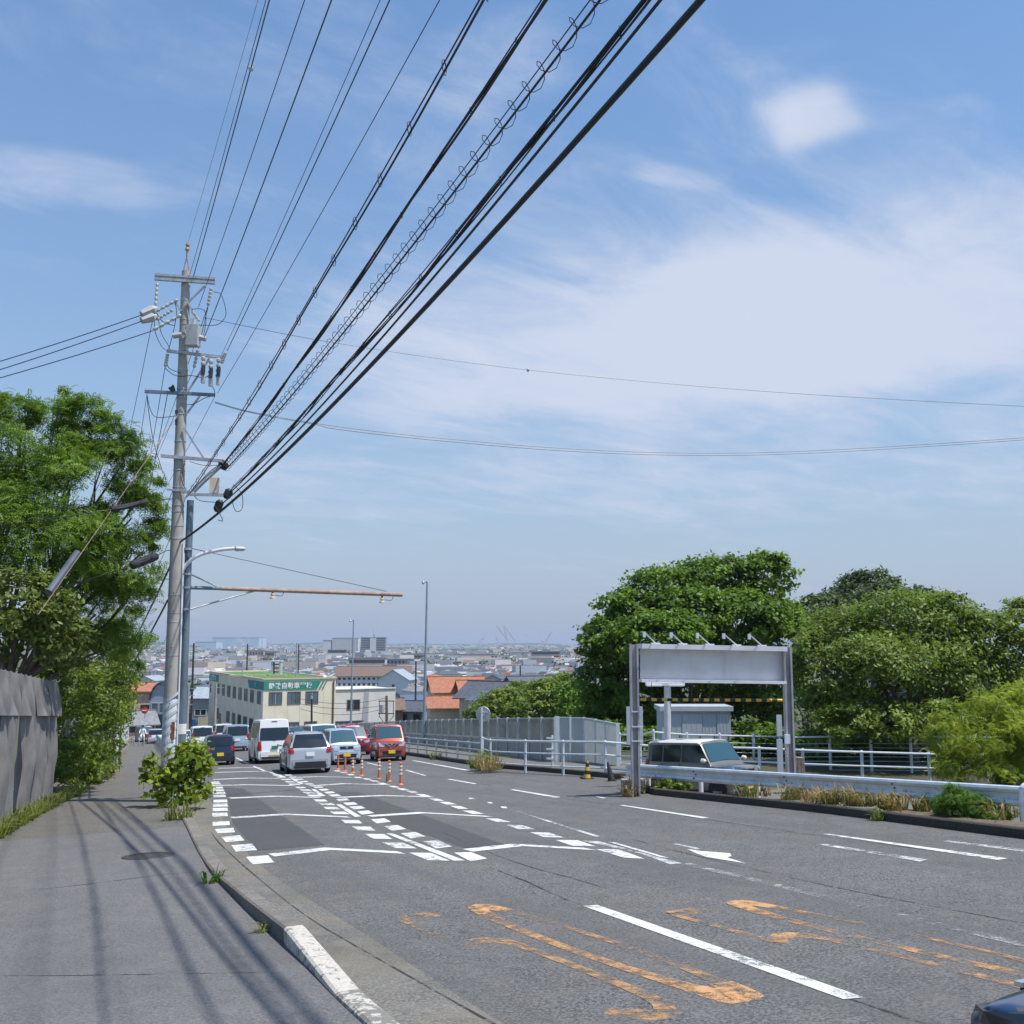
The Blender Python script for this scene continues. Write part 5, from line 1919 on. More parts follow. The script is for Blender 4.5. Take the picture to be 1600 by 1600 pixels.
# coming up the hill
UP = lane_heading(50) + math.pi
g_ = G(540.5, 1195)
car('kei_minivan', 'light silver kei minivan with a yellow plate facing the orange lane posts', 'paint_icy', on_road(g_ - Vector((math.cos(UP), math.sin(UP), 0)) * 1.7), UP + .03, 3.4, 1.475, 1.68, .98, .93, ws=(.72, .55), head=(.66, .92, .30), tum=.13)
g_ = G(616.5, 1189.3)
cp = car('kei_minivan', 'copper orange kei minivan driving uphill beside the far fence', 'paint_copper', on_road(g_ - Vector((math.cos(UP), math.sin(UP), 0)) * 1.7), UP - .075, 3.4, 1.475, 1.78, 1.0, .98, ws=(.68, .42), head=(.72, .90, .30), tum=.09)
for s_ in (-1, 1):
    MB().bar((1.72, s_ * .06, .72), (1.70, s_ * .42, .92), .03, .04).build('grille_wing', MATS['chrome'], cp, local=True)
UPF = lane_heading(62) + math.pi
g_ = G(558, 1180.5)
car('hatchback_car', 'cherry red car half hidden behind the light silver minivan', 'paint_cherry', on_road(g_ - Vector((math.cos(UPF), math.sin(UPF), 0)) * 1.8), UPF, 3.7, 1.66, 1.70, .98, .95, ws=(.75, .5), tum=.11)
g_ = G(513, 1182)
car('minivan_car', 'white car roof showing over the silver SUV', 'paint_white', on_road(g_ - Vector((math.cos(UPF), math.sin(UPF), 0)) * 2), UPF, 4.2, 1.69, 1.82, 1.0, .98, ws=(.9, .7), plate='white', lights='van', wheel=.3)
g_ = G(470, 1170)
car('sedan_car', 'blue-black car roof between the white van and the silver SUV', 'paint_blueblack', on_road(g_ - Vector((math.cos(UPF), math.sin(UPF), 0)) * 2), UPF, 4.2, 1.69, 1.5, .93, .9, plate='white', wheel=.3)
# parked on the lower lot behind the guard rail
PKH = math.atan2(-.80, .60)
pk = Vector((5.62, 30.75, 0))
pk = on_road(pk, -.34)
pc_ = car('parked_car', 'parked taupe kei car with a cream roof and a yellow plate behind the guard rail', 'paint_greige', pk, PKH, 3.4, 1.475, 1.66, 1.0, .97, ws=(.72, .42), head=(.70, .90, .24), tum=.10, rooftop='paint_pearl', digits='56-31', rearglass=(1.0, .84), wb=2.4, plate_z=.41)
for s_ in (-1, 1):
    MB().lathe([(0, .05), (.10, .04), (.125, .0), (.125, -.06)], (1.66, s_ * .52, .80), (1, s_ * .15, .1), 16).build('round_headlamp', MATS['chrome'], pc_, local=True, smooth=True)
# nose of the dark blue car entering at the right edge
bl_ = Vector((4.0, 4.35, 0))
car('hatchback_car', 'glossy deep blue bonnet of a car edging in close to the camera', 'paint_deepblue', on_road(bl_), math.atan2(CH, -SH) + .0, 3.9, 1.70, 1.50, .95, .92, ws=(1.0, .6), rear=(.35, .10), tum=.16, wheel=.30, lens='glass_dark', fglass='glass_dark')


# ------------------------------------------------------------------ people: one rider on a scooter, one cyclist far down the pavement
def skin_body(name, joints, edges, radii, mat, parent, root=0):
    me = bpy.data.meshes.new(name)
    me.from_pydata(joints, edges, [])
    o = bpy.data.objects.new(name, me)
    col.objects.link(o)
    o.parent = parent
    sk_ = o.modifiers.new('skin', 'SKIN')
    me.skin_vertices.new() if not me.skin_vertices else None
    for i, r_ in enumerate(radii):
        me.skin_vertices[0].data[i].radius = (r_, r_)
    me.skin_vertices[0].data[root].use_root = True
    ss = o.modifiers.new('sub', 'SUBSURF')
    ss.levels = ss.render_levels = 1
    dg = bpy.context.evaluated_depsgraph_get()
    m2 = bpy.data.meshes.new_from_object(o.evaluated_get(dg))
    bpy.data.objects.remove(o)
    for p in m2.polygons: p.use_smooth = True
    m2.materials.clear()
    ob = link_mesh(name, m2, MATS[mat], parent)
    return ob


def rider(pos, heading, top, trousers, helmet, label, vlabel, scooter):
    vname = 'motor_scooter' if scooter else 'bicycle'
    v = thing(vname, pos, vlabel, 'scooter' if scooter else 'bicycle')
    for x in ((.55, -.55) if scooter else (.52, -.52)):
        r_ = .22 if scooter else .33
        w_ = .05 if scooter else .02
        MB().lathe([(r_ * .72, -w_), (r_, -w_), (r_, w_), (r_ * .72, w_), (r_ * .72, -w_)], (x, 0, r_), (0, 1, 0), 18).build('wheel', MATS['tyre'], v, local=True)
    if scooter:
        MB().prism([(-.65, -.14, .35), (.15, -.14, .30), (.2, -.14, .45), (-.1, -.14, .72), (-.7, -.14, .78)], (0, .28, 0)).build('body', MATS['cloth_dark'], v, local=True)
        MB().prism([(.42, -.2, .35), (.50, -.2, .35), (.34, -.2, .95), (.26, -.2, .95)], (0, .4, 0)).build('leg_shield', MATS['cloth_dark'], v, local=True)
        MB().bar((.55, 0, .22), (.30, 0, 1.0), .06, .06).build('fork', MATS['dark_metal'], v, local=True)
        MB().bar((.28, -.32, 1.02), (.28, .32, 1.02), .03, .03).build('handlebar', MATS['dark_metal'], v, local=True)
    else:
        f = MB()
        for a_, b_ in (((.52, 0, .33), (.38, 0, .85)), ((.38, 0, .75), (-.1, 0, .32)), ((-.1, 0, .32), (-.22, 0, .82)), ((-.22, 0, .75), (.38, 0, .78)), ((-.52, 0, .33), (-.1, 0, .32)), ((-.52, 0, .33), (-.2, 0, .75))):
            f.bar(a_, b_, .03, .03)
        f.build('frame', MATS['galvanised'], v, local=True)
        MB().bar((.36, -.28, .98), (.36, .28, .98), .03, .03).build('handlebar', MATS['dark_metal'], v, local=True)
        MB().box((-.22, 0, .85), (.24, .14, .06)).build('saddle', MATS['trim_black'], v, local=True)
    p = thing('person', pos, label, 'person')
    hx, hz = (-.22, .86) if scooter else (-.2, .95)
    J = [(hx, 0, hz), (hx + .04, 0, hz + .28), (hx + .10, 0, hz + .46), (hx + .12, 0, hz + .54)]
    E_ = [(0, 1), (1, 2), (2, 3)]
    rad = [.14, .13, .12, .055]
    for s_ in (-1, 1):
        b_ = len(J)
        J += [(hx + .10, s_ * .19, hz + .44), (hx + .22, s_ * .26, hz + .22), (.27, s_ * .27, hz + .18)]
        E_ += [(2, b_), (b_, b_ + 1), (b_ + 1, b_ + 2)]
        rad += [.06, .05, .04]
    for s_ in (-1, 1):
        b_ = len(J)
        J += [(hx + .02, s_ * .10, hz - .02), (hx + .40, s_ * .13, hz - .08), (hx + .36, s_ * .13, hz - .46), (hx + .46, s_ * .13, hz - .50)]
        E_ += [(0, b_), (b_, b_ + 1), (b_ + 1, b_ + 2), (b_ + 2, b_ + 3)]
        rad += [.10, .075, .05, .045]
    skin_body('body', J, E_, rad, top, p)
    hc = (hx + .15, 0, hz + .70)
    MB().lathe([(0, -.12), (.06, -.11), (.085, -.04), (.085, .04), (.06, .10), (0, .12)], hc, (0, 0, 1), 12).build('head', MATS['skin'], p, smooth=True, local=True)
    MB().lathe([(.115, -.02), (.12, .03), (.10, .10), (.06, .14), (0, .155)], hc, (-.1, 0, 1), 12).build('helmet', MATS[helmet], p, smooth=True, local=True)
    for o in (v, p):
        o.rotation_euler = (0, 0, heading)


g_ = G(385.5, 1166)
rider(on_road(g_), lane_heading(88), 'cloth_dark', 'cloth_dark', 'cloth_white', 'person in dark clothes and a white helmet riding a scooter', 'dark scooter ridden downhill beside the pale blue minivan', True)
g_ = G(222, 1165, .13)
rider(on_road(g_, .13), lane_heading(100) + math.pi, 'cloth_white', 'cloth_dark', 'hair', 'person in white riding a bicycle up the far pavement', 'bicycle ridden up the far pavement by the bollards', False)

# ------------------------------------------------------------------ leaves
def leaf_mesh(name, parent, mat, C, Nrm, size, aspect=.5, tone=None, kind='leaf', seed=0, local_off=None, frond=6):
    """C centres (n,3), Nrm normals (n,3). kind leaf: one bent diamond; frond: pairs of leaflets along a stalk"""
    rg = np.random.default_rng(seed)
    n = len(C)
    Nrm = Nrm / np.maximum(np.linalg.norm(Nrm, axis=1, keepdims=True), 1e-6)
    rnd = rg.normal(size=(n, 3))
    if kind == 'frond':
        rnd = rnd * .7 + np.array([0, 0, -.55])
    ax = rnd - Nrm * np.sum(rnd * Nrm, axis=1, keepdims=True)
    ax /= np.maximum(np.linalg.norm(ax, axis=1, keepdims=True), 1e-6)
    ay = np.cross(Nrm, ax)
    s = (size * rg.uniform(.65, 1.3, n))[:, None]
    if kind == 'leaf':
        V = np.stack([C - ax * s, C + ay * s * aspect - Nrm * s * .12, C + ax * s, C - ay * s * aspect - Nrm * s * .12], axis=1).reshape(-1, 3)
        nf = n
        tn = np.repeat(tone, 1)
    else:
        parts = []
        for k in range(frond):
            t = (k + .5) / frond * 2 - 1
            base = C + ax * s * t - Nrm * s * .35 * t * t
            ll = s * (.42 - .16 * abs(t))
            for sd in (-1, 1):
                d = ay * sd * .9 + ax * .45 - Nrm * .3
                w = ax * .36
                parts.append(np.stack([base, base + d * ll * .5 + w * ll, base + d * ll, base + d * ll * .5 - w * ll], axis=1))
        V = np.stack(parts, axis=1).reshape(-1, 3)
        nf = n * frond * 2
        tn = np.repeat(tone, frond * 2)
    off = ORIGIN.get(parent.name, Vector()) if parent is not None else Vector()
    V = V - np.array([off.x, off.y, off.z])
    me = bpy.data.meshes.new(name)
    me.vertices.add(len(V))
    me.vertices.foreach_set('co', V.astype(np.float32).ravel())
    me.loops.add(nf * 4)
    me.loops.foreach_set('vertex_index', np.arange(nf * 4, dtype=np.int32))
    me.polygons.add(nf)
    me.polygons.foreach_set('loop_start', np.arange(0, nf * 4, 4, dtype=np.int32))
    at_ = me.attributes.new('tone', 'FLOAT', 'FACE')
    at_.data.foreach_set('value', np.clip(tn, 0, 1).astype(np.float32))
    me.update()
    return link_mesh(name, me, MATS[mat], parent)


def crown_points(blobs, n, clump=.30, seed=0, shell=.72, up=.25, per=70):
    """leaf centres gathered in clumps spread over the outside of several lobes"""
    rg = np.random.default_rng(seed)
    B = np.array([[*b[:3], b[3], b[4], b[5]] for b in blobs], float)
    area = (B[:, 3] * B[:, 4] + B[:, 4] * B[:, 5] + B[:, 3] * B[:, 5])
    nc = max(8, n // per)
    pick = rg.choice(len(B), nc, p=area / area.sum())
    d = rg.normal(size=(nc, 3))
    d[:, 2] += up
    d /= np.linalg.norm(d, axis=1, keepdims=True)
    rad = shell + (1.04 - shell) * rg.random(nc) ** .6
    cc = B[pick, :3] + d * B[pick, 3:6] * rad[:, None]
    # drop clump centres buried in another lobe
    keep = np.ones(nc, bool)
    for b in B:
        q = (cc - b[:3]) / b[3:6]
        keep &= np.sum(q * q, axis=1) > .35
    cc, d, pick = cc[keep], d[keep], pick[keep]
    tcl = rg.uniform(-.36, .34, len(cc))
    idx = rg.integers(0, len(cc), n)
    r_ = np.mean(B[pick][:, 3:6], axis=1)[idx]
    sc = np.array([1, 1, .6])
    off = rg.normal(size=(n, 3)) * sc * (clump * r_ * .55)[:, None]
    C = cc[idx] + off
    Nn = d[idx] * .55 + rg.normal(size=(n, 3)) * .5 + np.array([0, 0, .65])
    tone = .5 + tcl[idx] + rg.normal(size=n) * .16
    return C, Nn, tone, cc


def limb(m, a, b, r0, r1, rg, bend=.12, n=5):
    a, b = Vector(a), Vector(b)
    L = (b - a).length
    pts = [a.lerp(b, k / n) + Vector((rg.uniform(-1, 1), rg.uniform(-1, 1), rg.uniform(-.4, .6))) * bend * L * math.sin(math.pi * k / n) * .5 for k in range(n + 1)]
    m.tube(pts, [r0 + (r1 - r0) * k / n for k in range(n + 1)], 7)
    return pts


def tree(name, label, cat, base, blobs, n, size, mat, trunk_r=.25, bark='bark', seed=0, kind='leaf', aspect=.5, clump=.30, limbs=True, group=None, shell=.72, up=.25, twigs=0, fork=.35, per=70):
    rg = random.Random(seed)
    base = Vector(base)
    o = thing(name, base, label, cat, group)
    C, Nn, tone, cc = crown_points(blobs, n, clump, seed, shell, up, per)
    m = MB()
    mean = Vector(np.mean(np.array([b[:3] for b in blobs]), axis=0))
    fk = base.lerp(mean, fork)
    fk.x, fk.y = base.x * .75 + fk.x * .25, base.y * .75 + fk.y * .25
    m.tube([base - Vector((0, 0, .4)), base.lerp(fk, .5), fk], [trunk_r * 1.3, trunk_r, trunk_r * .85], 10)
    if limbs:
        for b in blobs:
            tip = Vector(b[:3])
            pts = limb(m, fk, tip, trunk_r * .55, trunk_r * .16, rg)
            for k in range(twigs):
                d = Vector((rg.gauss(0, 1), rg.gauss(0, 1), abs(rg.gauss(0, .8)))).normalized()
                limb(m, pts[rg.randint(2, 4)], tip + Vector((d.x * b[3], d.y * b[4], d.z * b[5])) * .85, trunk_r * .2, trunk_r * .05, rg, .1, 3)
    m.build('trunk', MATS[bark], o, smooth=True)
    leaf_mesh('crown', o, mat, C, Nn, size, aspect, tone, kind, seed + 1)
    return o


def lobe(x, y, rx, ry, Y, dep=None):
    """lobe seen at a pixel with pixel radii, standing at distance Y"""
    c = at(x, y, Y)
    k = Y / FPX
    return (c.x, c.y, c.z, rx * k, (dep or (rx + ry) / 2) * k, ry * k)


def grass(name, label, cat, area, n, h, mat, seed=0, group=None, kind=None, lean=.35, width=.012):
    """tufts of blades: area = list of (point, radius)"""
    rg = np.random.default_rng(seed)
    V, tn = [], []
    for i in range(n):
        p, r_ = area[rg.integers(0, len(area))]
        t, q = rg.uniform(0, 6.28), r_ * rg.random() ** .5
        b = np.array([p[0] + math.cos(t) * q, p[1] + math.sin(t) * q, p[2] - SLOPE * (-SH * math.cos(t) + CH * math.sin(t)) * q])
        L = h * (.25 + 1.25 * rg.random() ** 1.8)
        a = rg.uniform(0, 6.28)
        d = np.array([math.cos(a), math.sin(a), 0])
        sd = np.array([-d[1], d[0], 0]) * width * rg.uniform(.6, 1.5)
        ln = min(1.3, lean * rg.uniform(.2, 2.4))
        mid = b + d * L * ln * .35 + np.array([0, 0, L * .6])
        tip = b + d * L * ln + np.array([0, 0, L * (1 - ln * .35)])
        V += [b - sd, b + sd, mid + sd * .8, mid - sd * .8, mid - sd * .8, mid + sd * .8, tip, tip]
        tn += [rg.uniform(.1, .9)] * 2
    V = np.array(V)
    o = MB()
    me = bpy.data.meshes.new(name)
    org = Vector(V[0])
    V = V - np.array(org)
    faces = []
    for i in range(n):
        k = i * 8
        faces += [(k, k + 1, k + 2, k + 3), (k + 4, k + 5, k + 6)]
    me.from_pydata([tuple(v) for v in V], [], faces)
    at_ = me.attributes.new('tone', 'FLOAT', 'FACE')
    at_.data.foreach_set('value', np.array(tn, np.float32))
    ob = link_mesh(name, me, MATS[mat])
    ob.location = org
    return tag(ob, label, cat, group, kind)


# left side -----------------------------------------------------------
TB = Vector((-15.6, 31.5, tz(-15.6, 31.5)))
tree('locust_tree', 'tall leafy green tree with feathery fronds behind the grey hoarding', 'tree', TB,
     [lobe(40, 700, 95, 70, 31), lobe(130, 660, 50, 45, 30.5), lobe(195, 720, 45, 55, 31), lobe(110, 760, 95, 70, 30), lobe(205, 810, 55, 45, 31.5), lobe(60, 850, 110, 70, 29.5), lobe(175, 880, 80, 60, 31),
      lobe(195, 945, 55, 40, 32), lobe(150, 960, 80, 70, 32), lobe(-40, 640, 60, 30, 31), lobe(30, 640, 40, 28, 31), lobe(100, 625, 20, 22, 31), lobe(180, 1010, 45, 45, 34), lobe(-60, 800, 90, 120, 30), lobe(232, 760, 26, 26, 31.6), lobe(225, 860, 30, 25, 31.8)],
     22000, .185, 'leaf_locust', .16, seed=11, kind='frond', clump=.34, twigs=3, shell=.5, up=.35, per=46)
tree('broadleaf_bush', 'lighter green broad-leaved bush rising over the hoarding below the feathery tree', 'bush', at(20, 1120, 29),
     [lobe(20, 935, 70, 42, 27.5), lobe(70, 950, 42, 38, 28), lobe(-40, 960, 70, 60, 27), lobe(90, 985, 40, 40, 29), lobe(20, 1000, 90, 45, 28.5), lobe(115, 1010, 45, 35, 31)],
     7000, .11, 'leaf_broad', .10, seed=12, aspect=.42, clump=.35, twigs=1, per=50)
for i, (bl, nn, lb_) in enumerate((
        ([lobe(105, 1075, 45, 38, 35), lobe(70, 1060, 40, 30, 34), lobe(130, 1130, 40, 50, 37), lobe(95, 1150, 35, 45, 36), lobe(120, 1180, 40, 40, 37.5)], 9000, 'dense dark green hedge mass beside the pale blue steel post'),
        ([lobe(165, 1080, 35, 45, 42), lobe(172, 1120, 24, 50, 45), lobe(155, 1150, 28, 55, 43), lobe(165, 1190, 18, 25, 46)], 8000, 'bright green hedge bush overhanging the pavement bend'),
        ([lobe(195, 1060, 25, 35, 50), lobe(192, 1095, 16, 30, 54), lobe(150, 1030, 50, 40, 45)], 5500, 'green tree foliage closing the far end of the hedge'),
        ([lobe(85, 1215, 30, 28, 33), lobe(125, 1212, 28, 24, 36), lobe(50, 1235, 18, 25, 30.5), lobe(150, 1205, 22, 20, 40), lobe(100, 1190, 30, 30, 34)], 5200, 'low leafy weeds along the foot of the hedge'))):
    c0 = bl[1]
    tree('hedge_bush', lb_, 'hedge', (c0[0], c0[1], tz(c0[0], c0[1])), bl, nn, .085 if i < 3 else .07, 'leaf_hedge', .06, seed=20 + i, aspect=.5, clump=.34, limbs=True, per=45)
MBs = G(272, 1258, .13)
tree('mallow_bush', 'big-leaved yellow-green bush growing round the foot of the concrete pole', 'bush', MBs + Vector((.2, .1, 0)),
     [lobe(292, 1190, 28, 26, MBs.y - .4), lobe(262, 1225, 26, 24, MBs.y - .5), lobe(300, 1232, 22, 24, MBs.y - .2), lobe(312, 1205, 15, 24, MBs.y), lobe(275, 1243, 26, 14, MBs.y - .6), lobe(236, 1196, 9, 16, MBs.y - .3), lobe(230, 1222, 9, 9, MBs.y - .3), lobe(284, 1172, 12, 9, MBs.y - .4), lobe(320, 1225, 8, 18, MBs.y)],
     1900, .095, 'leaf_mallow', .025, seed=31, aspect=.72, clump=.6, twigs=2, shell=.55, per=12)
area = []
for i in range(26):
    u = 21 + i * .62
    area.append((P(u, interp(WALKL, u) - .10, .08), .16))
for i in range(14):
    u = 23 + i * .6
    area.append((P(u, interp(WALKL, u) - .32, .1), .2))
grass('verge_grass', 'yellow-green grass and weeds along the foot of the hoarding', 'grass', area, 3600, .40, 'leaf_grass', 41, kind='stuff', lean=.55)
grass('grass_tuft', 'pale grass tuft growing out of the kerb near the bush', 'grass', [(P(25.2, interp(KERB, 25.2) - .2, .14), .34)], 110, .55, 'leaf_grass', 42, lean=1.0)
grass('grass_tuft', 'green weed tuft in the kerb joint beside the pavement', 'grass', [(P(15.6, interp(KERB, 15.6) - .2, .08), .14)], 46, .26, 'leaf_fern', 43, lean=.9)
grass('grass_tuft', 'small yellow-green weed at the foot of the low kerb', 'grass', [(P(12.1, interp(KERB, 12.1) - .2, .02), .08)], 22, .16, 'leaf_grass', 44, lean=.8)

# right side ----------------------------------------------------------
tree('evergreen_tree', 'great round-headed evergreen tree behind the blank signboard', 'tree', at(1095, 1165, 60),
     [lobe(1120, 905, 62, 34, 60), lobe(1195, 905, 42, 40, 60), lobe(1040, 925, 60, 38, 59), lobe(985, 960, 50, 36, 58), lobe(940, 1000, 38, 34, 57), lobe(1080, 960, 70, 36, 57), lobe(1160, 965, 70, 38, 58), lobe(1215, 985, 45, 45, 60), lobe(1030, 1000, 70, 40, 55),
      lobe(950, 1060, 45, 50, 58), lobe(1000, 1075, 55, 60, 60), lobe(940, 1110, 35, 40, 60), lobe(1110, 1040, 100, 40, 60), lobe(1200, 1060, 55, 50, 60), lobe(1000, 1130, 50, 35, 61), lobe(1170, 1115, 60, 40, 62), lobe(970, 1150, 40, 30, 60)],
     82000, .15, 'leaf_oak', .30, seed=51, aspect=.55, clump=.29, twigs=2, shell=.7, up=.45, per=60)
tree('cherry_tree', 'broad light green cherry tree spreading behind the wire fence', 'tree', at(1428, 1206, 38),
     [lobe(1400, 1128, 55, 26, 35.6), lobe(1330, 1130, 48, 28, 35.8), lobe(1472, 1125, 45, 28, 35.5), lobe(1330, 1000, 75, 48, 38.4), lobe(1400, 970, 70, 42, 38.4), lobe(1470, 975, 60, 42, 38.8), lobe(1290, 1050, 55, 50, 37.6), lobe(1370, 1040, 80, 45, 36.7), lobe(1450, 1040, 75, 45, 37.6), lobe(1540, 1000, 60, 38, 38.4), lobe(1530, 1060, 65, 45, 38.4), lobe(1590, 975, 40, 38, 38.4), lobe(1490, 945, 16, 22, 38.4),
      lobe(1290, 1110, 45, 40, 38.4), lobe(1360, 1110, 60, 35, 39.2), lobe(1440, 1110, 60, 30, 39.2), lobe(1620, 1050, 60, 60, 39.2), lobe(1265, 1030, 25, 40, 37.6)],
     54000, .10, 'leaf_cherry', .20, seed=52, aspect=.42, clump=.36, twigs=2, shell=.6, per=55)
tree('yellow_shrub', 'yellow-green feathery shrub spilling over the railing at the right', 'bush', at(1560, 1235, 30),
     [lobe(1570, 1115, 45, 42, 30), lobe(1535, 1160, 50, 42, 29.5), lobe(1480, 1150, 26, 34, 30), lobe(1590, 1170, 55, 45, 29), lobe(1510, 1200, 45, 32, 29.5), lobe(1580, 1085, 24, 22, 30.5), lobe(1640, 1140, 50, 70, 30), lobe(1565, 1215, 50, 25, 29), lobe(1470, 1185, 22, 25, 30)],
     10500, .13, 'leaf_yellow', .05, seed=53, kind='frond', clump=.42, twigs=1, shell=.4, per=36)
tree('fern_weed', 'bright green ferny weed growing through the guard rail', 'weed', P(14.3, 17.0, .1),
     [lobe(1505, 1257, 36, 18, 19.9), lobe(1545, 1275, 32, 12, 19.5), lobe(1490, 1242, 16, 16, 20), lobe(1472, 1262, 16, 10, 20.2)], 3000, .07, 'leaf_fern', .015, seed=54, kind='frond', clump=.4, twigs=1, shell=.5, per=30)
tree('island_weed', 'low green weed clump beneath the guard rail in front of the parked car', 'weed', P(23.2, 17.0, .1),
     [lobe(1045, 1230, 22, 10, 28.3), lobe(1065, 1232, 18, 8, 28), lobe(1030, 1235, 10, 8, 28.5)], 900, .06, 'leaf_hedge', .012, seed=55, clump=.4, shell=.4, per=30)
straw = []
for i in range(34):
    u = 12.8 + 11 * rng.random()
    if 19.6 < u < 23.2: u -= 5
    straw.append((P(u, 16.75 + .75 * rng.random(), .14), .22))
grass('dry_grass', 'dry straw-coloured grass on the planted island below the guard rail', 'grass', straw, 1250, .40, 'leaf_straw', 61, kind='stuff', lean=.9)
grass('island_grass', 'thin green grass mixed into the dry island planting', 'grass', straw[:20], 900, .36, 'leaf_grass', 62, kind='stuff', lean=.6)
grass('kerb_weed', 'straw-coloured weed tuft beside the concrete footing', 'weed', [(G(998, 1238, .02), .35), (G(985, 1243, .02), .2)], 260, .5, 'leaf_straw', 63, lean=.9)
grass('kerb_weed', 'green and straw weed tuft at the foot of the round sign', 'weed', [(G(757, 1200, .1), .6)], 380, .75, 'leaf_grass', 64, lean=.6)
grass('kerb_weed', 'dry weed tuft at the end of the grey roadside fence', 'weed', [(G(765, 1203, .1), .5)], 240, .6, 'leaf_straw', 67, lean=.7)
grass('kerb_weed', 'tiny green weed on the face of the dark island kerb', 'weed', [(P(15.0, 16.2, .02), .16)], 160, .2, 'leaf_grass', 65, lean=.6)
grass('kerb_weed', 'small weed by the far kerb under the grey fence', 'weed', [(P(47.5, interp(REDGE, 47.5), .02), .3)], 160, .35, 'leaf_grass', 66, lean=.6)
for i, (bl, lb_) in enumerate((([lobe(1285, 1168, 35, 28, 40), lobe(1335, 1165, 40, 30, 41), lobe(1390, 1165, 35, 28, 40.5)], 'shaded understory shrubs behind the grey wire fence'),
                              ([lobe(1180, 1165, 40, 35, 43), lobe(1222, 1170, 34, 34, 42), lobe(1155, 1180, 25, 25, 43)], 'shaded shrubs between the shed and the right signboard post'),
                              ([lobe(1450, 1165, 40, 32, 40), lobe(1500, 1165, 50, 36, 40), lobe(1570, 1160, 60, 42, 40)], 'shaded shrubs behind the yellow-green shrub'),
                              ([lobe(980, 1160, 35, 26, 52), lobe(1015, 1165, 30, 26, 51), lobe(945, 1150, 30, 26, 54)], 'dark shrubs behind the frosted end screen'))):
    c0 = bl[0]
    tree('understory_shrub', lb_, 'shrub', (c0[0], c0[1], tz(c0[0], c0[1])), bl, 4500, .13, 'leaf_oak', .06, seed=90 + i, clump=.4, shell=.4, per=45)
for i, (bl, lb_) in enumerate((([lobe(790, 1100, 40, 22, 76), lobe(760, 1115, 28, 16, 75), lobe(815, 1085, 26, 18, 78)], 'rounded green shrub above the clear barrier nearest the round sign'),
                              ([lobe(860, 1090, 40, 26, 72), lobe(830, 1110, 35, 18, 71), lobe(880, 1070, 28, 18, 74)], 'taller green shrub above the clear barrier'),
                              ([lobe(910, 1105, 35, 28, 68), lobe(895, 1085, 26, 22, 69), lobe(925, 1120, 40, 25, 66)], 'dark green shrub where the barrier meets the big tree'))):
    c0 = bl[0]
    tree('roadside_shrub', lb_, 'shrub', (c0[0], c0[1], tz(c0[0], c0[1])), bl, 6500, .15, 'leaf_cherry' if i < 2 else 'leaf_oak', .12, seed=70 + i, clump=.34, per=50)
for i, (bl, lb_) in enumerate((([lobe(1360, 920, 45, 25, 112), lobe(1345, 940, 60, 25, 111), lobe(1380, 945, 50, 30, 110)], 'round olive-green tree crowning the wooded hill'),
                              ([lobe(1285, 955, 40, 22, 105), lobe(1310, 975, 50, 30, 104), lobe(1270, 985, 40, 35, 100)], 'dark blue-green trees on the left flank of the hill'),
                              ([lobe(1430, 940, 45, 20, 118), lobe(1470, 960, 60, 28, 116), lobe(1410, 975, 60, 40, 112), lobe(1540, 985, 60, 30, 116)], 'trees trailing down the right flank of the hill'))):
    c0 = bl[0]
    tree('hill_tree', lb_, 'tree', (c0[0], c0[1], tz(c0[0], c0[1])), bl, 9000, .26, 'leaf_hill', .4, seed=80 + i, clump=.34, per=60, fork=.6)

# ------------------------------------------------------------------ buildings
def wall_quad(m, a, b, z0, z1, n_, t=.0):
    m.prism([Vector((a.x, a.y, z0)), Vector((b.x, b.y, z0)), Vector((b.x, b.y, z1)), Vector((a.x, a.y, z1))], n_ * t)


def window(par, a, b, f0, f1, z0, z1, out, glass='window_glass', frame='window_frame', panes=2):
    """window in a wall that runs from a to b; f0..f1 fractions along it"""
    p, q_ = a.lerp(b, f0), a.lerp(b, f1)
    m = MB()
    for (s0, s1, t0, t1) in ((0, 1, 0, .07), (0, 1, .93, 1), (0, .06, 0.07, .93), (.94, 1, .07, .93)) + tuple(((k / panes - .025, k / panes + .025, .07, .93) for k in range(1, panes))):
        A, B = p.lerp(q_, s0), p.lerp(q_, s1)
        Z0, Z1 = z0 + (z1 - z0) * t0, z0 + (z1 - z0) * t1
        m.prism([Vector((A.x, A.y, Z0)), Vector((B.x, B.y, Z0)), Vector((B.x, B.y, Z1)), Vector((A.x, A.y, Z1))], out * .05)
    wo = m.build('window', MATS[frame], par)
    g = MB()
    g.prism([Vector((p.x, p.y, z0)), Vector((q_.x, q_.y, z0)), Vector((q_.x, q_.y, z1)), Vector((p.x, p.y, z1))], out * .015)
    g.build('pane', MATS[glass], wo)
    return wo


# driving school: corner towards us, front to the right, long side to the left
C0, C1, C2 = at(412, 1062, 125), at(525, 1061, 129.5), at(328, 1050.5, 157)
ZT = C0.z
for c in (C1, C2): c.z = ZT
C3 = C1 + (C2 - C0)
ZB = min(tz(c.x, c.y) for c in (C0, C1, C2, C3)) - .6
sch = thing('driving_school', Vector((C0.x, C0.y, ZB)), 'two-storey cream driving school with green roof and green sign band', 'building')


def out_n(a, b):
    d = (b - a); d.z = 0; d.normalize()
    n_ = Vector((d.y, -d.x, 0))
    return n_ if n_.dot(Vector((a.x, a.y, 0))) < 0 else -n_


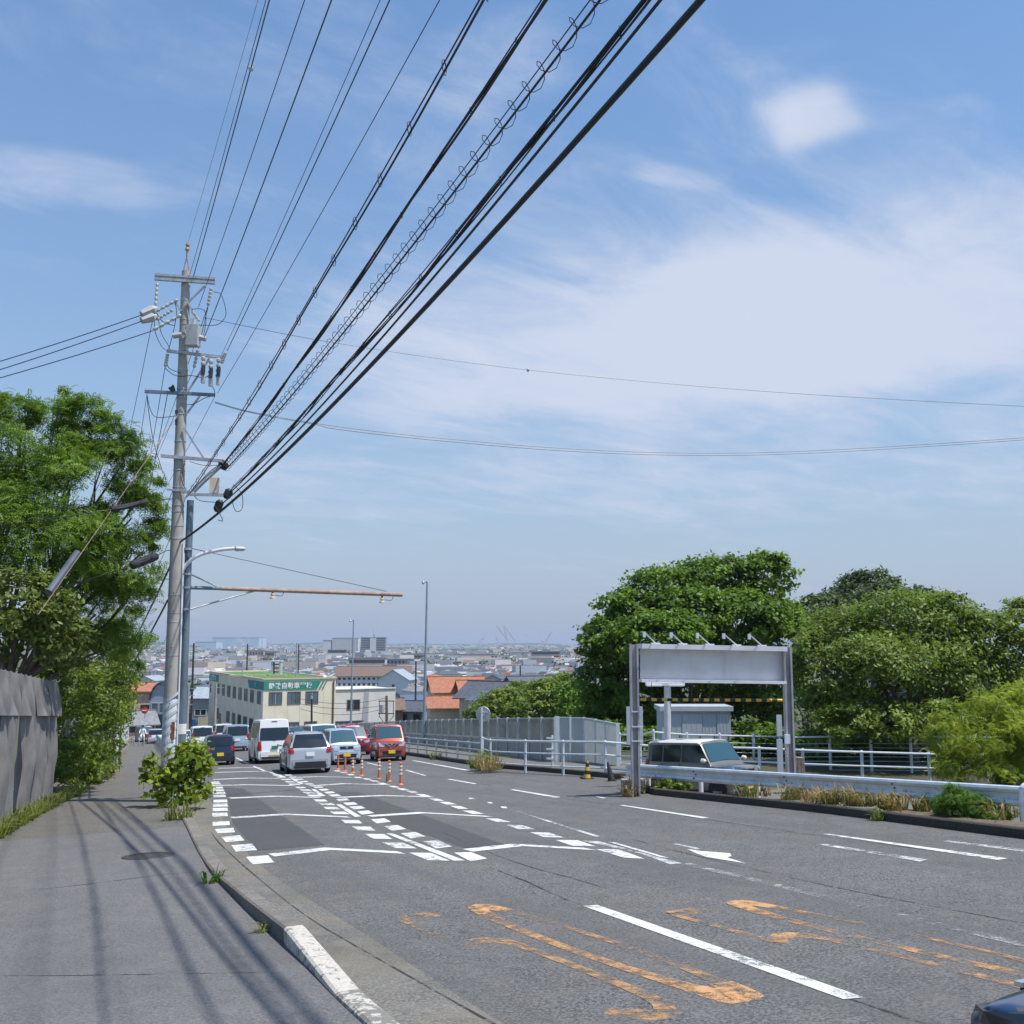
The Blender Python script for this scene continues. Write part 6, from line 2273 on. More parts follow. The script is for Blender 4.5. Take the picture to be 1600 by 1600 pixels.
nf_, nl_ = out_n(C0, C1), out_n(C0, C2)
m = MB()
m.prism([Vector((c.x, c.y, ZB)) for c in (C0, C1, C3, C2)], (0, 0, ZT - ZB - .02))
m.build('wall', MATS['school_wall'], sch)
m = MB()
m.poly([Vector((c.x, c.y, ZT + .004)) for c in (C0.lerp(C3, .02), C1.lerp(C2, .02), C3.lerp(C0, .02), C2.lerp(C1, .02))])
m.build('roof', MATS['school_roof'], sch)
for a, b in ((C0, C1), (C0, C2), (C1, C3), (C2, C3)):
    MB().bar(a + Vector((0, 0, .06)), b + Vector((0, 0, .06)), .25, .14).build('parapet_cap', MATS['cream_wall'], sch)
HGT = 3.35
z2, z1 = ZT - 3.05, ZT - 3.05 - HGT - .1
for f0, f1 in ((.075, .255), (.325, .51), (.575, .755)):
    window(sch, C0, C1, f0, f1, z2, z2 + 1.55, nf_, 'window_glass', panes=3)
    window(sch, C0, C1, f0 - .01, f1 - .01, z1 - .2, z1 + 1.35, nf_, 'window_glass', panes=3)
for i, f in enumerate((.06, .17, .27, .37, .475, .58, .69, .80, .965)):
    if f < .9:
        window(sch, C0, C2, f - .028, f + .028, z2 + .02, z2 + 1.6, nl_, 'window_dark' if i % 3 else 'window_glass', panes=2)
    if f < .85 and i != 6:
        window(sch, C0, C2, f - .03, f + .03, z1, z1 + 1.55, nl_, 'window_dark' if i % 2 else 'window_glass', panes=2)
window(sch, C0, C2, .955, .975, z2 + .1, z2 + 1.3, nl_, 'window_dark', panes=1)
window(sch, C0, C2, .72, .77, z1 - .6, z1 + .9, nl_, 'window_dark', panes=1)
for i in range(1, 9):   # panel joints
    for a, b, n_, k in ((C0, C1, nf_, 6), (C0, C2, nl_, 8)):
        if i < k:
            p = a.lerp(b, i / k)
            MB().bar(Vector((p.x, p.y, ZB)) + n_ * .012, Vector((p.x, p.y, ZT - .1)) + n_ * .012, .035, .02, n_).build('panel_joint', MATS['annex_wall'], sch)
dp = C0.lerp(C1, .965)
MB().cyl(Vector((dp.x, dp.y, ZB)) + nf_ * .1, Vector((dp.x, dp.y, ZT - .3)) + nf_ * .1, .09, n=8).build('downpipe', MATS['tile_brown'], sch)
# sign band
def band(a, b, f0, f1, z0, z1, out, mat, slant0=0.0, slant1=0.0, t=.07, name='sign_band'):
    p, q_ = a.lerp(b, f0), a.lerp(b, f1)
    s0, s1 = a.lerp(b, f0 + slant0), a.lerp(b, f1 + slant1)
    return MB().prism([Vector((p.x, p.y, z0)), Vector((q_.x, q_.y, z0)), Vector((s1.x, s1.y, z1)), Vector((s0.x, s0.y, z1))], out * t).build(name, MATS[mat], sch)


zb0, zb1 = ZT - 1.26, ZT - .26
band(C0, C1, .0, .73, zb0, zb1, nf_, 'school_green', 0, .06)
band(C0, C1, .755, .775, zb0, zb1, nf_, 'school_green', .06, .06)
band(C0, C1, .80, .815, zb0, zb1, nf_, 'school_green', .06, .06)
band(C0, C2, .0, .22, zb0, zb1, nl_, 'school_teal', 0, .02)
band(C0, C2, .80, 1.0, zb0, zb1, nl_, 'school_green', 0, 0)
fx = (C1 - C0).normalized()
lx = (C0 - C2).normalized()
text_mesh('sign_lettering', '静鉄自動車学校', MATS['sign_white'], sch, C0.lerp(C1, .065) + Vector((0, 0, -1.05)) + nf_ * .085, fx, (0, 0, 1), .78, sx=1.0, thick=.018)
text_mesh('sign_lettering', 'しずてつ', MATS['sign_white'], sch, C0.lerp(C2, .975) + Vector((0, 0, -1.08)) + nl_ * .085, lx, (0, 0, 1), .95, sx=1.2, thick=.018)
# round emblem: pale blue sprout figure on the corner
ec = C0.lerp(C2, .11) + Vector((0, 0, -.85)) + nl_ * .09
em = MB()
M('emblem_blue', (.16, .62, .70), .6, var=.03)
em.lathe([(.18, .0), (.34, .0), (.34, .02), (.18, .02), (.18, 0)], ec + Vector((0, 0, .1)), nl_, 18)
em.bar(ec + lx * -.45 + Vector((0, 0, .25)) + nl_ * .01, ec + Vector((0, 0, -.2)) + nl_ * .01, .03, .12, nl_)
em.bar(ec + lx * .45 + Vector((0, 0, .25)) + nl_ * .01, ec + Vector((0, 0, -.2)) + nl_ * .01, .03, .12, nl_)
em.bar(ec + lx * -.3 + Vector((0, 0, -.42)) + nl_ * .01, ec + lx * .3 + Vector((0, 0, -.42)) + nl_ * .01, .03, .10, nl_)
em.build('emblem', MATS['emblem_blue'], sch)
# plant on the roof
tw = at(432, 1050, 140)
tw.z = ZT
MB().box(tw + Vector((-.5, 0, .95)), (.25, 1.2, 1.9)).build('roof_tower', MATS['shed_panel'], sch)
MB().box(tw + Vector((.55, 0, .95)), (.25, 1.2, 1.9)).build('roof_tower', MATS['shed_panel'], sch)
MB().box(tw + Vector((0, 0, 1.95)), (1.5, 1.4, .14)).build('roof_tower_top', MATS['white_wall'], sch)
for z in (.5, 1.0, 1.5):
    MB().box(tw + Vector((0, .2, z)), (.85, .9, .16)).build('roof_louvre', MATS['tile_brown'], sch)
for dx, ln in ((-3.5, 3.0), (1.0, 2.2), (-1.2, 1.5)):
    MB().box(tw + Vector((dx, -4 + dx * .3, .18)), (ln, .3, .22)).build('roof_duct', MATS['cream_wall'], sch)
MB().lathe([(0, 0), (.22, .04), (.36, .12)], C1 + Vector((-1.2, -.3, .45)), (-.3, -1, .3), 14).build('satellite_dish', MATS['white_wall'], sch)

# white annex to the right
A0, A1 = at(520, 1078, 138), at(618, 1077, 143)
A1.z = A0.z
ax_n = out_n(A0, A1)
AB = tz(A0.x, A0.y) - 1
an = thing('annex_building', Vector((A0.x, A0.y, AB)), 'plain off-white annex with one dark double window beside the driving school', 'building')
MB().prism([Vector((A0.x, A0.y, AB)), Vector((A1.x, A1.y, AB)), Vector((A1.x, A1.y, AB)) - ax_n * 9, Vector((A0.x, A0.y, AB)) - ax_n * 9], (0, 0, A0.z - AB)).build('wall', MATS['annex_wall'], an)
window(an, A0, A1, .22, .43, A0.z - 2.75, A0.z - 1.35, ax_n, 'window_dark')
MB().prism([p + ax_n * .02 for p in (A0.lerp(A1, .45) - Vector((0, 0, 5)), A0.lerp(A1, .56) - Vector((0, 0, 5)), A0.lerp(A1, .565), A0.lerp(A1, .50))], ax_n * .03).build('dark_strip', MATS['grey_wall'], an)
MB().bar(A0.lerp(A1, -.0) + Vector((0, 0, .05)), A0.lerp(A1, 1) + Vector((0, 0, .05)), .3, .12).build('parapet_cap', MATS['white_wall'], an)
MB().bar(A0.lerp(A1, .05) - Vector((0, 0, 4.2)) + ax_n * .4, A0.lerp(A1, .45) - Vector((0, 0, 4.2)) + ax_n * .4, .9, .15).build('canopy', MATS['dark_wall'], an)

# arched blue-grey building behind the pole
B0 = at(228, 1160, 150)
B1 = at(276, 1160, 150)
zb_, zm_, zt_ = tz(B0.x, 150) - 1, at(228, 1117, 150).z, at(255, 1067, 150).z
ar = thing('arched_building', Vector((B0.x, 150, zb_)), 'blue-grey hall with an arched gable and navy ground floor behind the concrete pole', 'building')
wB = B1.x - B0.x
MB().box(Vector(((B0.x + B1.x) / 2, 152, (zb_ + zm_) / 2)), (wB, 4, zm_ - zb_)).build('ground_floor', MATS['dark_wall'], ar)
arc = [Vector((B0.x + .25, 150.2, zm_))] + [Vector((B0.x + .25 + (wB - .5) * (1 - math.cos(t)) / 2, 150.2, zm_ + (zt_ - zm_) * (.45 + .55 * math.sin(t)))) for t in [math.pi * k / 14 for k in range(15)]] + [Vector((B1.x - .25, 150.2, zm_))]
MB().prism(arc, (0, 3.5, 0)).build('arched_gable', MATS['arch_wall'], ar)
rim_ = [Vector((p.x, 150.0, p.z + .05)) for p in arc[1:-1]]
MB().tube(rim_, .14, 6).build('gable_trim', MATS['dark_wall'], ar)
for k in range(3):
    a_, b_ = Vector((B0.x + .5 + k * 1.1, 150.18, 0)), Vector((B0.x + 1.5 + k * 1.1, 150.18, 0))
    window(ar, a_, b_, 0, 1, zm_ + .2, zm_ + 1.75, Vector((0, -1, 0)), 'window_glass', 'lamp_white', 1)
for k in range(9):
    MB().bar(Vector((B0.x + .3 + k * wB / 9, 149.97, zb_)), Vector((B0.x + .3 + k * wB / 9, 149.97, zm_ - .8)), .1, .05, (0, 1, 0)).build('cladding_rib', MATS['tile_slate'], ar)
# low shop with ribbed silver roof and street furniture between poles and school
S0, S1 = at(296, 1160, 165), at(329, 1160, 165)
zs_ = tz(S0.x, 165) - 1
sl = thing('shop_building', Vector((S0.x, 165, zs_)), 'small shop with a ribbed silver roof squeezed beside the driving school', 'building')
e_z, r_z = at(300, 1092, 165).z, at(300, 1074, 168).z
MB().box(Vector(((S0.x + S1.x) / 2, 168, (zs_ + e_z) / 2)), (S1.x - S0.x, 6, e_z - zs_)).build('wall', MATS['grey_wall'], sl)
ro_ = MB().prism([Vector((S0.x - .3, 164.6, e_z)), Vector((S1.x + .3, 164.6, e_z)), Vector((S1.x + .1, 168, r_z)), Vector((S0.x - .1, 168, r_z))], (0, 0, .1)).build('roof', MATS['tile_silver'], sl)
for k in range(8):
    x = S0.x + (S1.x - S0.x) * k / 7
    MB().bar(Vector((x, 164.6, e_z + .13)), Vector((x, 168, r_z + .13)), .08, .06).build('rib', MATS['tile_silver'], ro_)
window(sl, Vector((S0.x + .6, 164.98, 0)), Vector((S1.x - .8, 164.98, 0)), 0, 1, e_z - 2.6, e_z - 1.6, Vector((0, -1, 0)), 'window_dark', 'sign_white')
MB().box(Vector((S0.x + 2.2, 164.9, e_z - 3.6)), (1.9, .1, 1.5)).build('shop_sign', MATS['cream_wall'], sl)
MB().box(Vector((S0.x + .5, 164.9, e_z - 4.0)), (.8, .1, 1.6)).build('shop_sign', MATS['sign_blue'], sl)

# ------------------------------------------------------------------ houses
ROOFN = dict(tile_orange='orange tiled', tile_slate='dark slate', tile_blue='dark blue', tile_grey='grey', tile_brown='brown', tile_red='dull red', tile_silver='silver metal', tile_green='grey-green')
WALLN = dict(white_wall='white', cream_wall='cream', pink_wall='pinkish', grey_wall='grey', blue_wall='pale blue', brown_wall='brown')


def house(base, yaw, w, d, h, rh, roof, wall, label, style='gable', eave=.5, group=None, windows=True, name='house', cat='house'):
    o = thing(name, base, label, cat, group)
    hw_, hd_ = w / 2, d / 2
    b = MB()
    if style == 'gable':
        b.prism([(-hw_, -hd_, -1.5), (-hw_, hd_, -1.5), (-hw_, hd_, h), (-hw_, 0, h + rh - .12), (-hw_, -hd_, h)], (w, 0, 0))
    else:
        b.box((0, 0, (h - 1.5) / 2), (w, d, h + 1.5))
    b.build('wall', MATS[wall], o, local=True)
    r_ = MB()
    E, D_ = hw_ + eave, hd_ + eave
    dz_ = rh * eave / hd_
    if style == 'gable':
        for s_ in (-1, 1):
            r_.prism([(-E, s_ * D_, h - dz_), (E, s_ * D_, h - dz_), (E, 0, h + rh), (-E, 0, h + rh)], (0, 0, .14))
        r_.bar((-E, 0, h + rh + .16), (E, 0, h + rh + .16), .25, .16)
    elif style == 'hip':
        k = max(0, E - D_)
        V = [(-E, -D_, h), (E, -D_, h), (E, D_, h), (-E, D_, h), (-k, 0, h + rh), (k, 0, h + rh)]
        r_.add(V, [(0, 1, 5, 4), (1, 2, 5), (2, 3, 4, 5), (3, 0, 4), (0, 3, 2, 1)])
    else:
        r_.box((0, 0, h + .12), (w + .3, d + .3, .24))
    r_.build('roof', MATS[roof], o, local=True)
    if windows:
        for fl in range(max(1, int(h / 2.7))):
            z = fl * 2.75 + .9
            for x in np.arange(-hw_ + 1.2, hw_ - .8, 2.4):
                for s_ in (-1,):
                    wn = MB().box((x, s_ * (hd_ + .02), z + .55), (1.3, .06, 1.1)).build('window', MATS['window_dark'], o, local=True)
            for s_ in (-1, 1):
                MB().box((s_ * (hw_ + .02), 0, z + .55), (.06, 1.3, 1.1)).build('window', MATS['window_dark'], o, local=True)
    o.rotation_euler = (0, 0, yaw)
    return o


def at_house(x, y_base_depth, dz=0.0):
    p = at(x, 1100, y_base_depth)
    return Vector((p.x, p.y, tz(p.x, p.y) + dz))


# named houses of the near town
def house_px(x, ytop, Y, yaw, w, d, rh, roof, wall, label, style='gable', **k):
    p = at(x, ytop, Y)
    zb = tz(p.x, p.y)
    h = p.z - zb - rh
    return house(Vector((p.x, p.y, zb)), yaw, w, d, h, rh, roof, wall, label, style, **k)


house_px(712, 1058.5, 172, R(14), 8.2, 7.0, 2.0, 'tile_orange', 'cream_wall', 'two-storey cream house with the brightest orange tiled roof', 'gable', eave=.7)
house_px(743, 1064, 168, R(14), 5.4, 5.5, 1.7, 'tile_orange', 'cream_wall', 'side wing with an orange tiled gable on the house with the brightest orange roof', 'gable', eave=.6)  # side wing of the cream house, placed as a separate object
house_px(712, 1088, 164, R(14), 8.6, 3.0, 1.3, 'tile_orange', 'cream_wall', 'low orange-roofed porch on the front of the cream house', 'gable', eave=.6, windows=False)  # porch of the cream house, also a separate object
house_px(775, 1066, 158, R(-28), 8.4, 7.6, 2.0, 'tile_slate', 'cream_wall', 'cream house with a dark slate gable next to the orange roofs', 'gable', eave=.8)
house_px(772, 1079, 152, R(-20), 6.4, 4.0, 1.3, 'tile_blue', 'white_wall', 'low pale house wing with a dark blue hipped roof', 'hip', eave=.6)  # house wing under a hipped roof, built as its own object
house_px(860, 1057, 190, R(28), 17, 10, 3.2, 'tile_slate', 'grey_wall', 'long dark slate roof slanting above the roadside shrubs', 'gable', eave=.6)
house_px(214, 1068, 160, R(20), 4.6, 4, 1.0, 'tile_orange', 'pink_wall', 'house with an orange roof behind the hedge', 'gable')
house_px(211, 1112, 140, R(35), 4.5, 4, 1.4, 'tile_grey', 'pink_wall', 'low grey-roofed house beside the arched hall', 'gable')
house_px(600, 1092, 175, R(10), 6, 5, 1.5, 'tile_brown', 'brown_wall', 'brown house just right of the white annex', 'gable')
house_px(640, 1096, 182, R(-15), 7, 6, 1.4, 'tile_slate', 'blue_wall', 'small blue-walled house left of the orange roofs', 'gable')
house_px(1600, 962, 70, R(-62), 16, 9, 3.0, 'tile_silver', 'grey_wall', 'house with a pale ribbed roof behind the cherry tree', 'gable', eave=.7)
house_px(585, 1041.5, 520, R(6), 36, 14, 4.2, 'tile_brown', 'white_wall', 'long white hall with a brown roof in the town', 'gable', eave=.8)
house_px(622, 1046, 505, R(80), 16, 15, 4.5, 'tile_silver', 'white_wall', 'bright white gabled hall next to the brown-roofed one', 'gable', eave=.8)

occ = []
rooflist = ['tile_slate'] * 8 + ['tile_grey'] * 6 + ['tile_brown'] * 3 + ['tile_blue'] * 3 + ['tile_silver'] * 3 + ['tile_green'] + ['tile_red'] + ['tile_orange']
walllist = ['white_wall'] * 6 + ['cream_wall'] * 4 + ['grey_wall'] * 4 + ['pink_wall'] + ['blue_wall'] + ['brown_wall']
rh_ = random.Random(99)
protos = {}
count = 0
tries = 0
while count < 285 and tries < 20000:
    tries += 1
    Y = 330 + 430 * rh_.random() ** .8
    px_ = rh_.uniform(190, 950)
    X = (px_ - 800) / FPX * Y
    mind = 13
    if any((X - a) ** 2 + (Y - b) ** 2 < mind ** 2 for a, b in occ): continue
    occ.append((X, Y))
    st_ = rh_.choice(('gable', 'gable', 'hip', 'hip', 'flat'))
    rf_, wl_ = rh_.choice(rooflist), rh_.choice(walllist)
    if st_ == 'flat': rf_ = rh_.choice(('tile_grey', 'tile_silver'))
    big_ = rh_.random() < .12
    key = (st_, rf_, wl_, big_)
    base = Vector((X, Y, tz(X, Y) - .3))
    lab = {'gable': 'gabled', 'hip': 'hipped', 'flat': 'flat'}[st_]
    label = f"{'large' if big_ else 'small'} {WALLN[wl_]} house with a {lab} {ROOFN[rf_]} roof in the hazy town below"
    grp = f"{'large' if big_ else 'small'} {WALLN[wl_]} town houses with {lab} {ROOFN[rf_]} roofs"
    yaw = rh_.choice((0, math.pi / 2)) + rh_.gauss(.2, .25)
    if key not in protos:
        w_, d_ = (rh_.uniform(13, 20), rh_.uniform(9, 12)) if big_ else (rh_.uniform(8, 11), rh_.uniform(6.5, 8.5))
        h_ = rh_.uniform(6, 9) if big_ or st_ == 'flat' else rh_.uniform(4.6, 6)
        protos[key] = house(base, yaw, w_, d_, h_, rh_.uniform(1.6, 2.4), rf_, wl_, label, st_, group=grp, windows=True, name='town_house')
    else:
        c = copy_tree(protos[key])
        c.location = base
        c.rotation_euler = (0, 0, yaw)
        s_ = rh_.uniform(.85, 1.2)
        c.scale = (s_, s_, rh_.uniform(.85, 1.15))
    count += 1

# the rest of the town, too far to pick apart
def far_town(n, seed):
    rg = np.random.default_rng(seed)
    V, F, T_ = [], [], []
    roofs = [(.07, .08, .10), (.06, .07, .085), (.15, .16, .18), (.14, .10, .08), (.30, .34, .38), (.08, .11, .17), (.25, .09, .06), (.50, .51, .51), (.09, .10, .11)]
    walls = [(.66, .64, .60), (.58, .50, .40), (.40, .41, .43), (.72, .72, .70), (.50, .54, .58)]
    for i in range(n):
        Y = math.sqrt(700 ** 2 + (1700 ** 2 - 700 ** 2) * rg.random()) if i < n * .5 else 1500 * (9500 / 1500) ** (rg.random() ** .8)
        X = (rg.uniform(150, 980) - 800) / FPX * Y
        z = tz(X, Y) - .5
        big = rg.random() < (.02 if Y < 2200 else .07)
        w, d, h = (rg.uniform(18, 42), rg.uniform(12, 20), rg.uniform(8, 15)) if big else (rg.uniform(6.5, 11.5), rg.uniform(6, 9), rg.uniform(4.5, 7.5))
        if Y > 4500: w, d = w * 1.4, d * 1.4
        a = rg.choice([0, math.pi / 2]) + rg.normal(.2, .3)
        ca, sa_ = math.cos(a), math.sin(a)
        flat = big or rg.random() < .16
        rr = 0 if flat else rg.uniform(1.6, 2.6)
        rc = roofs[rg.integers(0, len(roofs))] if not flat else roofs[[1, 3, 6][rg.integers(0, 3)]]
        wc = walls[rg.integers(0, len(walls))]
        b = len(V)
        for (x, y, zz) in ((-w / 2, -d / 2, 0), (w / 2, -d / 2, 0), (w / 2, d / 2, 0), (-w / 2, d / 2, 0), (-w / 2, -d / 2, h), (w / 2, -d / 2, h), (w / 2, d / 2, h), (-w / 2, d / 2, h), (-w / 2, 0, h + rr), (w / 2, 0, h + rr)):
            V.append((X + x * ca - y * sa_, Y + x * sa_ + y * ca, z + zz))
        F += [(b, b + 1, b + 5, b + 4), (b + 1, b + 2, b + 6, b + 5), (b + 2, b + 3, b + 7, b + 6), (b + 3, b, b + 4, b + 7), (b + 4, b + 5, b + 9, b + 8), (b + 7, b + 8, b + 9, b + 6), (b + 4, b + 8, b + 7), (b + 5, b + 6, b + 9)]
        T_ += [wc] * 4 + [rc] * 2 + [wc] * 2
    me = bpy.data.meshes.new('distant_town')
    me.from_pydata(V, [], F)
    ca_ = me.attributes.new('tone', 'FLOAT_COLOR', 'FACE')
    ca_.data.foreach_set('color', np.array([(*c, 1) for c in T_], np.float32).ravel())
    o = link_mesh('distant_town', me, MATS['town'])
    return tag(o, 'mass of tiny houses and sheds of the distant coastal town', 'town', kind='stuff')


far_town(15000, 5)
# scattered trees in the town
C_, N_, T_ = [], [], []
rg_ = np.random.default_rng(17)
for i in range(700):
    Y = 330 * (3800 / 330) ** rg_.random()
    X = (rg_.uniform(190, 950) - 800) / FPX * Y
    r_ = rg_.uniform(2, 5) * (1 if Y < 1000 else 1.8)
    n = 40
    d = rg_.normal(size=(n, 3))
    d /= np.linalg.norm(d, axis=1, keepdims=True)
    C_.append(np.array([X, Y, tz(X, Y) + r_ * .9]) + d * np.array([r_ * 1.3, r_ * 1.3, r_]) * rg_.uniform(.6, 1, (n, 1)))
    N_.append(d)
    T_.append(np.full(n, .4) + rg_.normal(size=n) * .2)
to = leaf_mesh('town_trees', None, 'leaf_hill', np.concatenate(C_), np.concatenate(N_), 1.5, .8, np.concatenate(T_), 'leaf', 3)
tag(to, 'scattered dark green trees among the distant houses', 'trees', kind='stuff')

# ------------------------------------------------------------------ landmarks of the coast
def block_px(name, label, x0, x1, yt, yb, Y, mat, dep=18, cat='building', roof=None, floors=0, cols=0, win='window_dark', yaw=0):
    a, b = at(x0, yt, Y), at(x1, yt, Y)
    zb = tz((a.x + b.x) / 2, Y) - 1
    w, c = b.x - a.x, Vector(((a.x + b.x) / 2, Y + dep / 2, zb))
    o = thing(name, c, label, cat)
    H_ = a.z - zb
    MB().box(c + Vector((0, 0, H_ / 2)), (w, dep, H_)).build('wall', MATS[mat], o)
    MB().box(c + Vector((0, 0, H_ + .5)), (w + 1, dep + 1, 1.2)).build('roof', MATS[roof or 'tile_grey'], o)
    if floors:
        for f in range(floors):
            z = H_ * (f + .35) / floors
            if cols:
                for k in range(cols):
                    x = -w / 2 + w * (k + .5) / cols
                    MB().box(c + Vector((x, -dep / 2 - .1, z + 1.2)), (w / cols * .62, .3, H_ / floors * .45)).build('window', MATS[win], o)
            else:
                MB().box(c + Vector((0, -dep / 2 - .1, z + 1.2)), (w * .96, .3, H_ / floors * .45)).build('window_band', MATS[win], o)
    return o


block_px('assembly_hall', 'huge pale blue shipyard hall on the horizon', 332, 405, 996.5, 1010, 4200, 'hall_blue', 120)
block_px('stadium_roof', 'low sea-green roofed hall left of the shipyard hall', 305, 338, 1003, 1012, 3600, 'hall_blue', 80, roof='sea_green_roof')
block_px('apartment_tower', 'narrow tower with a dark pointed top beside the white hotel block', 505, 517, 1001, 1020, 2500, 'white_wall', 20, roof='tile_slate')
block_px('hotel_block', 'broad white block with a green roof edge among the far towers', 519, 560, 997, 1022, 2500, 'white_wall', 25, roof='sea_green_roof', floors=9, cols=10, win='grey_wall')
ht_ = block_px('apartment_block', 'grey ten-storey apartment block with a white central shaft', 564, 603, 996.5, 1024, 2300, 'grey_wall', 22, floors=10)
a = at(583, 998, 2299)
MB().box(Vector((a.x, 2298, a.z - 19)), (13, 3, 40)).build('white_shaft', MATS['white_wall'], ht_)
block_px('mid_block', 'dark stepped apartment block below the white hotel block', 512, 541, 1016, 1030, 1700, 'brown_wall', 15, floors=4)
block_px('school_block', 'long white school building with a row of dark windows', 690, 778, 1023, 1033, 1350, 'white_wall', 16, floors=2, cols=16)
block_px('school_block', 'long tan school building behind the tallest street lamp', 628, 692, 1022, 1032, 1450, 'cream_wall', 16, floors=2)
block_px('office_block', 'cream office block with balconies in the middle of the town', 545, 602, 1029, 1042, 900, 'cream_wall', 14, floors=3)
block_px('office_block', 'grey office block right of the cream one', 604, 645, 1031, 1044, 950, 'grey_wall', 14, floors=3, cols=7)
block_px('apartment_block', 'grey long apartment block below the harbour cranes', 830, 875, 1018.5, 1036, 1200, 'grey_wall', 14, floors=5)
block_px('warehouse', 'pale green-roofed harbour warehouse row', 690, 770, 1013.5, 1018, 3000, 'hall_blue', 60, roof='sea_green_roof')
block_px('warehouse', 'cream warehouse left of the grey long apartment block', 798, 826, 1019, 1025, 2000, 'cream_wall', 30, roof='tile_silver')
block_px('warehouse', 'tan sheds behind the grey apartment block', 604, 640, 1012, 1018, 3000, 'cream_wall', 40, roof='tile_silver')
block_px('department_store', 'pinkish store block far behind the school roof', 385, 412, 1017, 1027, 1700, 'pink_wall', 20, floors=2, cols=6)
block_px('department_store', 'pinkish store block with flat roof beside the other store', 414, 432, 1018.5, 1027, 1650, 'pink_wall', 20, floors=2)
# ferris wheel
fw = at(377, 1002, 4100)
fo = thing('ferris_wheel', Vector((fw.x, 4100, tz(fw.x, 4100))), 'faint ferris wheel in front of the pale blue hall', 'ferris wheel')
rw = 31
MB().tube([fw + Vector((math.cos(t) * rw, 0, math.sin(t) * rw)) for t in [k * 2 * math.pi / 36 for k in range(37)]], .9, 5, cap=False).build('rim', MATS['crane_white'], fo)
for k in range(12):
    t = k * math.pi / 6
    MB().cyl(fw, fw + Vector((math.cos(t) * rw, 0, math.sin(t) * rw)), .4, n=4).build('spoke', MATS['crane_white'], fo)
for s_ in (-1, 1):
    MB().cyl(fw, Vector((fw.x + s_ * 16, 4100, tz(fw.x, 4100))), 1.0, n=5).build('support', MATS['crane_white'], fo)


def lattice(m, a, b, w, n):
    a, b = Vector(a), Vector(b)
    for i in range(n):
        p, q_ = a.lerp(b, i / n), a.lerp(b, (i + 1) / n)
        for s_ in (-1, 1):
            m.bar(p + Vector((s_ * w, 0, 0)), q_ + Vector((s_ * w, 0, 0)), .5, .5)
        m.bar(p + Vector((-w, 0, 0)), q_ + Vector((w, 0, 0)), .35, .35)
        m.bar(p + Vector((w, 0, 0)), q_ + Vector((-w, 0, 0)), .35, .35)


def crane(x, ybase, ycab, tips, label):
    Y = 3600
    b = at(x, ybase, Y); b.z = tz(b.x, Y)
    c = at(x, ycab, Y)
    o = thing('harbour_crane', b, label, 'crane')
    m = MB(); lattice(m, b, c, 6, 4); m.build('tower', MATS['crane_white'], o)
    MB().box(c, (11, 9, 6)).build('cabin', MATS['crane_white'], o)
    for (tx, ty) in tips:
        m = MB(); lattice(m, c, at(tx, ty, Y), 1.6, 8); m.build('jib', MATS['crane_red'], o)
    m = MB(); lattice(m, c, c + Vector((4, 0, 26)), 1.8, 3); m.build('mast', MATS['crane_white'], o)


crane(793, 1012, 1001, ((775, 977), (786, 978)), 'largest red and white harbour crane with two raised jibs')
crane(806, 1012, 1004, ((788, 979),), 'harbour crane leaning its long jib across the largest one')
crane(851, 1012, 1005, ((862, 987), (846, 1001)), 'right-hand harbour crane with a jib raised to the right')
crane(779, 1013, 1006, ((775, 995),), 'small harbour crane at the left of the group')
crane(750, 1013, 1003, ((757, 996),), 'pale lattice mast crane left of the harbour cranes')
for x, yt, Y, lb_ in ((719, 1004, 3000, 'thin dark chimney mast on the coast'), (585, 979, 2350, 'red and white mast behind the grey apartment block'), (420, 1000, 4000, 'thin tower right of the shipyard hall'), (410, 996, 4050, 'tower at the right edge of the shipyard hall')):
    a = at(x, yt, Y)
    b = Vector((a.x, Y, tz(a.x, Y)))
    o = thing('mast', b, lb_, 'mast')
    for k in range(4):
        MB().tube([b.lerp(a, k / 4), b.lerp(a, (k + 1) / 4)], [3 - .5 * k, 2.5 - .5 * k], 6).build('section', MATS['crane_white' if k % 2 else 'grey_wall'], o)

# low wooded hills that close the plain
def ridge(name, x0, x1, Y, prof_, seed):
    rg = random.Random(seed)
    rows_ = [[], [], []]
    n = 90
    for i in range(n + 1):
        x = x0 + (x1 - x0) * i / n
        yy = float(np.interp(x, [p[0] for p in prof_], [p[1] for p in prof_])) + rg.uniform(-.7, .7)
        t_ = at(x, yy, Y)
        rows_[0].append(Vector((t_.x, Y - 300, -29)))
        rows_[1].append(t_)
        rows_[2].append(Vector((t_.x, Y + 500, -29)))
    struct(MB().grid(rows_).build(name, MATS['leaf_hills'], smooth=True))


M('leaf_hills', (.05, .075, .045), .9, var=.3, scale=.01)
ridge('hills', 60, 330, 6500, [(60, 1000), (210, 1003), (240, 1002), (255, 1003), (275, 1006), (330, 1010)], 1)
ridge('hills', 200, 1700, 8500, [(200, 1007), (420, 1007), (460, 1004), (500, 1004), (610, 1006), (640, 1005), (680, 1007), (740, 1006), (830, 1004), (900, 1007), (1000, 1004), (1700, 1004)], 2)

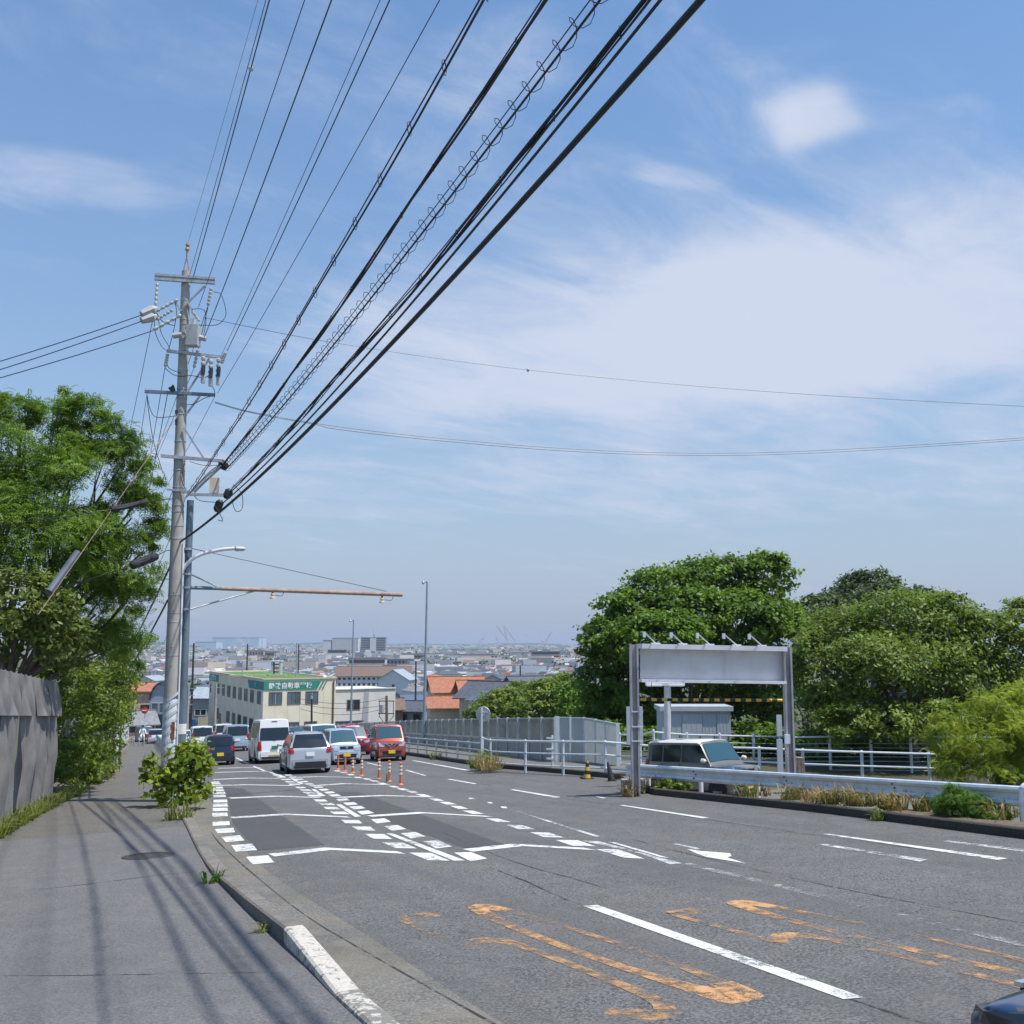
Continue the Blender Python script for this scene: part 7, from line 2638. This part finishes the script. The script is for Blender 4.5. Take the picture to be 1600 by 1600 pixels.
# mid-distance poles
for i, (x, yt, yb, Y, lb_) in enumerate(((303, 1005, 1150, 150, 'tall dark utility pole just right of the slim blue-grey pole'), (387, 1006, 1150, 210, 'dark utility pole rising behind the school roof'),
                                         (650, 1033, 1140, 185, 'slender utility pole left of the orange roofs'), (813, 1040, 1130, 210, 'dark utility pole before the long slate roof'), (467, 1007, 1100, 240, 'utility pole behind the green roof'),
                                         (295, 1070, 1150, 140, 'short service pole before the silver roofed shop'), (338, 1068, 1150, 135, 'service pole before the long side of the driving school'))):
    a = at(x, yt, Y)
    b = Vector((a.x, Y, tz(a.x, Y) - .5))
    o = thing('service_pole', b, lb_, 'utility pole')
    MB().tube([b, a], [.2, .13], 8).build('shaft', MATS['pole_concrete' if i > 4 else 'dark_metal'], o)
    for k, dz in enumerate((.5, 1.4, 2.6)):
        MB().bar(a + Vector((-1.0 + .2 * k, 0, -dz)), a + Vector((1.0 - .2 * k, 0, -dz)), .1, .1).build('crossarm', MATS['arm_steel'], o)
# transformer platform pole by the annex
tp = at(605, 1125, 118)
tp.z = tz(tp.x, 118)
tt = at(604, 1087, 118)
o = thing('platform_pole', tp, 'twin pole with a transformer platform right of the white annex', 'utility pole')
MB().tube([tp - Vector((0, 0, .5)), tt], [.2, .14], 8).build('shaft', MATS['tile_brown'], o)
for z in (.6, 2.0):
    MB().bar(tt + Vector((-.9, 0, -z)), tt + Vector((.9, 0, -z)), .1, .1).build('crossarm', MATS['dark_metal'], o)
for dx in (-.8, .8):
    MB().bar(tt + Vector((dx, 0, -2.4)), tt + Vector((dx, 0, -.6)), .07, .07, (0, 1, 0)).build('frame', MATS['dark_metal'], o)
    MB().bar(tt + Vector((dx, 0, -2.3)), tt + Vector((0, 0, -3.3)), .06, .06).build('strut', MATS['dark_metal'], o)
MB().cyl(tt + Vector((-.45, -.2, -1.9)), tt + Vector((-.45, -.2, -1.0)), .25, n=10).build('transformer', MATS['grey_box'], o)
for y0, y1, sg_ in ((1092, 1090, .6), (1100, 1101, .5), (1108, 1106, .7)):
    a, b = at(470, y0, 122), at(605, y1, 118)
    g = [a.lerp(b, t) - Vector((0, 0, 4 * sg_ * t * (1 - t))) for t in [k / 12 for k in range(13)]]
    cable(g, .025, 'dark service line strung in front of the annex wall', group='service lines at the annex')
sp0 = at(487, 1140, 122); sp0.z = tz(sp0.x, 122)
o = thing('service_pole', sp0, 'short dark service pole before the front windows of the driving school', 'utility pole')
MB().tube([sp0, at(487, 1092, 122)], [.14, .11], 8).build('shaft', MATS['dark_metal'], o)
MB().lathe([(0, 0), (.16, 0), (.16, .3), (0, .34)], at(487, 1092, 122), (0, 0, 1), 8).build('cap', MATS['galvanised'], o)
# side-street sign
sgp = at(226, 1110, 118)
o = thing('traffic_sign', Vector((sgp.x, 118, tz(sgp.x, 118))), 'round red and white sign by the side street', 'sign')
MB().cyl(Vector((sgp.x, 118.1, tz(sgp.x, 118))), sgp + Vector((0, .1, .3)), .05, n=8).build('post', MATS['rail_white'], o)
MB().lathe([(0, 0), (.38, 0), (.38, .04), (0, .04)], sgp, (0, -1, 0), 18).build('disc', MATS['sign_red'], o)
MB().box(sgp + Vector((0, -.06, 0)), (.5, .03, .12)).build('bar', MATS['sign_white'], o)

# ------------------------------------------------------------------ haze over the plain
hzm = bpy.data.materials.new('haze_air')
hzm.use_nodes = True
hzm.node_tree.nodes.clear()
th = NT(hzm.node_tree)
vol = th.n('ShaderNodeVolumePrincipled')
vol.inputs['Color'].default_value = (.74, .84, 1.0, 1)
vol.inputs['Density'].default_value = 1.0e-4
vol.inputs['Anisotropy'].default_value = .2
ou = th.n('ShaderNodeOutputMaterial')
th.put(ou.inputs['Volume'], vol.outputs[0])
hb_ = MB().box((0, 6300, 10), (24000, 13400, 96)).build('haze', hzm)
tag(hb_, 'pale blue summer haze over the plain', 'haze', kind='stuff')
